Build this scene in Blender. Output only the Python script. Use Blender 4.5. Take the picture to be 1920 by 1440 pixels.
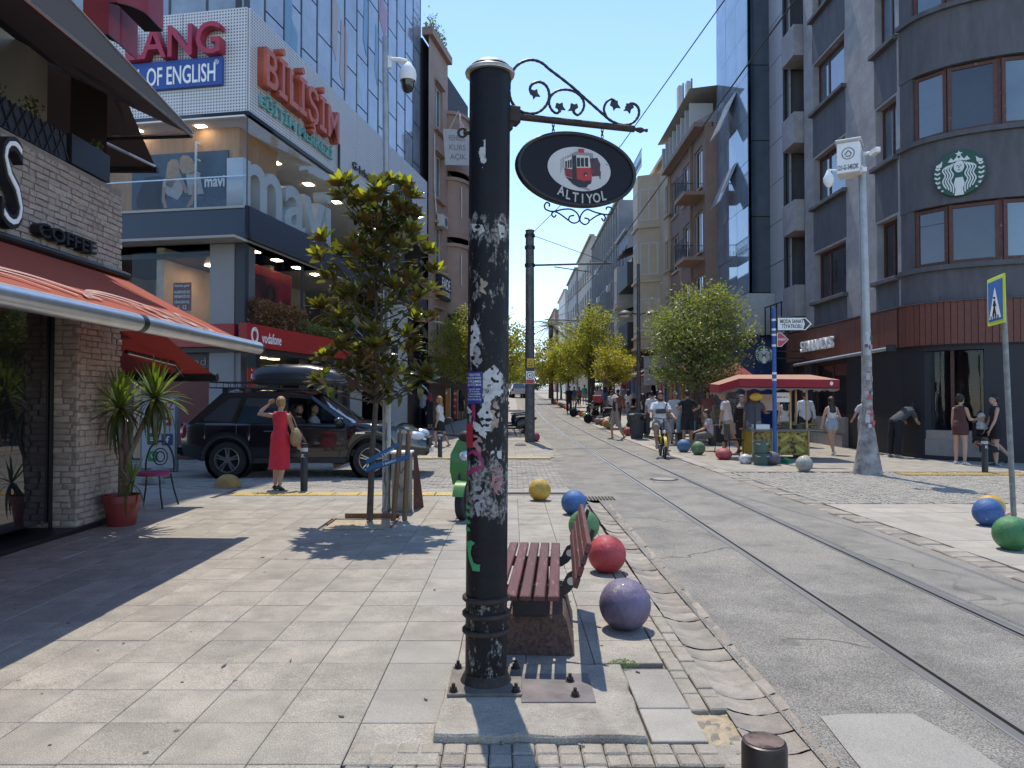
import bpy, bmesh, math, random
from mathutils import Vector, Matrix, noise
random.seed(7)
R = math.radians
for o in list(bpy.data.objects): bpy.data.objects.remove(o)
SC = bpy.context.scene
COL = SC.collection
# ---------------------------------------------------------------- camera, sky, sun, exposure
CAM_H, FPX, HORIZ = 1.5, 1390.0, 748.0          # eye height, focal length and horizon in photo pixels (1920 wide)
PITCH = math.atan((HORIZ-720)/FPX)
cd = bpy.data.cameras.new('camera'); cam = bpy.data.objects.new('camera', cd); COL.objects.link(cam)
cd.sensor_width = 36; cd.lens = FPX/1920*36; cd.clip_start = .05; cd.clip_end = 2000
cam.location = (0, 0, CAM_H); cam.rotation_euler = (math.pi/2+PITCH, 0, 0)
SC.camera = cam
SUN_EL, SUN_AZ = R(67), R(-9)
W = bpy.data.worlds.new('World'); SC.world = W; W.use_nodes = True
nt = W.node_tree; nt.nodes.clear()
sky = nt.nodes.new('ShaderNodeTexSky'); sky.sky_type = 'NISHITA'; sky.sun_disc = False
sky.sun_elevation = SUN_EL; sky.sun_rotation = SUN_AZ; sky.air_density = .8; sky.dust_density = .05; sky.ozone_density = 2.6
bg = nt.nodes.new('ShaderNodeBackground'); bg.inputs[1].default_value = .147
wo = nt.nodes.new('ShaderNodeOutputWorld')
nt.links.new(sky.outputs[0], bg.inputs[0]); nt.links.new(bg.outputs[0], wo.inputs[0])
sd = bpy.data.lights.new('sun', 'SUN'); sd.energy = 2.15; sd.angle = R(.53); sd.color = (1, .93, .81)
sun = bpy.data.objects.new('sun', sd); COL.objects.link(sun)
sv = Vector((math.cos(SUN_EL)*math.sin(SUN_AZ), math.cos(SUN_EL)*math.cos(SUN_AZ), math.sin(SUN_EL)))
sun.rotation_euler = sv.to_track_quat('Z', 'Y').to_euler(); sun.location = sv*60
SC.view_settings.view_transform = 'Standard'; SC.view_settings.look = 'None'
SC.view_settings.exposure = 1.13; SC.view_settings.gamma = 1; SC.view_settings.use_curve_mapping = False
SC.cycles.max_bounces = 8; SC.cycles.transparent_max_bounces = 16
SC.cycles.caustics_reflective = False; SC.cycles.caustics_refractive = False
# ---------------------------------------------------------------- where things are
def sstep(a, b, t):
 t = min(1, max(0, (t-a)/(b-a))); return t*t*(3-2*t)
def zg(y):                                   # the street climbs gently beyond the junction
 if y < 18: return 0.
 if y < 30: return .026*(y-18)**2/24
 return .026*(y-24)
def xs(y): return -.55*sstep(18, 42, y)      # and bends a little to the left
def ray(px, py):
 d = Vector(((px-960)/FPX, 1, (720-py)/FPX))
 return Matrix.Rotation(PITCH, 3, 'X') @ d
def at(px, py, y):                           # point seen at a pixel, y metres up the street
 d = ray(px, py); return Vector((0, 0, CAM_H)) + d*(y/d.y)
def atx(px, py, x):                          # ... on the plane at x metres to the right
 d = ray(px, py); return Vector((0, 0, CAM_H)) + d*(x/d.x)
def gnd(px, py):                             # ... on the ground
 d = ray(px, py); f = lambda y: CAM_H+d.z/d.y*y-zg(y); y = 1.
 while f(y) > 0 and y < 200: y += .5
 lo, hi = y-.5, y
 for i in range(30):
  m_ = (lo+hi)/2
  if f(m_) > 0: lo = m_
  else: hi = m_
 return Vector((d.x/d.y*hi, hi, zg(hi)))
# ---------------------------------------------------------------- materials
MATS = {}
def mat(name, col=(.5, .5, .5), rough=.6, metal=0., var=.12, scale=6., bump=0., bscale=None, rnd=0., spec=.5, col2=None, c2=(.5, .62),
  c2scale=None, emit=0., trans=0., coat=0., stretch=None, speck=0., sub=0., sps=260):
 if name in MATS: return MATS[name]
 m = bpy.data.materials.new(name); m.use_nodes = True; MATS[name] = m
 n = m.node_tree.nodes; l = m.node_tree.links; p = n['Principled BSDF']
 p.inputs['Roughness'].default_value = rough; p.inputs['Metallic'].default_value = metal
 p.inputs['Specular IOR Level'].default_value = spec
 if trans: p.inputs['Transmission Weight'].default_value = trans
 if coat: p.inputs['Coat Weight'].default_value = coat; p.inputs['Coat Roughness'].default_value = .05
 if emit:
  p.inputs['Emission Color'].default_value = (*col, 1); p.inputs['Emission Strength'].default_value = emit
 tc = n.new('ShaderNodeTexCoord'); oi = n.new('ShaderNodeObjectInfo'); co = tc.outputs['Object']
 if rnd or True:
  va = n.new('ShaderNodeVectorMath'); va.operation = 'MULTIPLY_ADD'
  l.new(oi.outputs['Random'], va.inputs[0]); va.inputs[1].default_value = (37, 61, 23); l.new(co, va.inputs[2]); co = va.outputs[0]
 if stretch:
  mp = n.new('ShaderNodeMapping'); mp.inputs['Scale'].default_value = stretch; l.new(co, mp.inputs[0]); co = mp.outputs[0]
 def noise_(sc, det=5):
  t = n.new('ShaderNodeTexNoise'); t.inputs['Scale'].default_value = sc; t.inputs['Detail'].default_value = det; t.inputs['Roughness'].default_value = .65
  l.new(co, t.inputs['Vector']); return t
 def ramp(src, a, b, ca, cb):
  r = n.new('ShaderNodeValToRGB'); r.color_ramp.elements[0].position = a; r.color_ramp.elements[1].position = b
  r.color_ramp.elements[0].color = (*ca, 1); r.color_ramp.elements[1].color = (*cb, 1); l.new(src, r.inputs[0]); return r.outputs[0]
 def mixc(f, a, b, bt='MIX'):
  x = n.new('ShaderNodeMix'); x.data_type = 'RGBA'; x.blend_type = bt
  if hasattr(f, 'links'): l.new(f, x.inputs[0])
  else: x.inputs[0].default_value = f
  for s, v in ((x.inputs[6], a), (x.inputs[7], b)):
   if hasattr(v, 'links'): l.new(v, s)
   else: s.default_value = (*v, 1)
  return x.outputs[2]
 c = None
 if var:
  t = noise_(scale); lo = tuple(k*(1-var) for k in col); hi = tuple(min(1, k*(1+var)) for k in col)
  c = ramp(t.outputs[0], .3, .7, lo, hi)
 if col2 is not None:
  t2 = noise_(c2scale or scale*.6, 8)
  c = mixc(ramp(t2.outputs[0], c2[0], c2[1], (0, 0, 0), (1, 1, 1)), c if c is not None else col, col2)
 if speck:
  t3 = noise_(sps, 2); c = mixc(1., c if c is not None else col, ramp(t3.outputs[0], .35, .65, (1-speck,)*3, (1+speck,)*3), 'MULTIPLY')
 if rnd:
  mr = n.new('ShaderNodeMapRange'); mr.inputs[3].default_value = 1-rnd; mr.inputs[4].default_value = 1+rnd
  l.new(oi.outputs['Random'], mr.inputs[0])
  cmb = n.new('ShaderNodeCombineColor'); [l.new(mr.outputs[0], cmb.inputs[i]) for i in range(3)]
  c = mixc(1., c if c is not None else col, cmb.outputs[0], 'MULTIPLY')
 if c is None: p.inputs['Base Color'].default_value = (*col, 1)
 else: l.new(c, p.inputs['Base Color'])
 if sub: p.inputs['Subsurface Weight'].default_value = sub; p.inputs['Subsurface Radius'].default_value = (.02, .008, .004)
 if bump:
  t = noise_(bscale or scale*3, 6); b = n.new('ShaderNodeBump'); b.inputs['Strength'].default_value = bump; b.inputs['Distance'].default_value = .02
  l.new(t.outputs[0], b.inputs['Height']); l.new(b.outputs[0], p.inputs['Normal'])
 return m
def leafmat(name, top, back, rnd=.25, rough=.4, tl=.3):
 if name in MATS: return MATS[name]
 m = mat(name, top, rough, var=.25, scale=3, rnd=rnd); n = m.node_tree.nodes; l = m.node_tree.links; p = n['Principled BSDF']
 src = p.inputs['Base Color'].links[0].from_socket
 g = n.new('ShaderNodeNewGeometry'); x = n.new('ShaderNodeMix'); x.data_type = 'RGBA'
 mr = n.new('ShaderNodeMapRange'); mr.inputs[3].default_value = .6; mr.inputs[4].default_value = 1.45; l.new(g.outputs['Random Per Island'], mr.inputs[0])
 vm = n.new('ShaderNodeVectorMath'); vm.operation = 'SCALE'; l.new(src, vm.inputs[0]); l.new(mr.outputs[0], vm.inputs['Scale']); src = vm.outputs[0]
 l.new(g.outputs['Backfacing'], x.inputs[0]); l.new(src, x.inputs[6]); x.inputs[7].default_value = (*back, 1); l.new(x.outputs[2], p.inputs['Base Color'])
 t = n.new('ShaderNodeBsdfTranslucent'); t.inputs[0].default_value = (min(1, top[0]*2.6+.05), min(1, top[1]*2.6+.04), top[2]*.6, 1)
 ms = n.new('ShaderNodeMixShader'); ms.inputs[0].default_value = tl
 o = n['Material Output']; l.new(p.outputs[0], ms.inputs[1]); l.new(t.outputs[0], ms.inputs[2]); l.new(ms.outputs[0], o.inputs[0])
 return m
def clothmat(name, col, back=None, tl=.35, rough=.85):                # awning cloth that lets some light through
 if name in MATS: return MATS[name]
 m = mat(name, col, rough, var=.06, scale=4); n = m.node_tree.nodes; l = m.node_tree.links; p = n['Principled BSDF']
 t = n.new('ShaderNodeBsdfTranslucent'); t.inputs[0].default_value = (*[min(1, k*1.1) for k in (back or col)], 1)
 ms = n.new('ShaderNodeMixShader'); ms.inputs[0].default_value = tl
 l.new(p.outputs[0], ms.inputs[1]); l.new(t.outputs[0], ms.inputs[2]); l.new(ms.outputs[0], n['Material Output'].inputs[0]); return m
def glassmat(name, tint=(.03, .04, .05), clear=.0, rough=.02, spec=.8, wob=0., rnd=0.):
 """window glass: glossy reflection over a dark room, or see-through by 'clear'"""
 if name in MATS: return MATS[name]
 m = mat(name, tint, rough, var=.3, scale=.7, spec=spec, rnd=rnd, bump=wob, bscale=.7); n = m.node_tree.nodes; l = m.node_tree.links; p = n['Principled BSDF']
 p.inputs['IOR'].default_value = 1.7
 if clear:
  t = n.new('ShaderNodeBsdfTransparent'); t.inputs[0].default_value = (.9, .92, .93, 1); ms = n.new('ShaderNodeMixShader'); gl = n.new('ShaderNodeBsdfGlossy'); gl.inputs['Roughness'].default_value = .01
  lw = n.new('ShaderNodeLayerWeight'); lw.inputs[0].default_value = .5; pw = n.new('ShaderNodeMath'); pw.operation = 'POWER'; pw.inputs[1].default_value = 4.; l.new(lw.outputs['Facing'], pw.inputs[0])
  ma = n.new('ShaderNodeMath'); ma.operation = 'MULTIPLY_ADD'; ma.inputs[1].default_value = .5; ma.inputs[2].default_value = (1-clear)*.4; l.new(pw.outputs[0], ma.inputs[0]); l.new(ma.outputs[0], ms.inputs[0]); l.new(t.outputs[0], ms.inputs[1]); l.new(gl.outputs[0], ms.inputs[2]); l.new(ms.outputs[0], n['Material Output'].inputs[0])
 return m
# ---------------------------------------------------------------- mesh building
WO = {}
class MB:
 def __init__(s, M=None): s.v = []; s.f = []; s.M = M
 def add(s, vs, fs):
  k = len(s.v)
  s.v += [tuple(s.M @ Vector(p)) for p in vs] if s.M is not None else [tuple(p) for p in vs]
  s.f += [[i+k for i in f] for f in fs]; return s
 def bx(s, x0, x1, y0, y1, z0, z1):
  return s.add([(x0,y0,z0),(x1,y0,z0),(x1,y1,z0),(x0,y1,z0),(x0,y0,z1),(x1,y0,z1),(x1,y1,z1),(x0,y1,z1)],
     [(0,3,2,1),(4,5,6,7),(0,1,5,4),(1,2,6,5),(2,3,7,6),(3,0,4,7)])
 def cbx(s, x0, x1, y0, y1, z0, z1, b):      # chamfered box
  vs = []
  for z, i in ((z0, b), (z0+b, 0), (z1-b, 0), (z1, b)):
   vs += [(x0+i,y0+i,z),(x1-i,y0+i,z),(x1-i,y1-i,z),(x0+i,y1-i,z)]
  fs = [(3,2,1,0),(12,13,14,15)]
  for r in range(3):
   for k in range(4): a = r*4+k; c = r*4+(k+1) % 4; fs.append((a, c, c+4, a+4))
  return s.add(vs, fs)
 def obx(s, c, sx, sy, sz, rot=None, b=0):     # box about c, turned by a 3x3
  q = MB(); (q.cbx(-sx/2, sx/2, -sy/2, sy/2, -sz/2, sz/2, b) if b else q.bx(-sx/2, sx/2, -sy/2, sy/2, -sz/2, sz/2))
  c = Vector(c); return s.add([c+(rot @ Vector(p) if rot is not None else Vector(p)) for p in q.v], q.f)
 def loft(s, rings, caps=True, closed=True):
  n = len(rings[0]); vs = [p for r in rings for p in r]; fs = []
  for i in range(len(rings)-1):
   for k in range(n if closed else n-1): a = i*n+k; b = i*n+(k+1) % n; fs.append((a, b, b+n, a+n))
  if caps: fs.append(tuple(range(n-1, -1, -1))); fs.append(tuple(range((len(rings)-1)*n, len(rings)*n)))
  return s.add(vs, fs)
 def tube(s, pts, r, n=8, caps=True, flat=1.):
  pts = [Vector(p) for p in pts]; rings = []; up = None
  for i, p in enumerate(pts):
   t = (pts[min(i+1, len(pts)-1)]-pts[max(i-1, 0)])
   if t.length < 1e-9: t = Vector((0, 0, 1))
   t.normalize()
   if up is None: up = Vector((0, 0, 1)) if abs(t.z) < .9 else Vector((0, 1, 0))
   a = t.cross(up)
   if a.length < 1e-6: up = Vector((1, 0, 0)); a = t.cross(up)
   a.normalize(); b = a.cross(t).normalized(); up = b
   rr = r[i] if isinstance(r, (list, tuple)) else r
   rings.append([p+a*rr*math.cos(2*math.pi*k/n)+b*rr*flat*math.sin(2*math.pi*k/n) for k in range(n)])
  return s.loft(rings, caps)
 def cyl(s, p0, p1, r0, r1=None, n=12): return s.tube([p0, p1], [r0, r0 if r1 is None else r1], n)
 def ell(s, c, r, nu=16, nv=10, z0=-1, z1=1):
  if not isinstance(r, (tuple, list)): r = (r, r, r)
  a0, a1 = math.asin(z0), math.asin(z1); rings = []
  for j in range(nv+1):
   t = a0+(a1-a0)*j/nv; cr = max(math.cos(t), 1e-4)
   rings.append([(c[0]+r[0]*cr*math.cos(2*math.pi*k/nu), c[1]+r[1]*cr*math.sin(2*math.pi*k/nu), c[2]+r[2]*math.sin(t)) for k in range(nu)])
  return s.loft(rings)
 def lathe(s, c, prof, n=24, caps=True):
  return s.loft([[(c[0]+r*math.cos(2*math.pi*k/n), c[1]+r*math.sin(2*math.pi*k/n), c[2]+z) for k in range(n)] for r, z in prof], caps)
 def prism(s, poly, w0, w1):                # polygon in the local xy plane from w0 to w1 along z
  n = len(poly); vs = [(x, y, w0) for x, y in poly]+[(x, y, w1) for x, y in poly]
  fs = [tuple(range(n-1, -1, -1)), tuple(range(n, 2*n))]+[(k, (k+1) % n, (k+1) % n+n, k+n) for k in range(n)]
  return s.add(vs, fs)
 def poly(s, pts): return s.add(pts, [tuple(range(len(pts)))])
 def wall(s, u0, u1, v0, v1, holes, w0=-.25, w1=0., back=False):   # wall with openings in facade coordinates (u along, v up, w out)
  us = sorted({u0, u1, *[min(max(h[k], u0), u1) for h in holes for k in (0, 1)]}); vv = sorted({v0, v1, *[min(max(h[k], v0), v1) for h in holes for k in (2, 3)]})
  for j in range(len(vv)-1):
   b, d = vv[j], vv[j+1]; run = None
   for i in range(len(us)):
    solid = i < len(us)-1 and not any(h[0] <= (us[i]+us[i+1])/2 <= h[1] and h[2] <= (b+d)/2 <= h[3] for h in holes)
    if solid and run is None: run = us[i]
    if not solid and run is not None:
     s.add([(run,b,w1),(us[i],b,w1),(us[i],d,w1),(run,d,w1)], [(0,1,2,3)]); run = None
  for h in holes:
   a, c, b, d = h[:4]
   s.add([(a,b,w1),(c,b,w1),(c,d,w1),(a,d,w1),(a,b,w0),(c,b,w0),(c,d,w0),(a,d,w0)], [(0,4,5,1),(1,5,6,2),(2,6,7,3),(3,7,4,0)])
  return s
 def mesh(s, name, sh=None):
  me = bpy.data.meshes.new(name); me.from_pydata(s.v, [], s.f); me.validate(); me.update()
  if sh:
   me.polygons.foreach_set('use_smooth', [True]*len(me.polygons))
   if sh != 1: me.set_sharp_from_angle(angle=R(sh))
  return me
 def build(s, name, m, parent=None, sh=None, local=False, fix=False):
  if fix or not parent or True:
   pass
  if parent is not None:
   off = Vector((0, 0, 0)) if local else WO.get(parent.name, Vector((0, 0, 0)))
  else:
   if local: off = Vector((0, 0, 0))
   else:
    xsv = [p[0] for p in s.v]; ysv = [p[1] for p in s.v]; zsv = [p[2] for p in s.v]
    off = Vector(((min(xsv)+max(xsv))/2, (min(ysv)+max(ysv))/2, min(zsv)))
  if off.length: s.v = [(p[0]-off.x, p[1]-off.y, p[2]-off.z) for p in s.v]
  me = s.mesh(name, sh); o = bpy.data.objects.new(name, me); COL.objects.link(o)
  if m is not None: me.materials.append(m)
  if parent is not None: o.parent = parent; WO[o.name] = WO.get(parent.name, Vector())
  else: o.location = off; WO[o.name] = off.copy()
  return o
def recalc(o):
 b = bmesh.new(); b.from_mesh(o.data); bmesh.ops.recalc_face_normals(b, faces=b.faces); b.to_mesh(o.data); b.free(); return o
def tag(o, label=None, cat=None, group=None, kind=None):
 for k, v in (('label', label), ('category', cat), ('group', group), ('kind', kind)):
  if v: o[k] = v
 return o
def thing(name, label, cat, loc=(0, 0, 0), group=None, rz=0, kind=None):
 o = bpy.data.objects.new(name, None); COL.objects.link(o); o.location = loc; o.rotation_euler = (0, 0, rz); o.empty_display_size = .2
 WO[o.name] = Vector(loc); return tag(o, label, cat, group, kind)
def inst(name, me, parent, M, m=None):          # a piece with shared mesh data placed by a matrix (world coordinates)
 o = bpy.data.objects.new(name, me); COL.objects.link(o); o.parent = parent
 o.matrix_basis = Matrix.Translation(-WO.get(parent.name, Vector())) @ M
 WO[o.name] = (M.to_translation()); return o
def copy_tree(o, parent=None):
 c = o.copy(); COL.objects.link(c); c.parent = parent
 for ch in o.children: copy_tree(ch, c)
 return c
def T(x, y, z): return Matrix.Translation((x, y, z))
def RZ(a): return Matrix.Rotation(a, 4, 'Z')
def frame(o, u):                                # facade frame: x along the wall, y up, z out of it
 u = Vector((u[0], u[1], 0)).normalized(); v = Vector((0, 0, 1)); w = u.cross(v)
 M = Matrix(((u.x, v.x, w.x, o[0]), (u.y, v.y, w.y, o[1]), (u.z, v.z, w.z, o[2]), (0, 0, 0, 1))); return M
TMP = bpy.data.scenes.new('scratch')
def text_mesh(s, h, ext=.01, off=0., sx=1., bev=0., space=1.):
 c = bpy.data.curves.new('lettering', 'FONT'); c.body = s; c.size = h/.72; c.extrude = ext; c.offset = off*h; c.bevel_depth = bev; c.align_x = 'LEFT'; c.resolution_u = 3
 c.space_character = space
 o = bpy.data.objects.new('lettering', c); TMP.collection.objects.link(o)
 with bpy.context.temp_override(scene=TMP, view_layer=TMP.view_layers[0]):
  dg = bpy.context.evaluated_depsgraph_get(); me = bpy.data.meshes.new_from_object(o.evaluated_get(dg))
 bpy.data.objects.remove(o); bpy.data.curves.remove(c)
 if len(me.vertices): me.transform(Matrix.Scale(sx, 4, (1, 0, 0)))
 return me
def ext_x(me): xs_ = [v.co.x for v in me.vertices]; return (min(xs_), max(xs_)) if xs_ else (0, 0)
def text(name, s, h, m, parent, M, ext=.01, off=0., sx=1., width=None, split=False, centre=True, w=0., curve=None):
 """lettering lying in frame M (x right, y up, z out); width fits it; split makes each letter a part"""
 full = text_mesh(s, h, ext, off, sx); a, b = ext_x(full); k = 1.
 if width: k = width/(b-a)
 shift = -(a+b)/2*k if centre else -a*k
 if not split:
  full.transform(T(shift, 0, w) @ Matrix.Scale(k, 4, (1, 0, 0))); full.materials.append(m); full.name = name
  return inst(name, full, parent, M)
 out = []
 for i, ch in enumerate(s):
  if ch == ' ': continue
  pre = text_mesh(s[:i+1], h, ext, off, sx); one = text_mesh(ch, h, ext, off, sx)
  dx = ext_x(pre)[1]-ext_x(one)[1]; bpy.data.meshes.remove(pre)
  one.transform(T(shift+dx*k, 0, w) @ Matrix.Scale(k, 4, (1, 0, 0)))
  if curve: one.transform(curve(one))
  one.materials.append(m); one.name = name; out.append(inst(name, one, parent, M))
 return out
WINC = {}
def window(parent, M, w, h, fm, gm, kind='two', depth=.12, ft=.055, sill=None, name='window'):
 """window part (frame) with a pane sub-part; origin at its bottom left corner on the wall face"""
 key = (round(w, 3), round(h, 3), kind, fm.name, gm.name, depth, ft)
 if key not in WINC:
  f = MB(); z0, z1 = -depth-.05, -depth
  f.bx(0, w, 0, ft, z0, z1).bx(0, w, h-ft, h, z0, z1).bx(0, ft, ft, h-ft, z0, z1).bx(w-ft, w, ft, h-ft, z0, z1)
  bars = {'one': [], 'two': [.5], 'three': [1/3, 2/3], 'four': [.25, .5, .75], 'left': [.33], 'right': [.67], 'grid': [.5]}[kind]
  for b in bars: f.bx(w*b-ft*.5, w*b+ft*.5, ft, h-ft, z0+.004, z1-.004)
  if kind == 'grid': f.bx(ft, w-ft, h*.68-ft/2, h*.68+ft/2, z0+.008, z1-.008)
  g = MB(); g.add([(ft*.5, ft*.5, z0+.02), (w-ft*.5, ft*.5, z0+.02), (w-ft*.5, h-ft*.5, z0+.02), (ft*.5, h-ft*.5, z0+.02)], [(0,1,2,3)])
  fme = f.mesh('window'); fme.materials.append(fm); gme = g.mesh('pane'); gme.materials.append(gm); WINC[key] = (fme, gme)
 fme, gme = WINC[key]; o = inst(name, fme, parent, M)
 p = bpy.data.objects.new('pane', gme); COL.objects.link(p); p.parent = o; return o
def fac(px, py, M):                                # where a pixel's ray meets a facade plane, in facade (u, v)
 o = M.to_translation(); u = M.col[0].xyz; n = M.col[2].xyz; d = ray(px, py); c = Vector((0, 0, CAM_H))
 p = c+d*((o-c).dot(n)/d.dot(n))-o; return p.dot(u), p.z
M_iron = mat('black_iron', (.02, .019, .02), .45, .2, var=.3, scale=10, bump=.15, bscale=60)
M_rust = mat('rusty_iron', (.045, .032, .027), .7, .3, var=.4, scale=25, bump=.3, bscale=80)
M_white = mat('white_paint', (.75, .75, .73), .6, var=.08, scale=5)
M_paper = mat('torn_paper', (.46, .455, .44), .9, var=.15, scale=40, col2=(.2, .2, .21), c2=(.5, .7), c2scale=30)
# ================================================================ ground, road, pavements
M_ground = mat('dusty_ground', (.24, .23, .21), .9, var=.2, scale=.4)
M_asph = mat('worn_asphalt', (.215, .2, .175), .9, var=.3, scale=2.2, speck=.6, sps=120, bump=.55, bscale=150, col2=(.28, .258, .22), c2=(.48, .66), c2scale=.6)
def cracks(m, dark, sc, wid, lo, hi):                 # thin wandering cracks over a ground material
 n = m.node_tree.nodes; l = m.node_tree.links; p = n['Principled BSDF']; src = p.inputs['Base Color'].links[0].from_socket; tc = n.new('ShaderNodeTexCoord')
 ns = n.new('ShaderNodeTexNoise'); ns.inputs['Scale'].default_value = 2.5; l.new(tc.outputs['Object'], ns.inputs[0]); ad = n.new('ShaderNodeVectorMath'); ad.operation = 'MULTIPLY_ADD'; l.new(ns.outputs['Color'], ad.inputs[0]); ad.inputs[1].default_value = (.5, .5, .5); l.new(tc.outputs['Object'], ad.inputs[2])
 vo = n.new('ShaderNodeTexVoronoi'); vo.feature = 'DISTANCE_TO_EDGE'; vo.inputs['Scale'].default_value = sc; l.new(ad.outputs[0], vo.inputs['Vector'])
 mr = n.new('ShaderNodeMapRange'); mr.inputs[1].default_value = 0; mr.inputs[2].default_value = wid; mr.inputs[3].default_value = 1; mr.inputs[4].default_value = 0; l.new(vo.outputs['Distance'], mr.inputs[0])
 n2 = n.new('ShaderNodeTexNoise'); n2.inputs['Scale'].default_value = .6; l.new(tc.outputs['Object'], n2.inputs[0]); m2 = n.new('ShaderNodeMapRange'); m2.inputs[1].default_value = lo; m2.inputs[2].default_value = hi; l.new(n2.outputs[0], m2.inputs[0])
 mu = n.new('ShaderNodeMath'); mu.operation = 'MULTIPLY'; l.new(mr.outputs[0], mu.inputs[0]); l.new(m2.outputs[0], mu.inputs[1]); x = n.new('ShaderNodeMix'); x.data_type = 'RGBA'; l.new(mu.outputs[0], x.inputs[0]); l.new(src, x.inputs[6]); x.inputs[7].default_value = (*dark, 1); l.new(x.outputs[2], p.inputs['Base Color'])
cracks(M_asph, (.07, .066, .06), .55, .012, .48, .6)
M_patch = mat('concrete_patch', (.29, .272, .24), .85, var=.12, scale=2, speck=.3, bump=.3, bscale=90)
M_slab = mat('granite_slab', (.315, .284, .236), .75, var=.16, scale=2.2, rnd=.07, speck=.38, sps=170, bump=.15, bscale=70, col2=(.215, .195, .163), c2=(.42, .68), c2scale=3.2)
M_slabg = mat('grey_slab', (.285, .264, .228), .75, var=.16, scale=2.6, rnd=.07, speck=.25, bump=.12, bscale=70)
M_paver = mat('small_paver', (.3, .265, .215), .88, var=.2, scale=9, rnd=.08, speck=.35, bump=.4, bscale=60)
M_gutter = mat('gutter_stone', (.3, .262, .215), .85, var=.3, scale=4, rnd=.1, speck=.25, bump=.35, bscale=40, col2=(.2, .178, .15), c2=(.45, .65))
M_joint = mat('joint_sand', (.2, .175, .145), .95, var=.25, scale=20)
M_cobble = mat('cobble', (.33, .298, .25), .8, var=.3, scale=5, speck=.3, bump=.3, bscale=50)
M_block = mat('paving_block', (.29, .265, .225), .85, var=.25, scale=3, speck=.3, bump=.3, bscale=50)
M_yel = mat('tactile_yellow', (.52, .37, .1), .7, var=.2, scale=5, col2=(.42, .36, .25), c2=(.5, .7), c2scale=6)
M_rail = mat('polished_rail', (.38, .365, .345), .4, .85, var=.15, scale=3, stretch=(1, .1, 1))
M_groove = mat('rail_groove', (.05, .042, .036), .8, var=.3, scale=20)
M_sand = mat('sand', (.42, .34, .23), .95, var=.3, scale=20, bump=.8, bscale=60)
def strip(name, x0, x1, y0, y1, dz, m, bend=True, parent=None, st=2., thick=.0):
 b = MB(); n = max(1, int((y1-y0)/st)); ys = [y0+(y1-y0)*i/n for i in range(n+1)]
 L = []; Rr = []
 for y in ys:
  s = xs(y) if bend else 0; L.append((x0+s, y, zg(y)+dz)); Rr.append((x1+s, y, zg(y)+dz))
 b.add(L+Rr, [(i, i+n+1, i+n+2, i+1) for i in range(n)])
 return b.build(name, m, parent)
tag(strip('ground', -90, 90, -14, 320, -.15, M_ground, False, st=6), kind='structure')
road = tag(strip('road', 1.3, 2.245, -4, 220, -.02, M_asph), kind='structure')
tag(strip('road_between_rails', 2.355, 3.245, -4, 220, -.02, M_asph, parent=road))
tag(strip('road_edge', 3.355, 4.25, -4, 220, -.02, M_asph, parent=road))
for cx, s in ((2.3, 1), (3.3, -1)):                     # grooved tram rails
 ra = thing('tram_rail', 'near steel tram rail with dark groove, the left of the two' if s == 1 else 'steel tram rail farther from the benches, the right of the two', 'rail', (cx, 3, -.05), kind='structure')
 head = MB(); gr = MB(); n = 70
 def sec(pts):
  rings = []
  for i in range(n+1):
   y = -4+(i/n)**1.5*220; rings.append([(cx+s*a+xs(y), y, zg(y)+b) for a, b in pts])
  return rings
 head.loft(sec([(-.056, -.06), (-.056, -.017), (-.05, -.012), (.0, -.012), (.006, -.018), (.006, -.06)]), closed=False, caps=False)
 head.loft(sec([(.034, -.06), (.034, -.017), (.056, -.016), (.056, -.03)]), closed=False, caps=False)
 gr.loft(sec([(.004, -.048), (.036, -.048)]), closed=False, caps=False)
 recalc(head.build('rail_head', M_rail, ra)); gr.build('rail_groove', M_groove, ra)
pt = MB()                                               # lighter patch on the asphalt, bottom right
pt.add([(*p, -.014) for p in [(1.38, 2.2), (2.1, 2.2), (2.02, 2.9), (2.0, 3.3), (1.93, 3.6), (1.62, 3.6), (1.47, 3.57), (1.44, 3.2)]], [tuple(range(8))])
tag(pt.build('asphalt_patch', M_patch), kind='structure')
mh = thing('manhole', 'round manhole sunk in the asphalt between the tram rails', 'manhole', (gnd(1245, 897).x, gnd(1245, 897).y, -.02))
mx, my = mh.location.x, mh.location.y
MB().lathe((mx, my, -.016), [(.27, 0), (.27, .004), (.215, .004)], 28, False).build('ring', M_groove, mh); MB().lathe((mx, my, -.014), [(.21, 0), (.21, .008), (.001, .008)], 28).build('cover', M_patch, mh)
gd = thing('drain_grate', 'dark drain grate across the gutter beside the blue ball', 'grate', (1.2, 11.3, -.03))
for i in range(12): MB().bx(.98+i*.05, 1.0+i*.05, 11.15, 11.5, -.025, -.004).build('bar', M_groove, gd)
# ---- left pavement
pave = tag(strip('pavement', -5.6, 1.06, 0, 12.45, -.03, M_joint, False, st=20), kind='structure')
S = .39
sl = MB().cbx(-S/2+.0015, S/2-.0015, -S/2+.0015, S/2-.0015, -.05, 0, .003).mesh('slab'); sl.materials.append(M_slab)
slg = sl.copy(); slg.materials.clear(); slg.materials.append(M_slabg)
cells = []
for i in range(-12, 4):
 for j in range(-3, 24):
  x = -.70+S*(i+.5); y = 3.465+S*(j-.5)
  if y-S/2 > 12.3 or x+S/2 < -5.3: continue
  if x > -.70 and y < 3.27: continue
  if -.36 < x < .62 and y < 4.16: continue
  if x > .5 and y < 4.1: continue
  if -2.25 < x < -1.4 and 8.6 < y < 9.4: continue
  if y > 11.15 and x > -4.5: continue
  cells.append((x, y))
cells.sort(key=lambda c: c[0]**2+c[1]**2+(30 if abs(c[0]) > c[1]*.75 else 0))
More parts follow.
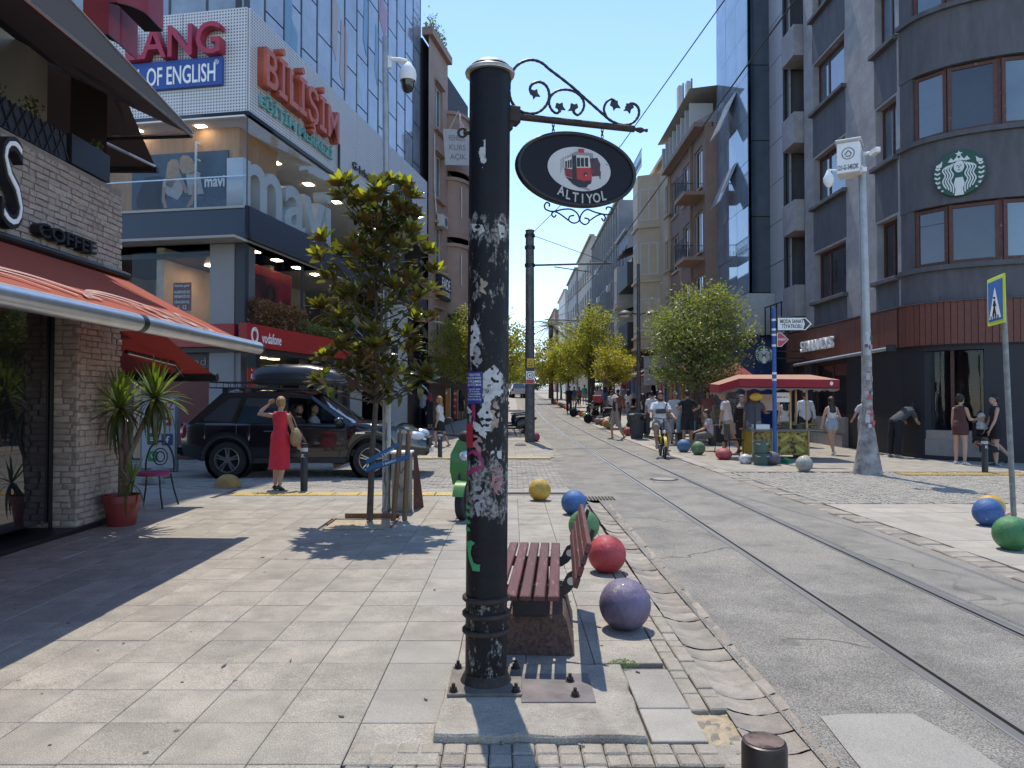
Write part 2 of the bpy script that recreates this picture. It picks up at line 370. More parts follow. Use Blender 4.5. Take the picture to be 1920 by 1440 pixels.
for x, y in cells[:299]:
 g = x > -.75 and x < .1 and y > 3.3
 inst('slab', slg if g and random.random() < .8 else sl, pave, T(x, y, random.uniform(-.002, .0015)) @ RZ(random.uniform(-.004, .004)) @ Matrix.Rotation(random.uniform(-.002, .002), 4, 'X'))
rest = MB()
for x, y in cells[299:]: rest.cbx(x-S/2+.002, x+S/2-.002, y-S/2+.002, y+S/2-.002, -.05, random.uniform(-.002, .001), .003)
tag(rest.build('slab_field', M_slab, pave), kind='stuff')
for y0, y1 in ((3.28, 3.62), (3.63, 4.14)):             # long grey slabs beside the footing
 MB().cbx(.615, .862, y0, y1, -.05, .001, .004).build('slab', M_slabg, pave)
pv = MB().cbx(-.047, .047, -.047, .047, -.05, 0, .008).mesh('paver'); pv.materials.append(M_paver)
for j in range(6):
 for i in range(18):
  x = -.64+i*.0985; y = 3.215-j*.0985
  if x > 1.0 or (.36 < x < .9 and y < 3.03): continue
  inst('paver', pv, pave, T(x, y, random.uniform(-.004, .003)) @ RZ(random.uniform(-.04, .04)))
for i in range(3):
 for k in range(2):
  x = .45+i*.2; y = 2.93-k*.2
  t = MB().cbx(x-.098, x+.098, y-.098, y+.098, -.05, .002, .003)
  for a in range(4):
   for b in range(4): t.lathe((x-.075+a*.05, y-.075+b*.05, 0), [(.016, .002), (.013, .007), (.004, .008)], 8)
  t.build('tactile_tile', M_yel, pave)
ps = [MB().cbx(-.043, .043, -l/2+.002, l/2-.002, -.06, 0, .006).mesh('kerb_paver') for l in (.11, .15, .2)]
for m_ in ps: m_.materials.append(M_paver)
for k, x in enumerate((.912, 1.004)):
 y = 3.62 if True else 0
 for y0, y1 in ((2.7, 3.25), (3.62, 11.2)):
  y = y0
  while y < y1:
   i = random.randrange(3); l = (.11, .15, .2)[i]; inst('kerb_paver', ps[i], pave, T(x, y+l/2, random.uniform(-.006, .003)) @ RZ(random.uniform(-.02, .02))); y += l
h_ = MB(); nx, ny = 8, 10                                # hole where pavers are missing
for j in range(ny+1):
 for i in range(nx+1): h_.v.append((.862+.19*i/nx, 3.255+.37*j/ny, -.028+.018*noise.noise((i*.6, j*.5, 3))+(.012 if i in (0, nx) else 0)))
h_.f = [(j*(nx+1)+i, j*(nx+1)+i+1, (j+1)*(nx+1)+i+1, (j+1)*(nx+1)+i) for j in range(ny) for i in range(nx)]
h_.build('sand_hole', M_sand, pave, 1)
gs = []                                                 # dished gutter stones
for v in range(4):
 b = MB(); L = .186; n = 9; rr = random.Random(v)
 for y in (-L/2+.002, -L/2+.008, L/2-.008, L/2-.002):
  e = .006 if abs(y) > L/2-.005 else 0
  b.v += [(-.158+.316*i/n, y+rr.uniform(-.003, .003), -.036*math.sin(math.pi*i/n)-.008-e*.6+rr.uniform(-.003, .003)) for i in range(n+1)]
 m = n+1; b.f = [(j*m+i, j*m+i+1, (j+1)*m+i+1, (j+1)*m+i) for j in range(3) for i in range(n)]
 me = b.mesh('gutter_stone', 1); me.materials.append(M_gutter); gs.append(me)
gut = tag(strip('gutter', 1.03, 1.39, -1, 11.2, -.075, M_joint, False, st=20), kind='structure')
y = 2.6
while y < 11.1:
 inst('gutter_stone', random.choice(gs), gut, T(1.218+(y-6)*.009+random.uniform(-.004, .004), y, random.uniform(-.006, .006)) @ Matrix.Rotation(random.uniform(-.03, .03), 4, 'X')); y += .19
tag(strip('gutter_channel', 1.0, 1.33, 19, 220, -.012, M_gutter), kind='structure')
# ---- footing under the pole
ft = MB(); pts = []
for i in range(40):
 a = i/40*4; s_ = int(a); t = a-s_
 cs = [(-.35, 3.275), (.585, 3.26), (.6, 4.14), (-.33, 4.15)]; p, q = cs[s_], cs[(s_+1) % 4]
 j = .012 if s_ in (0, 1) else .004
 pts.append((p[0]+(q[0]-p[0])*t+random.uniform(-j, j), p[1]+(q[1]-p[1])*t+random.uniform(-j, j)))
n = len(pts); c0 = (.12, 3.7)
ft.loft([[(x, y, -.05) for x, y in pts], [(x, y, .022) for x, y in pts], [(c0[0]+(x-c0[0])*.985, c0[1]+(y-c0[1])*.985, .032+random.uniform(-.004, .004)) for x, y in pts], [(c0[0]+(x-c0[0])*.6, c0[1]+(y-c0[1])*.6, .036) for x, y in pts], [(c0[0]+(x-c0[0])*.2, c0[1]+(y-c0[1])*.2, .036) for x, y in pts]])
tag(ft.build('concrete_footing', mat('rough_concrete', (.34, .305, .255), .9, var=.2, scale=5, speck=.4, bump=.7, bscale=45, col2=(.25, .22, .18), c2=(.5, .65)), None), kind='structure')
# ---- side street on the left: block paving, and tactile strips
side = tag(strip('side_street', -30, 1.06, 12.4, 18.7, -.06, M_joint, False, st=20), kind='structure')
bl = MB(); y = 12.43; r_ = 0
while y < 18.6:
 x = -8.5+(.1 if r_ % 2 else 0)
 while x < 1.0:
  z = -.022+random.uniform(-.006, .006); bl.cbx(x+.004, x+.196, y+.004, y+.1, -.07, z, .008); x += .2
 y += .104; r_ += 1
tag(bl.build('paving_blocks', M_block, side), kind='stuff')
tag(strip('side_street_far', -30, -8.5, 12.4, 18.7, -.03, M_block, False, parent=side))
tag(strip('road_shoulder', .95, 1.31, 11.15, 19.2, -.019, M_asph, parent=road))
tag(strip('corner_pavement', -14, -5.28, 9.3, 12.45, -.003, M_slabg, False, st=20), kind='structure')
def tact(name, x0, x1, y0, y1, parent, dz=.003):
 b = MB(); b.bx(x0, x1, y0, y1, -.04, dz); x = x0+.03
 while x < x1-.02: b.bx(x, x+.025, y0+.02, y1-.02, dz-.001, dz+.005); x += .06
 return b.build(name, M_yel, parent)
pave.select_set(False)
for i in range(10): tact('tactile_tile', -4.4+i*.4, -4.02+i*.4, 11.55, 11.93, pave)
cr = MB()
for i in range(14):
 for j in range(3):
  if j == 1: continue
  cr.cbx(-4.5+i*.39, -4.112+i*.39, 11.15+j*.39 if j == 0 else 11.95, 11.53+j*.39 if j == 0 else 12.4, -.05, random.uniform(-.003, .002), .004)
cr.build('crossing_slab_row', M_slabg, pave)
fp = tag(strip('far_left_pavement', -9, .98, 18.7, 200, -.004, mat('far_slabs', (.33, .303, .26), .8, var=.15, scale=1.5, speck=.2), True), kind='structure')
sl2 = MB().cbx(-.246, .246, -.246, .246, -.03, .006, .006).mesh('slab'); sl2.materials.append(M_slab)
for i in range(10):
 for j in range(14):
  x = -3.9+i*.5+.25; y = 19.3+j*.5
  inst('slab', sl2, fp, T(x+xs(y), y, zg(y)+random.uniform(-.002, .002)))
for i in range(9): tact('tactile_tile', -3.5+i*.5, -3.02+i*.5, 18.75, 19.05, fp, .01)
# ---- right pavement
rp = tag(strip('right_pavement', 4.2, 14, -4, 10.7, -.03, M_joint, False, st=20), kind='structure')
slr = sl.copy(); slr.materials.clear(); slr.materials.append(mat('light_slab', (.33, .3, .253), .75, var=.15, scale=2, rnd=.08, speck=.25, bump=.1, bscale=60))
for i in range(12):
 for j in range(18):
  x = 4.48+S*(i+.5); y = 3.6+S*(j+.5)
  if y > 10.6 or x > y*.72+.4: continue
  inst('slab', slr, rp, T(x, y, random.uniform(-.002, .002)))
kb = [MB().cbx(-.125, .125, -.1+.003, .1-.003, -.08, 0, .012).mesh('kerb_stone') for k in range(1)][0]; kb.materials.append(M_gutter)
y = 4.2
while y < 17:
 inst('kerb_stone', kb, rp, T(4.34+random.uniform(-.012, .012), y, random.uniform(-.014, .004)) @ RZ(random.uniform(-.05, .05))); y += .2
tag(strip('right_kerb', 4.2, 4.45, 17, 220, -.006, M_gutter, True), kind='structure')
cb = tag(strip('cobbled_crossing', 4.2, 40, 10.7, 15.3, -.04, M_joint, False, st=20), kind='structure')
co = MB(); Wd = 1.5
for c in range(8):
 xc = 4.5+Wd*(c+.5); k = 0
 while True:
  y0 = 10.3+k*.105; k += 1
  if y0 > 15.4: break
  for i in range(14):
   x = -Wd/2+Wd*(i+.5)/14; yy = y0+.42*(1-(x/(Wd/2))**2)
   if not 10.72 < yy < 15.2 or xc+x > 12.5: continue
   a = math.atan(-.84*x/(Wd/2)**2); s2 = .049
   co.obx((xc+x, yy+random.uniform(-.008, .008), -.03+random.uniform(-.004, .006)), s2*2*random.uniform(.78, .93), .08, .05, Matrix.Rotation(a+random.uniform(-.12, .12), 3, 'Z'), .012)
tag(co.build('cobbles', M_cobble, cb), kind='stuff')
fr = tag(strip('far_right_pavement', 4.22, 16, 15.25, 200, -.004, MATS['far_slabs'], True), kind='structure')
for i in range(12):
 for j in range(18):
  x = 4.75+i*.5; y = 15.55+j*.5; inst('slab', sl2, fr, T(x+xs(y), y, zg(y)+random.uniform(-.002, .001)))
for k in range(7): tact('tactile_tile', 7.75+k*.42, 8.14+k*.42, 14.62, 15.0, cb, .012)
# ================================================================ left: the cafe on the corner
M_brick = mat('painted_brick', (.37, .305, .26), .85, var=.18, scale=12, bump=.5, bscale=30, rnd=.12)
M_mort = mat('brick_mortar', (.22, .185, .16), .95, var=.2, scale=20)
M_dark = mat('dark_interior', (.012, .011, .013), .7, var=.3, scale=2)
M_black = mat('black_metal', (.016, .016, .019), .4, .2, var=.2, scale=6)
M_char = mat('charcoal_panel', (.03, .034, .045), .45, var=.1, scale=2)
M_alu = mat('silver_aluminium', (.62, .62, .62), .3, .9, var=.1, scale=5)
M_plast = mat('beige_plaster', (.42, .385, .34), .85, var=.08, scale=2)
M_spot = mat('spot_lamp', (1, .82, .58), .5, emit=10., var=0)
M_gdark = glassmat('dark_glass', (.012, .012, .016), spec=.9)
M_gclear = glassmat('clear_glass', (.05, .06, .07), clear=.96)
cafe = thing('cafe_building', 'corner cafe with painted brick wall, awnings and terrace at the left edge', 'building', (-6.5, 7, 0))
CF = frame((-4.95, 0, 0), (0, 1, 0))
body = MB(); body.bx(-14, -5.55, -3, 9.26, 0, 4.05); body.build('core', M_dark, cafe)
w = MB(CF); w.wall(2.5, 9.32, 2.62, 4.12, [], -.3, 0); w.bx(2.5, 9.32, 4.04, 4.12, -.35, .015); w.build('upper_wall', M_mort, cafe)
w = MB(); w.bx(-5.55, -4.965, 9.25, 9.315, 0, 4.04); w.build('end_wall', M_brick, cafe)
w = MB(); w.bx(-5.5, -4.92, 8.38, 9.25, 0, 2.65); w.build('corner_pier', M_mort, cafe)
brs = []
for v in range(5):
 rr = random.Random(v+3); L, H = .205+rr.uniform(-.01, .01), .058; b = MB(); b.cbx(-L/2, L/2, -H/2, H/2, -.03, .014, .008)
 b.v = [(x+rr.uniform(-.006, .006), y+rr.uniform(-.006, .006), z+rr.uniform(-.004, .006)) for x, y, z in b.v]
 me = b.mesh('brick', 1); me.set_sharp_from_angle(angle=R(50)); me.materials.append(M_brick); brs.append(me)
nb = 0; extra = MB()
def bricks(M, u0, u1, v0, v1, parent, lim):
 global nb
 r = 0; v = v0+.035
 while v < v1:
  u = u0+(.05 if r % 2 else -.05);
  while u < u1-.05:
   L = random.choice((.205, .205, .11)); q = min(u+L, u1+.02)
   c = (max(u, u0-.02)+q)/2; sx = (q-max(u, u0-.02)-.016)/.205
   if sx > .2:
    MM = M @ T(c, v, random.uniform(-.003, .006)) @ RZ(random.uniform(-.03, .03)) @ Matrix.Diagonal((sx, 1, 1, 1))
    if nb < lim: inst('brick', random.choice(brs), parent, MM); nb += 1
    else: me = random.choice(brs); extra.add([MM @ x.co for x in me.vertices], [list(p.vertices) for p in me.polygons])
   u += L+.004
  v += .069; r += 1
bricks(CF, 6.95, 9.33, 2.9, 4.04, cafe, 190)
bricks(frame((-4.92, 0, 0), (0, 1, 0)), 8.38, 9.3, 1.0, 2.62, cafe, 290)
bricks(frame((-4.92, 0, 0), (0, 1, 0)), 8.38, 9.3, .06, 1.0, cafe, 290)
bricks(frame((-5.5, 8.38, 0), (1, 0, 0)), 0.05, .58, .06, 2.62, cafe, 290)
tag(extra.build('brickwork', M_brick, cafe, 50), kind='stuff')
MB().bx(-5.5, -5.2, 2.5, 8.37, .12, 2.62).build('glass_front', M_gdark, cafe)
MB().bx(-5.52, -4.86, 1, 9.36, -.02, .05).build('plinth', M_black, cafe)
MB().bx(-5.19, -5.165, 8.325, 8.36, .05, 2.6).build('downpipe', M_black, cafe)
for y in (4.2, 5.6, 7.0): MB().bx(-5.2, -5.16, y, y+.05, .12, 2.62).build('mullion', M_black, cafe)
# letters S and COFFEE
M_sgn = mat('sign_black', (.012, .012, .014), .4, var=.1); M_lit = mat('letter_white', (.85, .85, .83), .5, var=.05)
me = text_mesh('S', .9, .05, .015, .62); me.materials.append(M_sgn); inst('letter', me, cafe, CF @ T(6.93, 3.16, .09))
me = text_mesh('S', .9, .005, -.035, .62); me.materials.append(M_lit); inst('letter_inlay', me, cafe, CF @ T(6.93, 3.16, .146))
text('letter', 'COFFEE', .145, M_sgn, cafe, CF @ T(8.05, 3.175, .08), .05, .02, width=1.05, split=True)
# upper floor: recess, column, blinds, brick band, red boxes
MB().bx(-14, -6.1, 2, 9.2, 4.1, 7.6).build('upper_storey', M_dark, cafe)
MB().bx(-6.09, -5.75, 8.72, 9.1, 4.12, 6.6).build('column', M_plast, cafe)
MB().bx(-6.1, -5.62, 5, 9.3, 6.15, 7.6).build('brick_band', M_brick, cafe)
for k in range(7): MB().bx(-6.1, -5.605, 5+k*.6, 5.55+k*.6, 6.2, 6.26).build('brick_course', M_mort, cafe)
M_redbox = mat('red_sign_box', (.23, .02, .03), .5, var=.1)
for (px0, px1, pyb, y, h) in ((203, 258, 112, 9.75, .9), (217, 306, 58, 9.5, 1.2)):
 p = at(px0, pyb, y); q = at(px1, pyb, y+.75); b = MB(); n = 10; r = .35; p.z = q.z
 ring = [(p.x, y+.75), (p.x, y)]+[(q.x-r+r*math.sin(a), y+r-r*math.cos(a)) for a in [i/n*math.pi/2 for i in range(n+1)]]+[(q.x, y+.75)]
 b.loft([[(x, yy, p.z) for x, yy in ring], [(x, yy, p.z+h) for x, yy in ring]]); recalc(b.build('red_box', M_redbox, cafe, 40))
 b = MB(); b.loft([[(x, yy, p.z-.012) for x, yy in ring], [(x, yy, p.z-.002) for x, yy in ring]]); recalc(b.build('box_underside', M_black, cafe))
# terrace planter with lattice and plants
pl = thing('terrace_planter', 'dark lattice planter with sparse plants on the cafe parapet', 'planter', (-4.95, 8, 4.12))
MB().bx(-5.2, -4.93, 6.4, 8.15, 4.13, 4.42).build('box', M_char, pl); MB().bx(-5.15, -4.9, 8.2, 8.98, 4.13, 4.46).build('box', M_black, pl)
for i in range(22):
 b = MB(CF); u = 6.4+i*.08; b.obx((u, 4.28, .035), .014, .34, .012, Matrix.Rotation(.55 if i % 2 else -.55, 3, 'Z')); b.build('lattice_bar', M_black, pl)
lp = MB()
for c, nlf, sp in (((-5.05, 7.75, 4.5), 90, .16), ((-5.0, 8.9, 4.5), 60, .1), ((-5.05, 7.2, 4.47), 60, .14)):
 for i in range(nlf):
  a = random.random()*6.28; r = random.random()*sp; p = Vector(c)+Vector((r*math.cos(a)*.5, r*math.sin(a), random.uniform(-.05, sp))); d = Vector((random.uniform(-1, 1), random.uniform(-1, 1), random.uniform(-.3, 1))).normalized()*.045; s_ = d.cross(Vector((.3, .5, .2))).normalized()*.016
  lp.add([p, p+d*.5+s_, p+d, p+d*.5-s_], [(0, 1, 2, 3)])
lp.build('foliage', leafmat('planter_leaf', (.05, .06, .02), (.06, .07, .03)), pl)
# awnings
M_org = clothmat('orange_awning', (.42, .085, .045), (.42, .045, .025), tl=.3); M_whs = mat('awning_print', (.4, .22, .18), .8, var=.05)
aw = thing('front_awning', 'big orange awning with white print and silver front bar over the cafe front', 'awning', (-4, 7, 2.1))
def sheet(pts, m, name, parent, nu=24, nv=8, sag=.02):   # pts: top near, top far, bottom far, bottom near
 a, b_, c, d = [Vector(p) for p in pts]; q = MB()
 for j in range(nv+1):
  for i in range(nu+1):
   s_, t = i/nu, j/nv; p = (a*(1-s_)+b_*s_)*(1-t)+(d*(1-s_)+c*s_)*t; q.v.append(tuple(p-Vector((0, 0, sag*math.sin(math.pi*t)))))
 q.f = [(j*(nu+1)+i, j*(nu+1)+i+1, (j+1)*(nu+1)+i+1, (j+1)*(nu+1)+i) for j in range(nv) for i in range(nu)]
 o = q.build(name, m, parent, 1); return o
sheet([(-4.87, 2.6, 3.0), (-4.87, 9.32, 3.0), (-3.08, 8.9, 2.13), (-3.08, 2.6, 2.13)], M_org, 'fabric', aw)
b = MB(); b.tube([(-3.05, 2.6, 2.12), (-3.05, 6.02, 2.12)], .075, 16); b.tube([(-3.05, 6.06, 2.12), (-3.05, 8.9, 2.11)], .068, 16, flat=1.1); b.build('front_bar', M_alu, aw, 50)
b = MB(); b.tube([(-3.05, 8.9, 2.11), (-3.05, 8.94, 2.11)], .072, 16); b.tube([(-3.05, 6.0, 2.12), (-3.05, 6.08, 2.12)], .078, 16); b.build('bar_cap', M_black, aw, 50)
b = MB(); b.tube([(-4.88, 2.6, 3.05), (-4.88, 9.36, 3.05)], .06, 12, flat=.8); b.build('cassette', M_black, aw, 50)
for y in (4.4, 7.9): b = MB(); b.tube([(-4.9, y, 2.75), (-3.95, y+.5, 2.5), (-3.1, y, 2.12)], .022, 8); b.build('folding_arm', M_alu, aw)
def aplane(y, t): p = Vector((-4.87, y, 3.0))*(1-t)+Vector((-3.08, y, 2.13))*t; return p
AU = Vector((0, 1, 0)); AV = (Vector((-4.87, 0, 3.0))-Vector((-3.08, 0, 2.13))).normalized(); AW = AU.cross(AV)
AF = Matrix(((AU.x, AV.x, AW.x, -3.08), (AU.y, AV.y, AW.y, 0), (AU.z, AV.z, AW.z, 2.13), (0, 0, 0, 1)))
for y0, v0 in ((5.1, .35), (6.55, .4)):            # white printed letters and swirls
 for k in range(3):
  b = MB(AF @ T(y0, v0, .012-.006)); pts = [(.9*math.cos(a)*(.55+.2*k)+.25*k, .5*math.sin(a)*(.5+.2*k)) for a in [R(20)+R(150)*i/18 for i in range(19)]]
  vs = []; [vs.extend([(x, y_, 0), (x*.93, y_*.86, 0)]) for x, y_ in pts]; b.add(vs, [(2*i, 2*i+2, 2*i+3, 2*i+1) for i in range(18)]); b.build('print_swirl', M_whs, aw)
text('print', 'LANO', .5, M_whs, aw, AF @ T(7.75, .28, .0), .001, .0, width=1.35)
aw2 = thing('side_awning', 'dark red awning over the side street beyond the brick pier', 'awning', (-5.4, 10.4, 1.8))
sheet([(-7.5, 9.36, 2.36), (-4.45, 9.36, 2.36), (-4.45, 11.02, 1.87), (-7.5, 11.02, 1.87)], clothmat('red_awning', (.17, .025, .022), (.2, .02, .016), tl=.14), 'fabric', aw2)
b = MB(); b.bx(-7.5, -4.42, 10.98, 11.09, 1.76, 1.87); b.tube([(-4.42, 11.03, 1.82), (-4.385, 11.03, 1.82)], .06, 14); b.build('front_bar', M_black, aw2)
b = MB(); b.tube([(-4.9, 9.4, 2.1), (-4.75, 10.4, 2.0), (-4.9, 11.0, 1.84)], .028, 8); b.build('folding_arm', M_black, aw2)
b = MB(); b.tube([(-4.87, 9.4, 2.075), (-4.72, 10.4, 1.97), (-4.87, 10.98, 1.83)], .009, 6); b.build('arm_cable', M_alu, aw2)
aw3 = thing('upper_side_awning', 'dark brown awning over the side street at the cafe upper floor', 'awning', (-6, 10, 4.8))
sheet([(-7.5, 9.38, 5.85), (-5.14, 9.38, 5.85), (-5.12, 10.6, 4.82), (-7.5, 10.6, 4.82)], clothmat('brown_awning', (.03, .02, .02), tl=.12), 'fabric', aw3)
MB().bx(-7.5, -5.1, 10.57, 10.64, 4.76, 4.83).build('front_bar', M_black, aw3)
b = MB(); b.tube([tuple(at(185, 262, 9.5)), tuple(at(240, 288, 10.1)), tuple(at(290, 312, 10.58))], .022, 8); b.build('folding_arm', M_alu, aw3)
aw4 = thing('upper_front_awning', 'slate grey canopy edge reaching diagonally across the top left corner', 'awning', (-4.3, 7, 4.85))
b = MB(); q0, q1, q2, q3 = Vector((-4.09, 9.4, 4.87)), Vector((-4.09, 3.5, 4.87)), Vector((-3.86, 3.5, 5.3)), Vector((-4.07, 9.4, 4.9)); n = 20
for i in range(n+1): t = i/n; b.v += [tuple(q0*(1-t)+q1*t), tuple(q3*(1-t)+q2*t)]
b.f = [(2*i, 2*i+1, 2*i+3, 2*i+2) for i in range(n)]; b.build('valance', clothmat('slate_cloth', (.1, .11, .13), tl=.15), aw4)
b = MB(); b.tube([(-4.09, 3.5, 4.86), (-4.09, 9.42, 4.86)], .016, 8); b.tube([(-3.86, 3.5, 5.3), (-4.07, 9.4, 4.9)], .01, 6); b.build('front_bar', M_alu, aw4)
b = MB(); b.tube([(-4.09, 9.42, 4.86), (-5.3, 9.42, 4.82)], .022, 8); b.build('end_bar', M_black, aw4); b = MB(); b.tube([(-4.12, 9.4, 4.885), (-5.3, 9.4, 4.845)], .01, 6); b.build('end_trim', M_alu, aw4)
sheet([(-5.9, 3.5, 5.95), (-5.9, 9.4, 5.75), (-4.09, 9.4, 4.87), (-4.09, 3.5, 4.87)], clothmat('brown_awning2', (.035, .028, .03), tl=.1), 'fabric', aw4)
b = MB(); b.add([(-5.62, 9.36, 4.15), (-5.15, 9.36, 4.15), (-5.15, 9.36, 5.6), (-5.62, 9.36, 6.2)], [(0, 1, 2, 3)]); b.build('side_blind', MATS['brown_awning'], aw4)
# ================================================================ left: the tall corner building with the signs
CX, CY = at(461, 700, 18.).x, 18.
TH = R(10.3); FR = frame((CX, CY, 0), (math.sin(TH), math.cos(TH))); FL = frame((CX, CY, 0), (math.cos(TH), -math.sin(TH)))
LB = thing('corner_building', 'tall corner building with white perforated sign band, glass curtain wall and shops below', 'building', (CX, CY, 0))
def perf():
 m = mat('perforated_white', (.6, .6, .61), .5, var=.04, scale=1); n = m.node_tree.nodes; l = m.node_tree.links; p = n['Principled BSDF']; src = p.inputs['Base Color'].links[0].from_socket
 tc = n.new('ShaderNodeTexCoord'); sc = n.new('ShaderNodeVectorMath'); sc.operation = 'SCALE'; sc.inputs['Scale'].default_value = 13.; l.new(tc.outputs['Object'], sc.inputs[0])
 fr = n.new('ShaderNodeVectorMath'); fr.operation = 'FRACTION'; l.new(sc.outputs[0], fr.inputs[0]); sb = n.new('ShaderNodeVectorMath'); sb.operation = 'SUBTRACT'; sb.inputs[1].default_value = (.5, .5, 0); l.new(fr.outputs[0], sb.inputs[0])
 mu = n.new('ShaderNodeVectorMath'); mu.operation = 'MULTIPLY'; mu.inputs[1].default_value = (1, 1, 0); l.new(sb.outputs[0], mu.inputs[0]); ln = n.new('ShaderNodeVectorMath'); ln.operation = 'LENGTH'; l.new(mu.outputs[0], ln.inputs[0])
 lt_ = n.new('ShaderNodeMath'); lt_.operation = 'LESS_THAN'; lt_.inputs[1].default_value = .27; l.new(ln.outputs['Value'], lt_.inputs[0])
 x = n.new('ShaderNodeMix'); x.data_type = 'RGBA'; l.new(lt_.outputs[0], x.inputs[0]); l.new(src, x.inputs[6]); x.inputs[7].default_value = (.07, .07, .08, 1); l.new(x.outputs[2], p.inputs['Base Color']); return m
M_perf = perf(); LR = 14.9; LLn = -13.
V = lambda py, px=461, F=None: fac(px, py, F or FR)[1]
vW0, vW1, vB0, vB1 = V(213), V(10), V(438), V(385)
# perforated panels
for F, us in ((FR, [0, 2.1, 4.5, 6.8, 9.1, 11.4, 13.2, LR]), (FL, [0, -1.75, -3.6, -5.4, -7.5, -10, LLn])):
 for a, b_ in zip(us, us[1:]):
  a, b_ = min(a, b_), max(a, b_); q = MB(); q.bx(a+.008, b_-.008, vW0+.09, vW1, .0, .05); me = q.mesh('perforated_panel'); me.materials.append(M_perf); inst('perforated_panel', me, LB, F)
for F, a, b_ in ((FR, -.06, LR), (FL, LLn, .06)):
 MB(F).bx(a, b_, vW0-.02, vW0+.075, -1.2, .06).build('lower_trim', M_char, LB); MB(F).bx(a+.3, b_-.3, vW0, vW1+.02, -.3, -.02).build('band_backing', M_char, LB)
 MB(F).bx(a, b_, vB0, vB1, -.02, .06).build('fascia', mat('slate_fascia', (.035, .045, .07), .3, var=.08, scale=1.5, spec=.4), LB)
 MB(F).bx(a-.04, b_+.04, vB0-.13, vB0-.004, -.03, .1).build('fascia_trim', M_char, LB)
MB(FR).bx(-0.1, LR, vB1-.06, vB1-.003, -5, -.03).build('gallery_floor', M_plast, LB)
MB(FR).bx(-.1, LR, vW0-.06, vW0-.023, -5, -.04).build('gallery_ceiling', M_white, LB)
core = MB(FR); core.bx(.5, LR, 0, 24, -13, -5.02); core.build('core', M_plast, LB)
MB(FL).bx(LLn, -5.5, vB1, vW0-.07, -6, -.9).build('inner_wall', M_plast, LB)
# curtain wall
M_cw = glassmat('curtain_glass', (.26, .31, .37), spec=.7, rough=.08); M_mul = mat('mullion_grey', (.07, .075, .085), .45, .4, var=.1)
cwp = {}
rng = random.Random(5)
for F, u0, n, sg, nm in ((FR, .25, 14, 1.045, 0), (FL, -.25, 9, -1.045, 1)):
 MB(F).bx(min(u0, u0+n*sg), max(u0, u0+n*sg), vW1-.2, 23, -.5, -.35).build('curtain_backing', M_char, LB)
 for i in range(n):
  a, b_ = sorted((u0+i*sg, u0+(i+1)*sg)); v = vW1-.15-(.75 if i % 2 else 0); j = 0
  MB(F).bx(b_-.03, b_+.03, vW1-.1, 23, -.34, -.265).build('mullion', M_mul, LB)
  while v < 22.5:
   h = 1.55 if (i+j) % 2 else 1.75; lo = max(v, vW1-.1)
   key = (round(b_-a, 3), round(v+h-lo, 2))
   if v+h-lo > .1:
    if key not in cwp: q = MB(); q.bx(.02, key[0]-.02, .025, key[1]-.025, 0, .02); cwp[key] = q.mesh('curtain_pane'); cwp[key].materials.append(M_cw)
    inst('curtain_pane', cwp[key], LB, F @ T(a, lo, -.3+rng.uniform(-.002, .002)) @ Matrix.Rotation(rng.uniform(-.004, .004), 4, 'Y'))
   v += h; j += 1
film = {'blue': (.12, .27, .4), 'peach': (.42, .3, .24), 'rose': (.4, .16, .2)}
for px, py, w_, h_, c in ((548, 40, .55, 2.2, 'blue'), (636, 25, .6, 1.7, 'peach'), (652, 85, .7, 1.9, 'peach'), (695, 25, .5, 1.8, 'blue'), (716, 85, .4, 1.8, 'blue'), (725, 10, .9, 1., 'rose'), (560, 75, .5, 1.4, 'blue')):
 u, v = fac(px, py, FR); q = MB(FR); q.add([(u, v-h_/2, -.272), (u+w_*.7, v-h_/2-.5, -.272), (u+w_, v+h_/2-.3, -.272), (u+.1, v+h_/2, -.272)], [(0, 1, 2, 3)]); q.build('window_film', mat('film_'+c, film[c], .3, var=.1), LB)
# lettering on the band
M_lred = mat('letter_crimson', (.36, .025, .06), .45, var=.06); M_lor = mat('letter_orange', (.5, .12, .075), .5, var=.06); M_lors = mat('letter_orange_side', (.4, .09, .05), .5, var=.06); M_teal = mat('letter_teal', (.16, .42, .4), .5, var=.06); M_blue = mat('board_blue', (.02, .07, .3), .5, var=.06)
u0 = fac(250, 110, FL)[0]; u1, vb = fac(424, 108, FL); vt = fac(424, 48, FL)[1]
text('letter', 'LANG', vt-vb, M_lred, LB, FL @ T((u0+u1)/2+.02, vb, .2), .12, .014, width=u1-u0, split=True)
bu1, bv1 = fac(423, 110, FL); bu0, bv0 = fac(423, 163, FL)
MB(FL).cbx(bu1-4.2, bu1, bv0, bv1, .06, .16, .01).build('sign_board', M_blue, LB)
tu1 = fac(411, 140, FL)[0]; text('letter', 'SCHOOL OF ENGLISH', .46, M_lit, LB, FL @ T(tu1, bv0+.1, .165) @ T(-1.68, 0, 0), .012, .012, width=3.36, split=True)
text('letter', '®', .12, M_lit, LB, FL @ T(bu1-.14, bv1-.2, .165), .005, 0)
a0 = fac(479, 150, FR); a1 = fac(619, 245, FR); vt = fac(479, 72, FR)[1]
text('letter', 'BİLİŞİM', .98, M_lor, LB, FR @ T((a0[0]+a1[0])/2, a0[1]-.12, .26), .05, .016, width=a1[0]-a0[0], split=True)
text('letter_return', 'BİLİŞİM', .98, M_lors, LB, FR @ T((a0[0]+a1[0])/2, a0[1]-.12, .13), .075, .018, width=a1[0]-a0[0])
text('letter', 'EĞİTİM MERKEZİ', .3, M_teal, LB, FR @ T((a0[0]+a1[0])/2, a0[1]-.62, .1), .03, .012, width=a1[0]-a0[0]-.1, split=True)
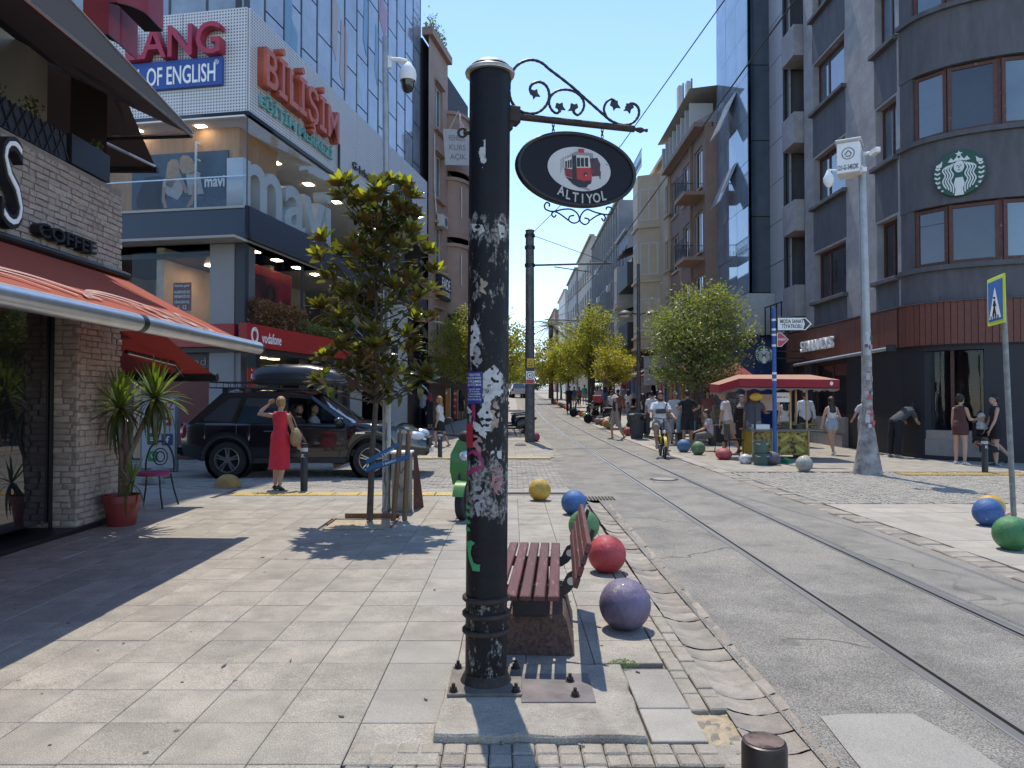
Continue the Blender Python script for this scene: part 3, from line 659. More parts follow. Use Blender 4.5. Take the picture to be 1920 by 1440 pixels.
g = fac(631, 250, FR); MB(FR).bx(g[0]-.03, g[0]+.03, g[1]-1.75, g[1]-.35, .06, .12).build('divider_bar', M_char, LB)
g = fac(657, 308, FR); text('lettering', 'G-lobal yazılım', .26, M_char, LB, FR @ T(g[0], g[1]-.12, .08), .02, .01, width=3.2, centre=False)
g = fac(770, 400, FR); text('letter', 'VİZYONER', .5, M_char, LB, FR @ T(g[0]-1.1, g[1]+.1, .08), .02, .012, width=2.2, split=True); text('lettering', '3D.COM', .3, M_char, LB, FR @ T(g[0]-1.1, g[1]+.75, .08), .02, .012, width=1.6)
# gallery: wooden wall, poster, glass, big letters
M_wood2 = mat('oak_panel', (.5, .28, .14), .6, var=.15, scale=3, stretch=(6, 6, .5), bump=.1)
MB(FL).bx(-8, -.55, vB1, vW0-.06, -1.5, -.55).build('wood_wall', M_wood2, LB); MB(FL).bx(-.62, -.55, vB1, vW0-.06, -2.5, -1.5).build('wood_return', M_wood2, LB)
p0 = fac(228, 385, FL); p1 = fac(408, 268, FL); k = 1.03
po = thing('poster', 'framed fashion poster of two seated women beside a blue background', 'poster', FL @ Vector((p0[0]*k, p0[1], -.5)))
MB(FL).bx(p0[0]*k, p1[0]*k, p0[1]+.03, p1[1], -.549, -.51).build('print', mat('poster_blue', (.05, .09, .13), .5, var=.3, scale=1.2), po)
def pshape(z, m, lv):
 pts = []
 for x, y in z: u, v = fac(220+x/4.571, 250+y/4.571, FL); pts.append((u*k, v, -.508+lv*.003))
 q = MB(FL); q.add(pts, [tuple(range(len(pts)))]); return recalc(q.build('printed_figure', m, po))
skin_p = mat('print_skin', (.4, .27, .21), .6, var=.1); blond = mat('print_blond', (.42, .29, .18), .6, var=.25, scale=14); grey_t = mat('print_tee', (.42, .4, .38), .6, var=.1); jean_p = mat('print_denim', (.08, .11, .16), .6, var=.3); dk_p = mat('print_dark', (.03, .035, .045), .6, var=.2)
pshape([(80, 600), (75, 520), (110, 430), (150, 330), (250, 310), (320, 330), (330, 600)], dk_p, 0); pshape([(290, 600), (330, 520), (440, 500), (600, 490), (850, 520), (850, 585), (560, 595)], jean_p, 1)
pshape([(445, 170), (470, 130), (520, 135), (560, 170), (590, 260), (560, 300), (470, 290), (450, 250)], blond, 2); pshape([(468, 180), (490, 165), (512, 180), (514, 225), (495, 255), (472, 240)], skin_p, 3)
pshape([(500, 300), (560, 275), (620, 300), (640, 420), (655, 470), (520, 480), (510, 380)], grey_t, 2); pshape([(560, 390), (605, 385), (560, 560), (515, 595), (505, 580), (550, 500)], skin_p, 4)
pshape([(345, 200), (380, 165), (430, 170), (450, 220), (445, 300), (380, 420), (330, 400), (330, 300)], blond, 4); pshape([(392, 215), (415, 195), (440, 205), (442, 260), (420, 285), (395, 265)], skin_p, 5)
pshape([(300, 410), (310, 340), (350, 330), (440, 340), (480, 420), (470, 470), (430, 525), (340, 480)], grey_t, 4); pshape([(300, 412), (335, 420), (320, 500), (345, 590), (320, 600), (295, 540)], skin_p, 5); pshape([(420, 300), (455, 285), (470, 330), (520, 440), (525, 470), (490, 460), (450, 350), (420, 330)], skin_p, 6)
u, v = fac(220+745/4.571, 250+405/4.571, FL); text('letter', 'mavi', .3, M_lit, po, FL @ T(u*k, v, -.5), .004, .03, width=.56)
GL = lambda F, a, b_, nm='glass_panel': MB(F).bx(a, b_, vB1+.01, vW0-.03, -.02, -.004).build(nm, M_gclear, LB)
for a, b_ in ((-2.4, -.02), (-4.8, -2.42), (-7.2, -4.82)): GL(FL, a, b_)
for a in range(5): GL(FR, .0+a*2.4+.012, (a+1)*2.4-.012)
b = MB(FL); b.bx(-7.2, 0, vB1+.75, vB1+.78, -.05, -.025); b.build('glass_rail', M_alu, LB)
MB(FR).bx(-.012, .012, vB1, vW0, -.02, .006).build('corner_joint', M_mul, LB)
M_big = mat('big_letter', (.6, .65, .68), .5, var=.05, scale=2)
me = text_mesh('mavi', 1.72, .2, .02); a, b_ = ext_x(me); bpy.data.meshes.remove(me)
text('big_letter', 'mavi', 1.95, M_big, LB, FR @ T(2.75, vB1, -.42), .22, .022, width=5.2, split=True)
for a in (-1.6, -3.4, -5.4): MB(FL).bx(a, a+.25, vW0-.075, vW0-.061, -.4, -.25).build('spot_light', M_spot, LB)
fr_ = thing('display_rack', 'white metal grid rack behind the gallery glass', 'rack', FR @ Vector((3, vB1, -1.6)))
for i in range(9): MB(FR).bx(.3+i*.75, .34+i*.75, vB1, vW0-.45, -1.62, -1.58).build('upright', M_white, fr_)
for v in (vB1+1.0, vW0-.47, vW0-.9): MB(FR).bx(.3, 6.34, v, v+.04, -1.61, -1.59).build('rail', M_white, fr_)
MB(FR).bx(0, 14.5, vB1, vW0-.06, -5, -4.4).build('back_wall', mat('gallery_wall', (.36, .33, .3), .8, var=.5, scale=1.5), LB)
for i in range(5): MB(FR).bx(1+i*2.2, 1.3+i*2.2, vW0-.075, vW0-.061, -1.2, -.95).build('spot_light', M_spot, LB)
# mezzanine and shop level
vS0, vS1 = V(648, 443), V(604, 443)
MB(FR).bx(-.6, LR, vB0-.2, vB0-.14, -4, .02).build('soffit', M_plast, LB); MB(FL).bx(LLn, .02, vB0-.2, vB0-.141, -4, -.0).build('soffit', M_plast, LB)
MB(FL).bx(-1.02, -.36, 0, vB0-.2, -.7, -.06).build('pillar', mat('grey_pillar', (.3, .295, .29), .7, var=.06, scale=2), LB)
MB(FL).bx(-.36, -.2, 0, vB0-.2, -.75, -.1).build('pillar_return', MATS['grey_pillar'], LB)
MB(FR).bx(.02, .2, vS1, vB0-.2, -.3, -.06).build('corner_frame', M_char, LB)
M_vred = mat('fascia_red', (.36, .02, .022), .4, var=.06, scale=1)
MB(FR).bx(-.32, 7.9, vS0, vS1, .0, .2).build('red_fascia', M_vred, LB); MB(FL).bx(-3.6, -.2, vS0+.004, vS1-.004, .02, .2).build('red_fascia', M_vred, LB)
u, v = fac(479, 640, FR); text('letter', 'vodafone', .27, M_lit, LB, FR @ T(u+.02, v-.04, .2) @ T(.42, 0, 0), .012, .004, width=.98, split=True)
u, v = fac(463, 629, FR); b = MB(FR @ T(u, v, .2)); n = 24
b.loft([[(r*.82*math.cos(2*math.pi*i/n), r*math.sin(2*math.pi*i/n), w_) for i in range(n)] for r, w_ in ((.2, 0), (.2, .015), (.13, .015), (.13, 0))], caps=False); b.build('logo_ring', M_lit, LB)
b = MB(FR @ T(u, v, .2)); b.prism([(-.02, .1), (.02, .19), (.07, .2), (.05, .13), (.03, .1)], 0, .015); b.build('logo_tail', M_lit, LB)
# mezzanine windows
room = mat('shop_wall', (.5, .43, .34), .8, var=.25, scale=.8)
MB(FL).bx(-8, -1.0, vS1, vB0-.2, -3.2, -3.0).build('room_wall', room, LB); MB(FL).bx(-8, -1.02, vB0-.5, vB0-.38, -3, -.1).build('room_ceiling', M_char, LB)
MB(FL).bx(-8, -1.02, vS0, vS0+.1, -3, -.1).build('room_floor', room, LB)
for i, a in enumerate((-3.0, -5.2)): MB(FL).bx(a-2.15 if i else a-.0-.2, a+1.97 if not i else a-.05, vS1, vB0-.3, -.1, -.085).build('window_pane', M_gclear, LB)
for px, py in ((430, 466), (345, 468), (287, 473), (270, 480), (420, 507), (350, 502)):
 u, v = fac(px if px < 385 else px-70, py, FL); MB(FL).bx(u-.12, u+.12, vB0-.53, vB0-.505, -1.2, -1.05).build('spot_light', M_spot, LB)
cpn = thing('campaign_poster', 'dark red campaign poster hanging behind the upper shop window', 'poster', FL @ Vector((-1.9, vS1, -.3)))
u0, v0 = fac(318, 582, FL); u1, v1 = fac(352, 528, FL)
MB(FL).bx(u0, u1, v0, v1, -.16, -.14).build('print', mat('maroon_print', (.16, .03, .03), .6, var=.1), cpn)
for s, t, h_ in (('Eskisini getir', .86, .06), ('KAMPANYASI', .62, .075), ('DEVAM EDİYOR!', .46, .075), ('CİHAZINI SEÇ', .27, .065), ('6  12', .06, .1)): text('print_line', s, h_, M_lit, cpn, FL @ T((u0+u1)/2, v0+(v1-v0)*t, -.137), .002, .01, width=(u1-u0)*.85 if len(s) > 6 else (u1-u0)*.5)
for px in (288, 372):
 u, v = fac(px, 522, FL); MB(FL).bx(u-.22, u+.22, v-.05, v+.05, -2.95, -2.8).build('wall_lamp', M_char, LB); MB(FL).bx(u-.2, u+.2, v+.052, v+.07, -2.94, -2.82).build('lamp_glow', M_spot, LB)
# right mezzanine: red display, glass, hedge
MB(FR).bx(.22, 8.1, vS1, vB0-.2, -2.6, -2.4).build('room_wall', room, LB)
MB(FR).bx(.5, 3.2, vS1, vB0-.5, -.5, -.45).build('display_frame', M_vred, LB)
u0, v0 = fac(483, 600, FR); MB(FR).bx(.85, 3.05, vS1, vB0-.75, -.44, -.42).build('display_screen', mat('display_dark', (.05, .015, .02), .3, var=.5, scale=.8, col2=(.3, .01, .03), c2=(.45, .6), c2scale=.9), LB)
b = MB(FR @ T(1.95, vS1+1.0, -.41)); b.loft([[(r*.82*math.cos(2*math.pi*i/n), r*math.sin(2*math.pi*i/n), w_) for i in range(n)] for r, w_ in ((.28, 0), (.28, .012), (.18, .012), (.18, 0))], caps=False); b.build('display_logo', M_sgn, LB)
for a, b_ in ((.22, 3.3), (3.36, 5.6), (5.66, 8)): MB(FR).bx(a, b_, vS1, vB0-.22, -.2, -.185).build('window_pane', M_gclear, LB)
for a in (3.3, 5.6, 8): MB(FR).bx(a, a+.06, vS1, vB0-.2, -.22, -.15).build('window_mullion', M_char, LB)
for i in range(4): MB(FR).bx(.9+i*1.2, 1.2+i*1.2, vB0-.225, vB0-.202, -.5, -.3).build('spot_light', M_spot, LB)
hedge = thing('window_box_hedge', 'copper and green hedge along the top of the red shop fascia', 'hedge', FR @ Vector((2.8, vS1, .1)))
def leafcloud(n, fn, l, parent, m, name, wr=.45):
 q = MB()
 for i in range(n):
  p = Vector(fn()); d = Vector((random.gauss(0, 1), random.gauss(0, 1), random.gauss(0, 1)+.2)).normalized(); e = d.cross(Vector((random.gauss(0, 1), random.gauss(0, 1), random.gauss(0, 1)))).normalized(); k = l*random.uniform(.6, 1.3)
  q.add([p, p+d*k*.5+e*k*wr*.5, p+d*k, p+d*k*.5-e*k*wr*.5], [(0, 1, 2, 3)])
 return q.build(name, m, parent)
def hp(a, b_, h):
 def f():
  u = random.uniform(a, b_); hh = h*(.75+.25*noise.noise((u*2.2, 1, 5))+.1*noise.noise((u*9, 1, 5))); return FR @ Vector((u, vS1+random.random()**.7*hh, random.uniform(-.12, .2)))
 return f
leafcloud(4200, hp(.15, 3.0, .85), .09, hedge, leafmat('copper_leaf', (.13, .065, .035), (.16, .09, .05)), 'copper_foliage'); leafcloud(2600, hp(2.4, 5.2, .42), .08, hedge, leafmat('hedge_green', (.1, .12, .045), (.12, .14, .06)), 'green_foliage')
# ground floor shop fronts
MB(FR).bx(.2, 7.6, 0, vS0-.02, -3.2, -3.0).build('shop_back', mat('shop_back', (.5, .35, .22), .8, var=.3, scale=.6), LB); MB(FR).bx(0, 7.8, vS0-.12, vS0-.01, -3, .05).build('shop_ceiling', M_char, LB)
for a, b_ in ((.25, 3.3), (3.5, 4.7), (4.9, 6.4)): MB(FR).bx(a, b_, .1, vS0-.14, -.15, -.135).build('shop_glass', M_gclear, LB)
for a, b_ in ((3.3, 3.5), (4.7, 4.9), (6.4, 6.6)): MB(FR).bx(a, b_, 0, vS0-.1, -.25, -.08).build('shop_frame', M_char, LB)
MB(FR).bx(6.6, 7.6, 0, vS0-.1, -.5, -.05).build('shop_pier', MATS['grey_pillar'], LB)
for i in range(4): MB(FR).bx(.8+i*.7, 1.1+i*.7, vS0-.14, vS0-.122, -1, -.8).build('spot_light', M_spot, LB)
MB(FR).bx(.06, .4, .6, vS0-.2, .0, .03).build('red_banner', M_vred, LB)
for i, s in enumerate('ILK KEZ'):
 if s != ' ': text('letter', s, .12, M_lit, LB, FR @ T(.23, 2.4-i*.2, .032), .003, .01)
MB(FR).bx(.07, .39, .82, 1.02, .032, .04).build('banner_tag', M_lit, LB)
MB(FR).bx(-.22, .0, 2.25, 2.75, .15, .38).build('speaker', M_black, LB)
for i in range(9): b = MB(FR); u = 1.0+i*.3; b.lathe((0, 0, 0), [(.09, 0), (.1, .3), (.05, .42), (.06, .5), (.02, .55)], 10); M_ = FR @ T(u, .75, -.9) @ Matrix.Rotation(-math.pi/2, 4, 'X'); b.v = [tuple(M_ @ Vector(p)) for p in MB().lathe((0, 0, 0), [(.09, 0), (.1, .3), (.05, .42), (.06, .5), (.02, .55)], 10).v]; b.build('product', mat('product_%d' % (i % 3), [(.5, .12, .05), (.45, .05, .05), (.4, .3, .2)][i % 3], .6), LB)
MB(FR).bx(.6, 4.4, 0, .74, -1.2, -.6).build('counter', room, LB)
# further shops of the same building
MB(FR).bx(7.9, 11.2, 0, 3.0, -3.4, -3.2).build('shop_back', mat('boutique', (.05, .03, .03), .8, var=.8, scale=2), LB)
MB(FR).bx(7.9, 11.2, 2.4, 3.6, -.4, .0).build('shop_sign', M_black, LB);
MB(FR).bx(11.2, 12.0, 0, 5.2, -.6, .12).build('white_pier', mat('white_pier', (.5, .5, .5), .7, var=.08), LB); MB(FR).bx(12.0, LR, 0, 5.2, -.8, -.3).build('dark_front', M_black, LB)
MB(FR).bx(7.9, LR, 3.6, vB0-.2, -1, -.3).build('upper_glazing', M_gdark, LB)
for i in range(60): b = MB(FR); b.obx((8.1+random.random()*2.9, .3+random.random()*2, -2.6+random.random()*.3), .12, .3, .1); b.build('hanging_garment', mat('garment_%d' % (i % 4), [(.3, .25, .22), (.12, .03, .05), (.4, .36, .33), (.05, .05, .07)][i % 4], .8), LB)
# left face, ground: red glazing and the board of icons
MB(FL).bx(-13, -1.05, 0, vS0+.0, -.5, -.4).build('red_glazing', mat('red_glass', (.12, .012, .02), .35, var=.25, scale=1, spec=.3), LB)
for u in (-3.4, -6): MB(FL).bx(u, u+.06, 0, vS0, -.4, -.36).build('glazing_bar', M_char, LB)
MB(FL).bx(-5.5, -1.03, vS0-.5, vS0+.2, -.4, -.3).build('dark_header', M_char, LB); text('letter', 'red', .2, mat('pink_neon', (.4, .3, .3), .6), LB, FL @ T(-1.5, vS0-.42, -.29), .006, 0, width=.5)
ib = thing('icon_board', 'white freestanding board with rows of round-cornered icons beside the parked car', 'sign board', at(300, 885, 15.5))
IB = frame((at(300, 885, 15.5).x, 15.5, 0), (1, -.12))
def ib_(px, py): return fac(px, py, IB)
a = ib_(262, 878); c = ib_(334, 742)
q = MB(IB); q.cbx(a[0], c[0], -.02, c[1], -.06, .0, .02); q.build('frame', mat('board_frame', (.2, .2, .21), .5, var=.1), ib); q = MB(IB); q.bx(a[0]+.05, c[0]-.06, .06, c[1]-.05, .0, .01); q.build('face', mat('board_white', (.5, .5, .51), .5, var=.05), ib)
def icon(px, py, r, col, nm):
 u, v = ib_(px, py); s_ = r*15.5/FPX; q = MB(IB @ T(u, v, .012)); pts = []
 for cx, cy, a0 in ((1, 1, 0), (-1, 1, 90), (-1, -1, 180), (1, -1, 270)):
  for j in range(5): a = R(a0+j*22.5); pts.append((s_*(.7*cx+.3*math.cos(a)), s_*(.7*cy+.3*math.sin(a))))
 q.prism(pts, 0, .006); return q.build('icon', mat(nm, col, .5, var=.15), ib), u, v, s_
o, u, v, s_ = icon(288, 791, 10.5, (.4, .05, .06), 'icon_red'); q = MB(IB @ T(u, v, .019)); q.loft([[(r*s_*math.cos(i*.35), r*s_*math.sin(i*.35), 0) for i in range(18)] for r in (.45, .3)], caps=False); q.bx(.4*s_, .55*s_, .4*s_, .55*s_, 0, .002); q.build('icon_mark', M_lit, ib)
q = MB(IB @ T(u, v, .019)); q.loft([[(r*s_*max(-1, min(1, 1.35*math.cos(i*.35))), r*s_*max(-1, min(1, 1.35*math.sin(i*.35))), 0) for i in range(18)] for r in (.78, .68)], caps=False); q.build('icon_mark', M_lit, ib)
o, u, v, s_ = icon(314, 790, 8, (.4, .04, .04), 'icon_tube'); q = MB(IB @ T(u, v, .019)); q.add([(-.25*s_, -.35*s_, 0), (.4*s_, 0, 0), (-.25*s_, .35*s_, 0)], [(0, 1, 2)]); q.build('icon_mark', M_lit, ib)
o, u, v, s_ = icon(287, 823, 11, (.02, .13, .05), 'icon_green'); q = MB(IB @ T(u, v, .019))
for k in range(3): q.bx(-.45*s_, .45*s_, (-.3+.25*k)*s_, (-.18+.25*k)*s_, 0, .002)
q.build('icon_mark', M_lit, ib)
o, u, v, s_ = icon(314, 824, 11, (.03, .07, .2), 'icon_blue'); text('icon_mark', 'f', 1.5*s_, M_lit, ib, IB @ T(u+.1*s_, v-.9*s_, .02), .002, .02)
o, u, v, s_ = icon(287, 855, 9.5, (.05, .25, .1), 'icon_phone'); q = MB(IB @ T(u, v, .019)); q.tube([(-.3*s_, .35*s_, 0), (-.25*s_, -.05*s_, 0), (.05*s_, -.3*s_, 0), (.38*s_, -.3*s_, 0)], .12*s_, 6); q.build('icon_mark', M_lit, ib)
u, v = ib_(312, 768); text('letter', 'HIZ', .16, MATS['icon_red'], ib, IB @ T(u, v, .012), .003, .02)
# ================================================================ right: dark corner building with the coffee shop
M_plg = mat('grey_plaster', (.32, .312, .318), .85, var=.16, scale=2.5, bump=.6, bscale=5, col2=(.25, .244, .25), c2=(.45, .65), c2scale=1.2)
M_plk = mat('charcoal_plaster', (.09, .089, .1), .8, var=.22, scale=2, bump=.3, bscale=8, col2=(.075, .072, .075), c2=(.64, .74), c2scale=7, stretch=(2, 2, .5))
M_blackw = mat('black_wall', (.016, .0155, .02), .6, var=.1, scale=2)
M_frw = mat('redwood_frame', (.085, .03, .022), .55, var=.3, scale=8, col2=(.22, .17, .15), c2=(.62, .7), c2scale=9)
M_gsky = glassmat('sky_glass', (.09, .12, .15), spec=.9, rough=.03, rnd=.5); M_groom = glassmat('room_glass', (.035, .038, .042), spec=.6, rnd=.8)
M_plank = mat('redwood_plank', (.14, .045, .028), .6, var=.2, scale=4, rnd=.1, stretch=(4, 4, .4), bump=.15, col2=(.16, .06, .04), c2=(.55, .8))
SB = thing('dark_corner_building', 'dark grey corner building with rounded end, red wooden windows and a coffee shop below', 'building', (11, 19, 0))
FS = frame((10.2, 27.2, 0), (0, -1)); UE = 7.85                   # straight street front, u runs towards the camera
sills = [4.75, 7.95, 11.15, 14.35, 17.5]
cols = [(2.3, 2.35), (6.55, 1.12)]
holes = [(u, u+w_, s_+.0, s_+1.62) for s_ in sills for u, w_ in cols]
w = MB(FS); w.wall(1.5, UE, 3.86, 20, holes, -.3, 0); w.build('street_wall', M_plg, SB)
MB().bx(10.52, 22, 20.2, 25.7, 0, 20).build('core', M_blackw, SB)
for s_ in sills:
 for (u, w_), kd in zip(cols, ('left', 'two')):
  window(SB, FS @ T(u, s_, 0), w_, 1.62, M_frw, M_gsky if s_ > 7 else M_groom, kd, .2, .09)
  MB(FS).cbx(u-.1, u+w_+.12, s_-.12, s_-.004, -.02, .16, .01).build('sill', M_plk, SB)
  MB(FS).bx(u-.04, u+w_+.04, s_-1.5, s_-.13, -.02, .012).build('apron', M_plk, SB)
# rounded end
class Bend:
 def __init__(s, pts):
  P = [Vector((*p, 0)) for p in pts]; out = []; n = len(P)
  for i in range(n-1):
   p0, p1, p2, p3 = P[max(0, i-1)], P[i], P[i+1], P[min(n-1, i+2)]
   for j in range(12): t = j/12; out.append(.5*((2*p1)+(p2-p0)*t+(2*p0-5*p1+4*p2-p3)*t*t+(3*p1-p0-3*p2+p3)*t**3))
  out.append(P[-1]); s.p = out; s.d = [0]
  for a, b in zip(out, out[1:]): s.d.append(s.d[-1]+(b-a).length)
  s.L = s.d[-1]
 def fr(s, u):
  u = max(0, min(s.L-1e-6, u)); i = 0
  while s.d[i+1] < u: i += 1
  t = (u-s.d[i])/(s.d[i+1]-s.d[i]); p = s.p[i]*(1-t)+s.p[i+1]*t; k = (s.p[min(i+2, len(s.p)-1)]-s.p[max(i-1, 0)]).normalized(); return p, k
 def __matmul__(s, v): p, k = s.fr(v[0]); n = Vector((k.y, -k.x, 0)); return p+n*v[2]+Vector((0, 0, v[1]))
 def M(s, u): p, k = s.fr(u); return frame((p.x, p.y, 0), (k.x, k.y))
BD = Bend([(10.2, 19.35), (10.36, 18.65), (10.95, 17.98), (12.0, 17.45), (13.6, 17.1), (16, 16.95)])
def cb(u0, u1, v0, v1, w0, w1, name, m, st=.2):
 b = MB(BD); n = max(1, int((u1-u0)/st)); us = [u0+(u1-u0)*i/n for i in range(n+1)]
 b.loft([[(u, v0, w1), (u, v1, w1), (u, v1, w0), (u, v0, w0)] for u in us]); return recalc(b.build(name, m, SB, 30))
L = BD.L
for i, (a, b_) in enumerate(((3.86, 4.75), (6.3, 7.98), (9.72, 11.2), (12.9, 14.4), (16.1, 20))): cb(0, L, a, b_, -.3, .02, 'spandrel', M_plk)
for s_ in (4.75, 7.98, 11.2, 14.4): cb(-.0, L, s_-.07, s_+.05, -.3, .12, 'sill_band', M_plk)
wu = [(.55, 1.25), (1.4, 2.35), (2.55, 4.1), (4.3, 5.9)]
for s_, t_ in ((4.8, 6.3), (8.03, 9.72), (11.25, 12.9), (14.45, 16.1)):
 cb(0, .45, s_, t_, -.3, 0, 'pier', M_plk); cb(.45, L, s_, t_, -.36, -.34, 'room_dark', M_blackw)
 for k, (a, b_) in enumerate(wu):
  Mw = BD.M((a+b_)/2); wd_ = b_-a+.08; window(SB, Mw @ T(-wd_/2, s_+.03, -.02), wd_, t_-s_-.06, M_frw, M_gsky if (k == 2 or s_ > 7 and k != 1) else M_groom, 'one', .1, .085)
 for a in (1.28, 2.4, 4.15): cb(a, a+.14, s_, t_, -.3, -.12, 'mullion', M_frw)
# wood band of planks
v0, v1 = 2.84, 3.88
me = MB().cbx(-.066, .066, 0, v1-v0, -.02, .02, .004).mesh('plank'); me.materials.append(M_plank)
u = .07
while u < UE+.0: inst('plank', me, SB, FS @ T(u, v0-.02*(UE-u)/UE, .1+random.uniform(-.003, .003))); u += .137
u = .09
while u < L: inst('plank', me, SB, BD.M(u) @ T(0, v0, .1+random.uniform(-.003, .003))); u += .137
MB(FS).bx(-.05, UE, v0-.03, v1+.05, -.1, .06).build('band_backing', M_blackw, SB); cb(0, L, v0-.03, v1+.05, -.1, .06, 'band_backing', M_blackw); cb(0, L, v1, v1+.03, -.1, .16, 'band_cap', M_plk); MB(FS).bx(-.05, UE+.05, v1, v1+.03, -.1, .16).build('band_cap', M_plk, SB)
# ground floor
gh = [(2.0, 4.6, .95, 2.7), (.3, 1.5, 0, 2.7)]
w = MB(FS); w.wall(0, UE, 0, 2.86, gh, -.4, 0); w.build('shop_wall', M_blackw, SB)
MB(FS).bx(0, UE, 0, 2.9, -2.2, -2.0).build('shop_inside', mat('shop_inside', (.03, .012, .014), .8, var=.8, scale=1.4), SB)
window(SB, FS @ T(2.0, .95, 0), 2.6, 1.75, M_frw, M_gclear, 'two', .15, .08); window(SB, FS @ T(.3, 0, 0), 1.2, 2.7, M_frw, M_groom, 'one', .2, .08, name='door')
MB(FS).cbx(1.9, 4.7, .4, .93, -.1, .12, .01).build('stone_sill', mat('stone_sill', (.27, .25, .22), .8, var=.15), SB); MB(FS).cbx(1.9, 4.7, 0, .4, -.1, .2, .01).build('stone_base', mat('stone_base', (.24, .23, .21), .85, var=.15), SB)
bag = mat('coffee_bag', (.26, .21, .19), .7, var=.3, scale=10); bm_ = MB().cbx(-.11, .11, 0, .13, -.06, .06, .03).mesh('coffee_bag', 1); bm_.materials.append(bag)
sh_ = thing('bag_shelf', 'shelf stacked with small coffee bags inside the shop window', 'shelf', FS @ Vector((3.5, .95, -.6)))
for k in range(11):
 MB(FS).bx(2.7, 4.5, .97+k*.16, .985+k*.16, -.6, -.4).build('shelf_board', M_blackw, sh_)
 for j in range(7): inst('coffee_bag', bm_, sh_, FS @ T(2.85+j*.24, .985+k*.16, -.48))
for a, b_, z0, z1, kind in ((0, .75, 0, 2.86, 'w'), (.75, 2.05, .5, 2.7, 'h'), (2.05, 3.6, 0, 2.86, 'w'), (3.6, 4.55, .45, 2.7, 'h'), (4.55, L, 0, 2.86, 'w')):
 if kind == 'w': cb(a, b_, z0, z1, -.4, .0, 'shop_wall', M_blackw)
 else:
  cb(a, b_, z1, 2.86, -.4, 0, 'shop_lintel', M_blackw); cb(a, b_, 0, z0, -.3, .02, 'stone_base', MATS['stone_base']); cb(a, b_, z0, z0+.22, -.4, -.02, 'stone_sill', MATS['stone_sill'])
  cb(a, b_, z0+.2, z1, -1.6, -1.5, 'shop_inside', MATS['shop_inside']); cb(a+.55, a+.62, z0+.2, z1, -.3, -.22, 'window_post', M_frw); cb(a, b_, z0+.22, z1, -.26, -.25, 'shop_pane', M_gclear)
cb(0, L, 0, .1, .0, .03, 'skirting', M_blackw)
b = MB(BD); b.bx(4.2, 4.42, 1.6, 2.65, -.6, -.55); b.build('menu_poster', mat('menu_orange', (.3, .07, .04), .6, var=.4, scale=6), SB); text('poster_text', 'PASS', .1, M_white, SB, BD.M(4.31) @ T(0, 1.75, -.54), .003, .02, width=.2)
for k in range(4): b = MB(); Mm = BD.M(3.75+k*.12) @ Matrix.Rotation(-math.pi/2, 4, 'X'); b.M = Mm; b.lathe((0, .5, 1.05), [(.035, 0), (.035, .35), (.012, .42), (.012, .5)], 10); b.build('bottle', mat('bottle_green', (.03, .05, .05), .2), SB)
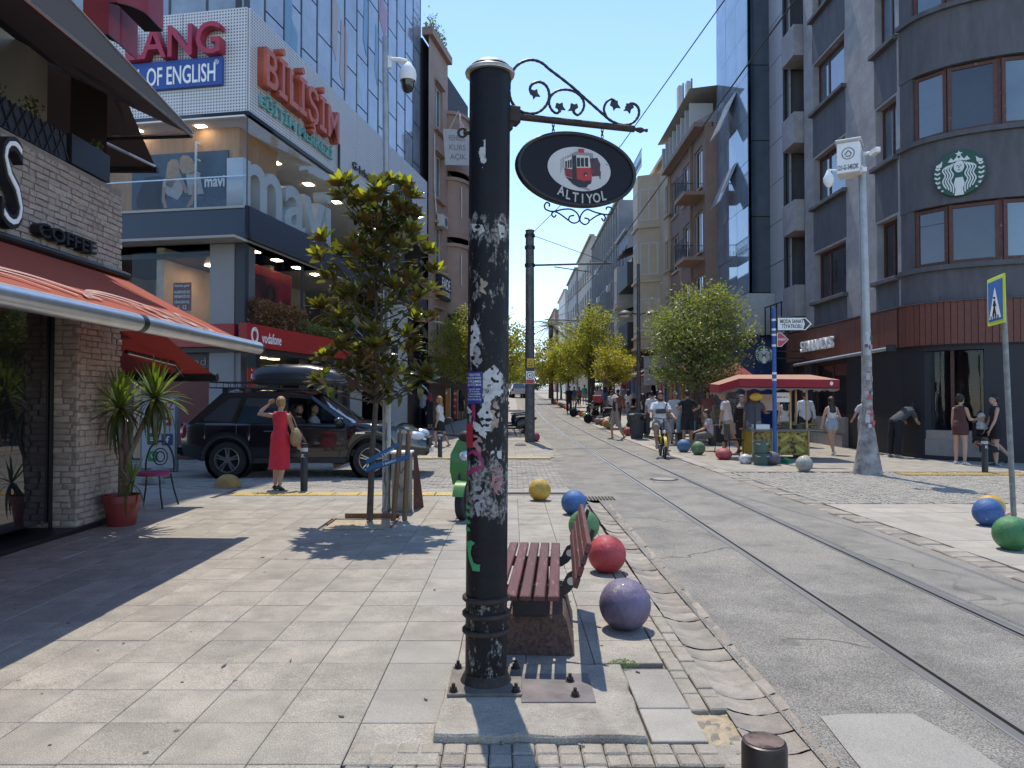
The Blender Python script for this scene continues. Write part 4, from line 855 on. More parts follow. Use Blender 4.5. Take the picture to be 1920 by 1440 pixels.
# roller awning tube, letters, round logos
b = MB(FS); b.tube([(1.2, 2.68, .3), (UE-.05, 2.82, .32)], .055, 14); b.build('roller_tube', M_alu, SB, 50); b = MB(FS); b.bx(UE-.06, UE+.08, 2.74, 2.92, .2, .4); b.bx(1.1, 1.22, 2.6, 2.76, .2, .38); b.build('roller_bracket', M_blackw, SB)
ua, ub = fac(1517, 650, FS)[0], fac(1577, 640, FS)[0]; va = fac(1545, 655, FS)[1]
text('letter', 'STARBUCKS', .36, M_lit, SB, FS @ T((ua+ub)/2, va-.02, .26), .05, .02, width=ub-ua, split=True)
M_lgreen = mat('logo_green', (.01, .07, .045), .5, var=.06); M_lwhite = mat('logo_white', (.62, .64, .62), .5, var=.04)
def siren(parent, M, r):                               # round green emblem: crowned figure with two wavy tails
 b = MB(M); b.lathe((0, 0, 0), [(r, -.03), (r, .02), (r*.97, .03), (.001, .03)], 48); b.build('disc', M_lgreen, parent)
 k = 0
 def put(pts, lv=1, m=M_lwhite): b = MB(M); b.prism([(x*r, y*r) for x, y in pts], .03, .03+.006*lv); return recalc(b.build('emblem_piece', m, parent))
 def ribbon(pts, w):
  pts = smooth_(pts); L_, R2 = [], []
  for i, p in enumerate(pts):
   q = pts[min(i+1, len(pts)-1)]; o = pts[max(i-1, 0)]; d = Vector((q[0]-o[0], q[1]-o[1])); d.normalize(); L_.append((p[0]-d.y*w, p[1]+d.x*w)); R2.append((p[0]+d.y*w, p[1]-d.x*w))
  put(L_+R2[::-1])
 put([(.0, .98), (.04, .88), (.14, .87), (.06, .8), (.1, .7), (0, .76), (-.1, .7), (-.06, .8), (-.14, .87), (-.04, .88)])
 put([(-.42, .52), (-.3, .7), (-.2, .58), (-.08, .72), (0, .62), (.08, .72), (.2, .58), (.3, .7), (.42, .52), (.25, .5), (0, .55), (-.25, .5)])
 put([(.2*math.cos(a), .28+.26*math.sin(a)) for a in [i*.42 for i in range(15)]])
 put([(-.1, .33), (-.03, .33), (-.03, .3), (-.1, .3)], 2, M_lgreen); put([(.03, .33), (.1, .33), (.1, .3), (.03, .3)], 2, M_lgreen); put([(-.06, .14), (.06, .14), (.03, .11), (-.03, .11)], 2, M_lgreen); put([(-.012, .3), (.012, .3), (.02, .2), (-.02, .2)], 2, M_lgreen)
 for s in (-1, 1):
  for q in range(4):
   x0 = .24+.1*q; ribbon([(s*x0*.8, .45-.03*q), (s*(x0+.08), .2), (s*(x0-.02), -.05), (s*(x0+.08), -.3), (s*(x0-.02), -.55), (s*(x0+.02)*.85, -.85+.08*q)], .026)
  for q in range(6): yy = .3-.2*q; w0 = .93*math.sqrt(max(.02, 1-yy*yy)); ribbon([(s*.72, yy+.02), (s*(.72+w0)/2, yy-.04), (s*w0, yy+.03)] if w0 > .75 else [(s*.6, yy+.02), (s*.66, yy), (s*w0, yy)], .035)
  put([(s*.66, .36), (s*.62, .62), (s*.74, .5), (s*.88, .45), (s*.84, .34)])
 put([(-.14, -.2), (.14, -.2), (.2, -.45), (.14, -.7), (.18, -.97), (-.18, -.97), (-.14, -.7), (-.2, -.45)])
def smooth_(pts, k=5):
 out = []; n = len(pts)
 for i in range(n-1):
  p0, p1, p2, p3 = [Vector((*pts[max(0, min(n-1, j))], 0)) for j in (i-1, i, i+1, i+2)]
  for j in range(k): t = j/k; out.append(.5*((2*p1)+(p2-p0)*t+(2*p0-5*p1+4*p2-p3)*t*t+(3*p1-p0-3*p2+p3)*t**3))
 out.append(Vector((*pts[-1], 0))); return [(p.x, p.y) for p in out]
best = min((abs(((BD.fr(u_)[0].x)/(BD.fr(u_)[0].y)*FPX+960)-1803), u_) for u_ in [i*.05 for i in range(100)])[1]
lg = thing('round_logo_sign', 'large round green emblem sign on the curved dark wall', 'sign', BD @ (best, 6.4, .1)); p_ = BD @ (best, 0, 0); hy = CAM_H+(HORIZ-324)/FPX*p_.y
siren(lg, BD.M(best) @ T(0, hy, .1), .56)
lg2 = thing('hanging_logo_sign', 'smaller round green emblem sign sticking out behind the blue signpost', 'sign', at(1432, 680, 25.5)); q = at(1432, 665, 25.5)
siren(lg2, frame((q.x, 25.5, q.z), (1, 0)), .31); b = MB(); b.bx(q.x+.3, 10.2, 25.5, 25.56, q.z+.1, q.z+.14); b.bx(q.x+.3, 10.2, 25.5, 25.56, q.z-.14, q.z-.1); b.build('arm', M_black, lg2)
# balconies and service column at the far end
for i, s_ in enumerate((4.4, 7.4, 10.5, 13.6)):
 b = MB(FS); b.bx(.2, 1.35, s_, s_+.12, -.9, .3); b.bx(.2, 1.35, s_+.12, s_+1.1, .22, .3); b.bx(1.27, 1.35, s_+.12, s_+1.1, -.9, .22); b.bx(.2, .28, s_+.12, s_+1.1, -.9, .22); b.build('balcony', M_plg, SB)
MB(FS).bx(.05, 1.5, 3.86, 20, -1.2, -1.0).build('recess_wall', M_plk, SB); MB(FS).bx(-.1, .05, 3.86, 20, -1.2, .05).build('recess_side', M_plk, SB)
for s_ in (4.6, 7.6, 10.7, 13.8): window(SB, FS @ T(.45, s_, -1.0), .7, 2.1, M_frw, M_groom, 'one', .02, .07)
b = MB(FS); b.cyl((.0, 3.9, .12), (.0, 16.5, .12), .06); b.build('drainpipe', M_black, SB)
rl = thing('roof_cage', 'dark metal cage with air conditioners above the far end of the plank band', 'cage', FS @ Vector((.3, 3.9, .2)))
for u in (-1.1, -.5, .1, .6): MB(FS).bx(u, u+.04, 3.92, 5.0, .5, .54).build('post', M_black, rl)
MB(FS).bx(-1.1, .64, 4.96, 5.0, .5, .545).build('rail', M_black, rl); MB(FS).bx(-1.0, -.3, 3.95, 4.6, -.05, .4).build('air_conditioner', mat('ac_white', (.5, .49, .46), .6, var=.1), rl)
# ---- glass office and panelled building next door
GB = thing('glass_building', 'blue mirrored glass office tower between the grey and the brown buildings', 'building', (9.5, 31, 0))
XG, y0, y1 = 9.45, 29.2, 33.6; GF = frame((XG, y1, 0), (0, -1)); M_bl = glassmat('blue_mirror', (.2, .27, .35), spec=.7, rough=.03, wob=.02); M_dk = glassmat('smoke_mirror', (.045, .06, .08), spec=.7)
MB().bx(XG+.1, 20, y0+.05, y1, 0, 24).build('core', M_black, GB); cw = (y1-y0)/3
pm_ = MB().bx(.008, cw-.008, .01, 1.74, -.03, 0).mesh('glass_panel'); pm_.materials.append(M_bl); ps_ = MB().bx(.01, .78, .01, 3.0, -.03, 0).mesh('side_panel'); ps_.materials.append(M_dk)
op = [(1, fac(1390, 205, GF)[1]), (1, fac(1390, 340, GF)[1])]
for i in range(3):
 for j in range(10):
  v = 5.7+j*1.75; inst('glass_panel', pm_, GB, GF @ T(i*cw, v, .1+random.uniform(-.003, .003)) @ Matrix.Rotation(random.uniform(-.006, .006), 4, 'X'))
for u_, v_ in op:                                       # tilted open lights
 b = MB(GF @ T(cw*1.05, v_+.85, .12) @ Matrix.Rotation(R(-24), 4, 'X')); b.bx(0, cw*1.0, -1.75, 0, -.02, .02); b.build('open_light', mat('open_pane', (.42, .5, .58), .08, var=.1, spec=.8), GB)
SF = frame((XG, y0, 0), (1, 0))
for j in range(6): inst('side_panel', ps_, GB, SF @ T(.02, 5.7+j*3.02, .02))
MB().bx(XG-.3, XG+.75, y0-.5, y1, 4.0, 5.6).build('white_box_fascia', mat('white_fascia', (.42, .42, .41), .6, var=.08), GB)
b = MB(frame((XG-.3, y1, 0), (0, -1))); b.bx(.4, 3.6, 4.1, 5.4, .005, .03); b.build('blue_poster', mat('sky_poster', (.06, .2, .5), .5, var=.6, scale=1.5), GB)
MB().bx(XG+.05, 10.3, y0-.2, y1, 0, 3.95).build('blue_shop', mat('blue_shop', (.01, .035, .14), .5, var=.1), GB)
PB = thing('panel_building', 'narrow building clad in pale grey metal panels beside the glass tower', 'building', (10.2, 28, 0))
MB().bx(10.27, 18, 27.25, 29.2, 0, 24).build('core', M_black, PB)
pp = MB().bx(.01, .72, .01, 1.55, -.03, 0).mesh('panel'); pp.materials.append(mat('grey_panel', (.42, .42, .44), .45, var=.05, rnd=.06)); PF = frame((10.24, 29.2, 0), (0, -1))
for i in range(3):
 for j in range(12): inst('panel', pp, PB, PF @ T(i*.73, 3.6+j*1.57, .03))
# ================================================================ buildings further up the street
M_sillc = mat('pale_sill', (.38, .35, .3), .8, var=.1); M_fwh = mat('white_frame', (.5, .5, .49), .5, var=.05); M_ac = mat('ac_white', (.5, .49, .46), .6, var=.1)
def acu(parent, F, u, v, w=.0):
 b = MB(F); b.cbx(u, u+.8, v, v+.55, w+.05, w+.35, .02); b.build('air_conditioner', M_ac, parent); b = MB(F); b.cyl((u+.5, v+.27, w+.35), (u+.5, v+.27, w+.362), .2, n=16); b.build('fan_grille', M_black, parent)
def railing(parent, F, u0, u1, v, w, h=.95, st=.13, m=None):
 b = MB(F); b.bx(u0, u1, v+h-.03, v+h, w-.02, w+.01); b.bx(u0, u1, v+.06, v+.08, w-.015, w+.005); u = u0
 while u <= u1: b.bx(u-.006, u+.006, v+.08, v+h-.03, w-.012, w); u += st
 u = u0+st
 while u < u1-st:
  b.tube([(u+.045*math.cos(a), v+.45+.2*math.sin(a), w-.006) for a in [i*.63 for i in range(11)]], .006, 4); u += st*1.5
 return b.build('railing', m or M_iron, parent)
def bld(name, label, side, x, y0, y1, h, wm, f0, fh, nf, ncol, ww, wh, fm=None, gm=None, kind='two', sill=True, bay=None, ac=(), cornice=.25, mats=None, depth=8, u_off=0., grp=None):
 fm = fm or M_fwh; gm = gm or M_groom; z0 = zg((y0+y1)/2); Wd = y1-y0; xa = x+xs((y0+y1)/2)
 F = frame((xa, y1, z0), (0, -1)) if side > 0 else frame((xa, y0, z0), (0, 1))
 t = thing(name, label, 'building', (xa, (y0+y1)/2, z0), grp); holes = []
 for j in range(nf):
  for i in range(ncol):
   u = Wd*(i+.5)/ncol-ww/2+u_off; v = f0+j*fh; holes.append((u, u+ww, v, v+wh))
 w = MB(F); w.wall(0, Wd, 0, h, holes, -.2, 0); w.add([(0, h, 0), (Wd, h, 0), (Wd, h, -depth), (0, h, -depth), (0, -.5, 0), (Wd, -.5, 0), (Wd, -.5, -depth), (0, -.5, -depth)], [(0, 1, 2, 3), (0, 3, 7, 4), (1, 5, 6, 2)]); w.build('wall', wm, t)
 q = MB(F); q.bx(.1, Wd-.1, 0, h-.1, -depth+.1, -.22); q.build('core', M_dark, t)
 for a, c, v, v2 in holes:
  window(t, F @ T(a, v, 0), ww, wh, fm, gm, kind, .08, .06)
  if sill:
   key = ('sill', round(ww, 3), wm.name)
   if key not in WINC: me = MB().cbx(-.07, ww+.07, -.09, -.004, -.02, .1, .008).mesh('sill'); me.materials.append(M_sillc); WINC[key] = me
   inst('sill', WINC[key], t, F @ T(a, v, 0))
 if cornice: MB(F).bx(-.02, Wd+.02, h-.02, h+.2, -.3, cornice).build('cornice', wm, t)
 for i, j in ac: a = holes[j*ncol+i]; acu(t, F, a[0], a[2]-.7)
 return t, F
M_brown = mat('brown_plaster', (.27, .185, .145), .85, var=.12, scale=1.5); M_cream = mat('cream_plaster', (.52, .42, .3), .85, var=.1, scale=1.2); M_beige = mat('beige_wall', (.36, .32, .265), .85, var=.1, scale=1)
M_grey1 = mat('grey_wall', (.27, .27, .27), .85, var=.12, scale=1); M_grey2 = mat('blue_grey_wall', (.24, .255, .28), .85, var=.15, scale=1.5); M_wht = mat('white_wall', (.55, .54, .52), .8, var=.06); M_bd = mat('dark_slate', (.03, .033, .042), .6, var=.15); M_pk = mat('pink_brown', (.36, .25, .2), .85, var=.12, scale=1.4)
# brown block with balconies
t, F = bld('apartment_block', 'brown apartment block with iron balconies next to the glass tower', 1, 9.3, 33.6, 41, 13.6, M_brown, 5.0, 3.0, 3, 3, 1.5, 1.95, kind='two', cornice=.5)
for j in range(3):
 v = 4.5+j*3.0
 b = MB(F); b.bx(5.3, 7.3, v, v+.16, -.1, .95); b.build('balcony_slab', M_brown, t); railing(t, F, 5.3, 7.3, v+.14, .93); railing(t, F @ T(5.32, 0, .95) @ Matrix.Rotation(math.pi/2, 4, 'Y'), 0, .9, v+.14, 0); railing(t, F, 2.8, 4.6, v+.5, .12, .9)
MB(F).bx(4.85, 5.05, 3, 13.6, 0, .12).build('pilaster', M_brown, t); MB(F).bx(.4, 7.4, 3.2, 4.5, .01, .9).build('dark_fascia', M_bd, t)
b = MB(F); b.add([(0, 13.8, .45), (7.4, 13.8, .45), (7.4, 15.4, -2.4), (0, 15.4, -2.4), (0, 13.8, -2.4), (7.4, 13.8, -2.4)], [(0, 1, 2, 3), (1, 5, 2), (0, 3, 4)]); b.build('attic', M_grey1, t)
for i in range(8): MB(F).bx(.2+i*.9, .26+i*.9, 13.8, 15.0, -.6, .5).build('attic_post', M_fwh, t)
b = MB(F); b.add([(-.1, 15.3, .7), (7.5, 15.3, .7), (7.5, 15.7, -2.5), (-.1, 15.7, -2.5)], [(0, 1, 2, 3)]); b.build('roof', M_sillc, t)
an = thing('cell_antenna', 'group of white mobile antenna panels on the roof edge', 'antenna', F @ Vector((.6, 16.5, -.6)))
for u, v, w_ in ((.4, 16.4, -.4), (1.9, 16.0, -.5), (.2, 14.8, -.3)):
 MB(F).cbx(u, u+.42, v, v+1.9, w_-.1, w_+.12, .03).build('panel', M_wht, an); b = MB(F); b.cyl((u+.2, v-1.6, w_-.2), (u+.2, v+2.1, w_-.2), .05); b.build('mast', M_grey1, an)
# cream bay-window block
def bay(t, F, u0, u1, w, v0, v1, wm, floors, fh, wh, slant=.5):
 pl_ = [(u0, 0), (u0+slant, w), (u1-slant, w), (u1, 0)]; b = MB(F)
 b.loft([[(u, v0, q) for u, q in pl_], [(u, v1, q) for u, q in pl_]]); b.build('bay', wm, t)
 for v in [v0]+[f-.35 for f in floors]:
  b = MB(F); o = .12; b.loft([[(u0-o, v-.1, 0), (u0+slant-o*.5, v-.1, w+o), (u1-slant+o*.5, v-.1, w+o), (u1+o, v-.1, 0)], [(u0-o, v+.03, 0), (u0+slant-o*.5, v+.03, w+o), (u1-slant+o*.5, v+.03, w+o), (u1+o, v+.03, 0)]]); b.build('bay_cornice', wm, t)
 for f in floors:
  for (a, c) in ((pl_[0], pl_[1]), (pl_[1], pl_[2]), (pl_[2], pl_[3])):
   A = F @ Vector((a[0], 0, a[1])); C_ = F @ Vector((c[0], 0, c[1])); L_ = (C_-A).length; Fm = frame((A.x, A.y, F.to_translation().z), (C_-A)); window(t, Fm @ T(.1, f, .075), L_-.2, wh, M_fwh, M_gsky if a == pl_[0] else M_groom, 'one' if L_ < 1.2 else 'two', .06, .08)
t, F = bld('bay_block', 'cream apartment block with a tall angular bay over the street tree', 1, 9.2, 41, 46.5, 14.5, M_cream, 5.0, 3.1, 3, 2, 1.1, 1.7, u_off=1.2)
bay(t, F, .6, 3.3, 1.2, 4.0, 14.2, M_cream, (5.0, 8.3, 11.5), 3.2, 1.9); railing(t, F, .4, 3.6, 14.5, 1.1, 1.1)
t, F = bld('dark_balcony_block', 'narrow black fronted block with boxed balconies between cream bays', 1, 9.1, 46.5, 50.5, 11.5, M_bd, 5, 3.1, 2, 2, 1.1, 1.6, gm=M_gsky)
for v in (4.2, 8.0): b = MB(F); b.prism([(0, v), (4, v), (4, v+1.5), (0, v+1.5)], 0, 1.3); b.build('balcony_box', M_bd, t); b = MB(F); b.add([(0, v+2.8, .0), (4, v+2.8, .0), (4, v+2.3, 1.4), (0, v+2.3, 1.4)], [(0, 1, 2, 3)]); b.build('canopy', M_bd, t)
t, F = bld('round_bay_block', 'small cream house with stacked bay windows and plants', 1, 9.0, 50.5, 55, 10.2, M_cream, 4.5, 3, 2, 2, 1.0, 1.6); bay(t, F, 1, 4, 1.1, 3.4, 10, M_cream, (4.4, 7.5), 3, 1.7, .8)
t, F = bld('gable_block', 'pale blue grey building with blank gable above the bay houses', 1, 9.2, 55, 60, 13.2, M_grey2, 4.6, 3.0, 3, 3, 1.1, 1.6); MB(F).bx(0, 5, 13.1, 15.5, -9, -1.5).build('attic', M_grey2, t)
sg = thing('blue_shop_sign', 'dark blue projecting sign with white star motif', 'sign', F @ Vector((4, 6, .5))); MB(F).bx(2.6, 4.4, 6.2, 8.2, .6, .75).build('board', mat('sign_blue', (.02, .03, .16), .5, var=.1), sg)
text('lettering', 'NIS', .6, M_white, sg, F @ T(3.5, 7.2, .76), .01, .02); b = MB(F); b.bx(2.6, 4.4, 8.3, 10.6, .3, .5); b.build('slatted_screen', M_grey1, sg)
t, F = bld('grid_block', 'large grey office block with tight window grid and air conditioners', 1, 9.3, 60, 80, 16.5, M_grey1, 4.5, 3, 4, 13, 1.05, 1.7, ac=[(2, 1), (4, 2), (7, 0), (9, 2), (11, 1), (3, 3), (6, 1)])
for i in range(14): MB(F).bx(20*i/13-.06, 20*i/13+.06, 3.8, 16.3, 0, .14).build('fin', M_grey1, t)
bld('beige_block', 'beige apartment block with dark window strips far up the right side', 1, 9.2, 80, 97, 17.5, M_beige, 4.6, 3.0, 4, 6, 1.7, 1.5, ac=[(1, 1), (3, 2), (4, 0)])
bld('dark_grey_block', 'dark weathered block beyond the beige one on the right', 1, 9.0, 97, 112, 16.5, M_grey1, 4.6, 3, 4, 5, 1.6, 1.5)
bld('white_block', 'white modern block with narrow dark windows closing the view on the right', 1, 8.6, 112, 128, 15.5, M_wht, 4.6, 3.2, 3, 4, .9, 2.2, fm=M_black)
bld('last_block', 'tan building at the far end of the street', 1, 8.0, 128, 150, 14, M_pk, 4.6, 3, 3, 6, 1.4, 1.5)
# shop fronts along the right side
rng2 = random.Random(9)
for k, (y0, y1, col, lab) in enumerate(((33.7, 37, (.02, .02, .025), 'dark kiosk like shop front under the brown block'), (37.1, 41, (.3, .28, .26), 'white coffee shop front with hanging sign'), (41.2, 46.4, (.03, .03, .035), 'shop front with hanging clothes below the cream bay'), (46.6, 55, (.25, .02, .1), 'magenta framed shop front beyond the lamp post'), (55.2, 66, (.3, .3, .3), 'pale shop front far along the right pavement'), (66.2, 80, (.05, .06, .09), 'dark blue shop front far along the right pavement'))):
 z0 = zg((y0+y1)/2); xa = 9.15+xs(y0); F = frame((xa, y1, z0), (0, -1)); t = thing('shop_front', lab, 'shop front', (xa, (y0+y1)/2, z0)); m = mat('shopcol_%d' % k, col, .6, var=.1); Wd = y1-y0
 MB(F).bx(0, Wd, 2.7, 3.6, .05, .5).build('fascia', m, t); MB(F).bx(0, .3, 0, 2.7, .05, .45).build('jamb', m, t); MB(F).bx(Wd-.3, Wd, 0, 2.7, .05, .45).build('jamb', m, t); MB(F).bx(.3, Wd-.3, 0, 2.7, .02, .06).build('window_glass', M_gdark, t)
 b = MB(F); b.add([(0, 2.9, .5), (Wd, 2.9, .5), (Wd, 2.35, 1.7), (0, 2.35, 1.7)], [(0, 1, 2, 3)]); b.build('awning', clothmat('shop_awning_%d' % k, [(.25, .24, .22), (.3, .05, .05), (.3, .29, .27)][k % 3], tl=.3), t)
 if k in (0, 2):
  for i in range(26): b = MB(F); u = .4+rng2.random()*(Wd-.9); b.cbx(u, u+.35, 1.0+rng2.random()*.9, 1.9+rng2.random()*.4, .5+rng2.random()*.6, .6+rng2.random()*.6+.5, .04); b.build('hanging_garment', mat('rack_%d' % (i % 6), [(.35, .05, .07), (.3, .3, .32), (.05, .06, .12), (.4, .35, .3), (.3, .12, .2), (.1, .15, .25)][i % 6], .8), t)
cs = thing('coffee_sign', 'large white hanging COFFEE shop sign beside the big street tree', 'sign', at(1232, 725, 30)); p0 = at(1208, 722, 30); p1 = at(1256, 668, 30); cf = frame((p0.x, 30, p0.z), (1, 0)); MB(cf).bx(0, p1.x-p0.x, 0, p1.z-p0.z, -.08, 0).build('board', mat('sign_offwhite', (.4, .39, .38), .6, var=.06), cs)
text('lettering', 'COFFEE', .27, M_sgn, cs, cf @ T(.62, .42, .005), .004, .02, width=.85)
MB(cf).bx(p1.x-p0.x, 9-p0.x, .9, .96, -.06, -.02).build('arm', M_black, cs)
# ---- left side of the street
FD = thing('rounded_block', 'pinkish brown block with stepped rounded bays and a tattoo sign on the left', 'building', (-4, 34, 0))
uL = FR @ Vector((LR, 0, 0)); FF = frame((uL.x+.1, uL.y, 0), (.2, 1))
wins = [(.95, 2.15, v, v+2.1) for v in (7.4, 10.7, 13.9)]+[(.95, 2.15, 4.3, 5.6)]
w = MB(FF); w.wall(0, 3, 0, 17.9, wins, -.25, 0); w.build('wall', M_pk, FD); MB(FF).bx(0, 8, 0, 17.6, -8, -.3).build('core', M_dark, FD)
for a, c, v, v2 in wins: window(FD, FF @ T(a, v, 0), c-a, v2-v, M_fwh, M_gsky, 'two', .12, .08); MB(FF).cbx(a-.12, c+.15, v-.14, v-.005, -.02, .18, .02).build('sill', M_pk, FD); MB(FF).cbx(a-.08, c+.1, v2+.03, v2+.15, -.02, .14, .02).build('hood', M_pk, FD)
def rbay(u0, r, v0, v1, k):
 b = MB(FF); n = 14; pl_ = [(u0+r-r*math.cos(a), r*.62*math.sin(a)) for a in [math.pi*i/n for i in range(n+1)]]; b.loft([[(u, v0, q) for u, q in pl_], [(u, v1, q) for u, q in pl_]]); b.build('round_bay', M_pk, FD, 40)
 for v in (v0, v1-.15):
  b = MB(FF); b.loft([[(u0+r+(u-u0-r)*1.09, v, q*1.15) for u, q in pl_], [(u0+r+(u-u0-r)*1.09, v+.16, q*1.15) for u, q in pl_]]); b.build('bay_moulding', M_pk, FD, 40)
MB(FF).bx(-.06, 3.1, 17.7, 18.05, -.3, .2).build('cornice', M_pk, FD)
for v0, v1 in ((5.6, 9.0), (9.3, 12.2), (12.5, 15.4)): rbay(3.0, 1.15, v0, v1, 0)
for v in (7.0, 10.3, 13.4):
 A = FF @ Vector((3.35, 0, .58)); window(FD, frame((A.x, A.y, 0), (math.sin(R(-10)), math.cos(R(-10)))) @ T(0, v, .1), .9, 1.5, M_fwh, M_gsky, 'two', .05, .07)
acu(FD, FF, 1.1, 9.4); b = MB(FF); b.tube([(.7, 13.5, .05), (.72, 11.0, .06), (.85, 10.0, .1), (1.15, 9.8, .1)], .035, 6); b.build('ac_pipe', M_ac, FD)
MB(FF).bx(-.0, 3.4, 0, 3.4, -.1, .06).build('black_front', M_black, FD)
tt = thing('tattoo_sign', 'black box sign with white FADE TATTOO lettering on the brown block', 'sign', FF @ Vector((1.6, 6, .2))); a = fac(808, 497, FF); c = fac(835, 457, FF)
MB(FF).cbx(1.0, 2.6, 6.1, 7.2, .06, .3, .02).build('box', M_black, tt); text('letter', 'FADE', .5, M_lit, tt, FF @ T(1.8, 6.58, .305), .006, .01, width=1.3, split=True); text('letter', 'TATTOO', .24, M_lit, tt, FF @ T(1.8, 6.24, .305), .006, .01, width=1.3, split=True)
bn = thing('hanging_banner', 'white banner leaning out from the upper windows of the brown block', 'banner', FF @ Vector((2, 11.5, .6))); b = MB(FF @ T(1.2, 13.9, .3) @ Matrix.Rotation(R(14), 4, 'Z') @ Matrix.Rotation(R(-35), 4, 'Y')); b.bx(0, 1.6, -1.6, 0, -.01, .01); b.build('cloth', mat('banner_cloth', (.5, .5, .5), .8, var=.08), bn)
for i, s in enumerate(('REHBER', 'KURS', 'AÇIK')): text('lettering', s, .25, M_grey2, bn, FF @ T(1.2, 13.9, .3) @ Matrix.Rotation(R(14), 4, 'Z') @ Matrix.Rotation(R(-35), 4, 'Y') @ T(.8, -.5-i*.42, .012), .003, .02, width=1.0)
fl = thing('flag', 'small white and red flag on a pole at the brown block', 'flag', FF @ Vector((2.4, 13.9, .3))); b = MB(FF); b.cyl((2.3, 13.9, .1), (2.5, 15.2, .7), .02); b.build('pole', M_fwh, fl)
b = MB(FF); b.add([(2.5+.55*i/6, 15.1-.35*i/6-.5*j, .7+.08*math.sin(i*1.3+j)) for j in range(3) for i in range(7)], [(j*7+i, j*7+i+1, j*7+8+i, j*7+7+i) for j in range(2) for i in range(6)]); b.build('cloth', clothmat('flag_cloth', (.6, .55, .55)), fl); b = MB(FF); b.cyl((2.75, 14.6, .79), (2.75, 14.6, .8), .13); b.build('emblem', MATS['icon_red'], fl)
rp_ = leafcloud(420, lambda: FF @ Vector((random.uniform(.1, 2.8), 18.0+abs(random.gauss(0, .45)), random.uniform(-.3, .1))), .16, None, leafmat('roof_plant', (.06, .1, .03), (.07, .11, .04)), 'roof_plant'); tag(rp_, 'wispy green plants growing along the brown block roof edge', 'plant', kind='stuff')
for k, (v, u) in enumerate(((5.0, 1.2), (4.0, 1.9))):
 ba = thing('blue_awning', ('upper' if k == 0 else 'lower')+' dark blue sloped awning under the tattoo sign', 'awning', FF @ Vector((u, v, .5)), 'dark blue awnings'); b = MB(FF); b.add([(u, v, .05), (u+2.2, v, .05), (u+2.2, v-.45, 1.3), (u, v-.45, 1.3), (u+2.2, v-.75, 1.3), (u, v-.75, 1.3)], [(0, 1, 2, 3), (3, 2, 4, 5)]); b.build('cloth', clothmat('blue_cloth', (.04, .09, .17), tl=.3), ba)
t, F = bld('pale_block', 'pale block with stacked windows beyond the brown one on the left', -1, -4.1, 40.5, 50, 13.2, M_beige, 4.4, 2.9, 3, 4, 1.2, 1.7, ac=[(1, 1), (2, 0)])
t, F = bld('lettered_block', 'far left block with large white letters along its roof', -1, -4.4, 50, 66, 13.0, M_grey1, 4.4, 2.9, 3, 6, 1.5, 1.6); text('roof_letter', 'ROYAL', 1.6, M_wht, t, F @ T(8, 13.4, .1), .08, .02, width=9, split=True)
bld('end_block', 'last grey block visible up the street on the left', -1, -4.6, 66, 100, 12.5, M_grey1, 4.4, 2.9, 3, 10, 1.5, 1.6)
# ================================================================ trees along the street
M_bark = mat('bark', (.075, .058, .045), .9, var=.35, scale=20, bump=.6, bscale=40)
def tree(name, label, base, c, r, n, leaf, lm, seed, clumps=70, trunk=.11, group='trees along the street', cut=.0, fill=.55):
 rr = random.Random(seed); t = thing(name, label, 'tree', base, group); base = Vector(base); c = Vector(c); cl = []
 while len(cl) < clumps:
  d = Vector((rr.gauss(0, 1), rr.gauss(0, 1), rr.gauss(0, 1))).normalized()*(rr.random()**.45); d.z = max(d.z, -.75)
  k = 1+.16*noise.noise(d*2.3+Vector((seed, 0, 0))); cl.append(Vector((c.x+d.x*r[0]*k, c.y+d.y*r[1]*k, c.z+d.z*r[2]*k)))
 b = MB(); fork = Vector((c.x, c.y, max(base.z+.9, c.z-r[2]*.75))); b.tube([base, base*.5+fork*.5+Vector((.05, .03, 0)), fork], [trunk, trunk*.8, trunk*.66], 10)
 for p in cl[::3]: m_ = fork.lerp(p, .5)+Vector((0, 0, -.08)); b.tube([fork, m_, p], [trunk*.42, trunk*.22, .012], 6)
 b.build('trunk', M_bark, t, 50); q = MB(); vs = q.v; fs = q.f
 for i in range(n):
  p0 = cl[rr.randrange(clumps)]; s = min(r)*.145; p = p0+Vector((rr.gauss(0, s), rr.gauss(0, s), rr.gauss(0, s*.8)))
  d = Vector((rr.gauss(0, 1), rr.gauss(0, 1), rr.gauss(0, .8)+.15)).normalized(); e = d.cross(Vector((rr.gauss(0, 1), rr.gauss(0, 1), rr.gauss(0, 1)+.8))).normalized(); k = leaf*rr.uniform(.6, 1.3); j = len(vs)
  e2 = d.cross(e)*k*.1; a_ = p+d*k*.45
  vs += [tuple(p), tuple(a_+e*k*.24+e2), tuple(p+d*k), tuple(a_-e*k*.24+e2)]; fs.append([j, j+1, j+2, j+3])
 q.build('crown', lm, t); return t
L_ol = leafmat('olive_leaf', (.125, .15, .06), (.18, .2, .1), tl=.36); L_ye = leafmat('yellow_leaf', (.2, .185, .04), (.22, .2, .07), tl=.5); L_dg = leafmat('dark_leaf', (.07, .09, .03), (.09, .1, .04), tl=.3)
L_lm = leafmat('lime_leaf', (.17, .175, .04), (.19, .2, .07), tl=.5)
G3 = lambda x, y: (x, y, zg(y))
tree('street_tree', 'broad olive green street tree behind the food cart', G3(6.36, 26), (6.5, 26, 3.62), (1.95, 1.8, 1.85), 15000, .13, L_ol, 3, 95, .12)
tree('street_tree', 'round yellow topped tree near the middle of the right kerb', G3(5.0, 47.5), (5.2, 47.5, 4.85), (2.25, 2.1, 2.35), 11000, .16, L_lm, 5, 80, .13)
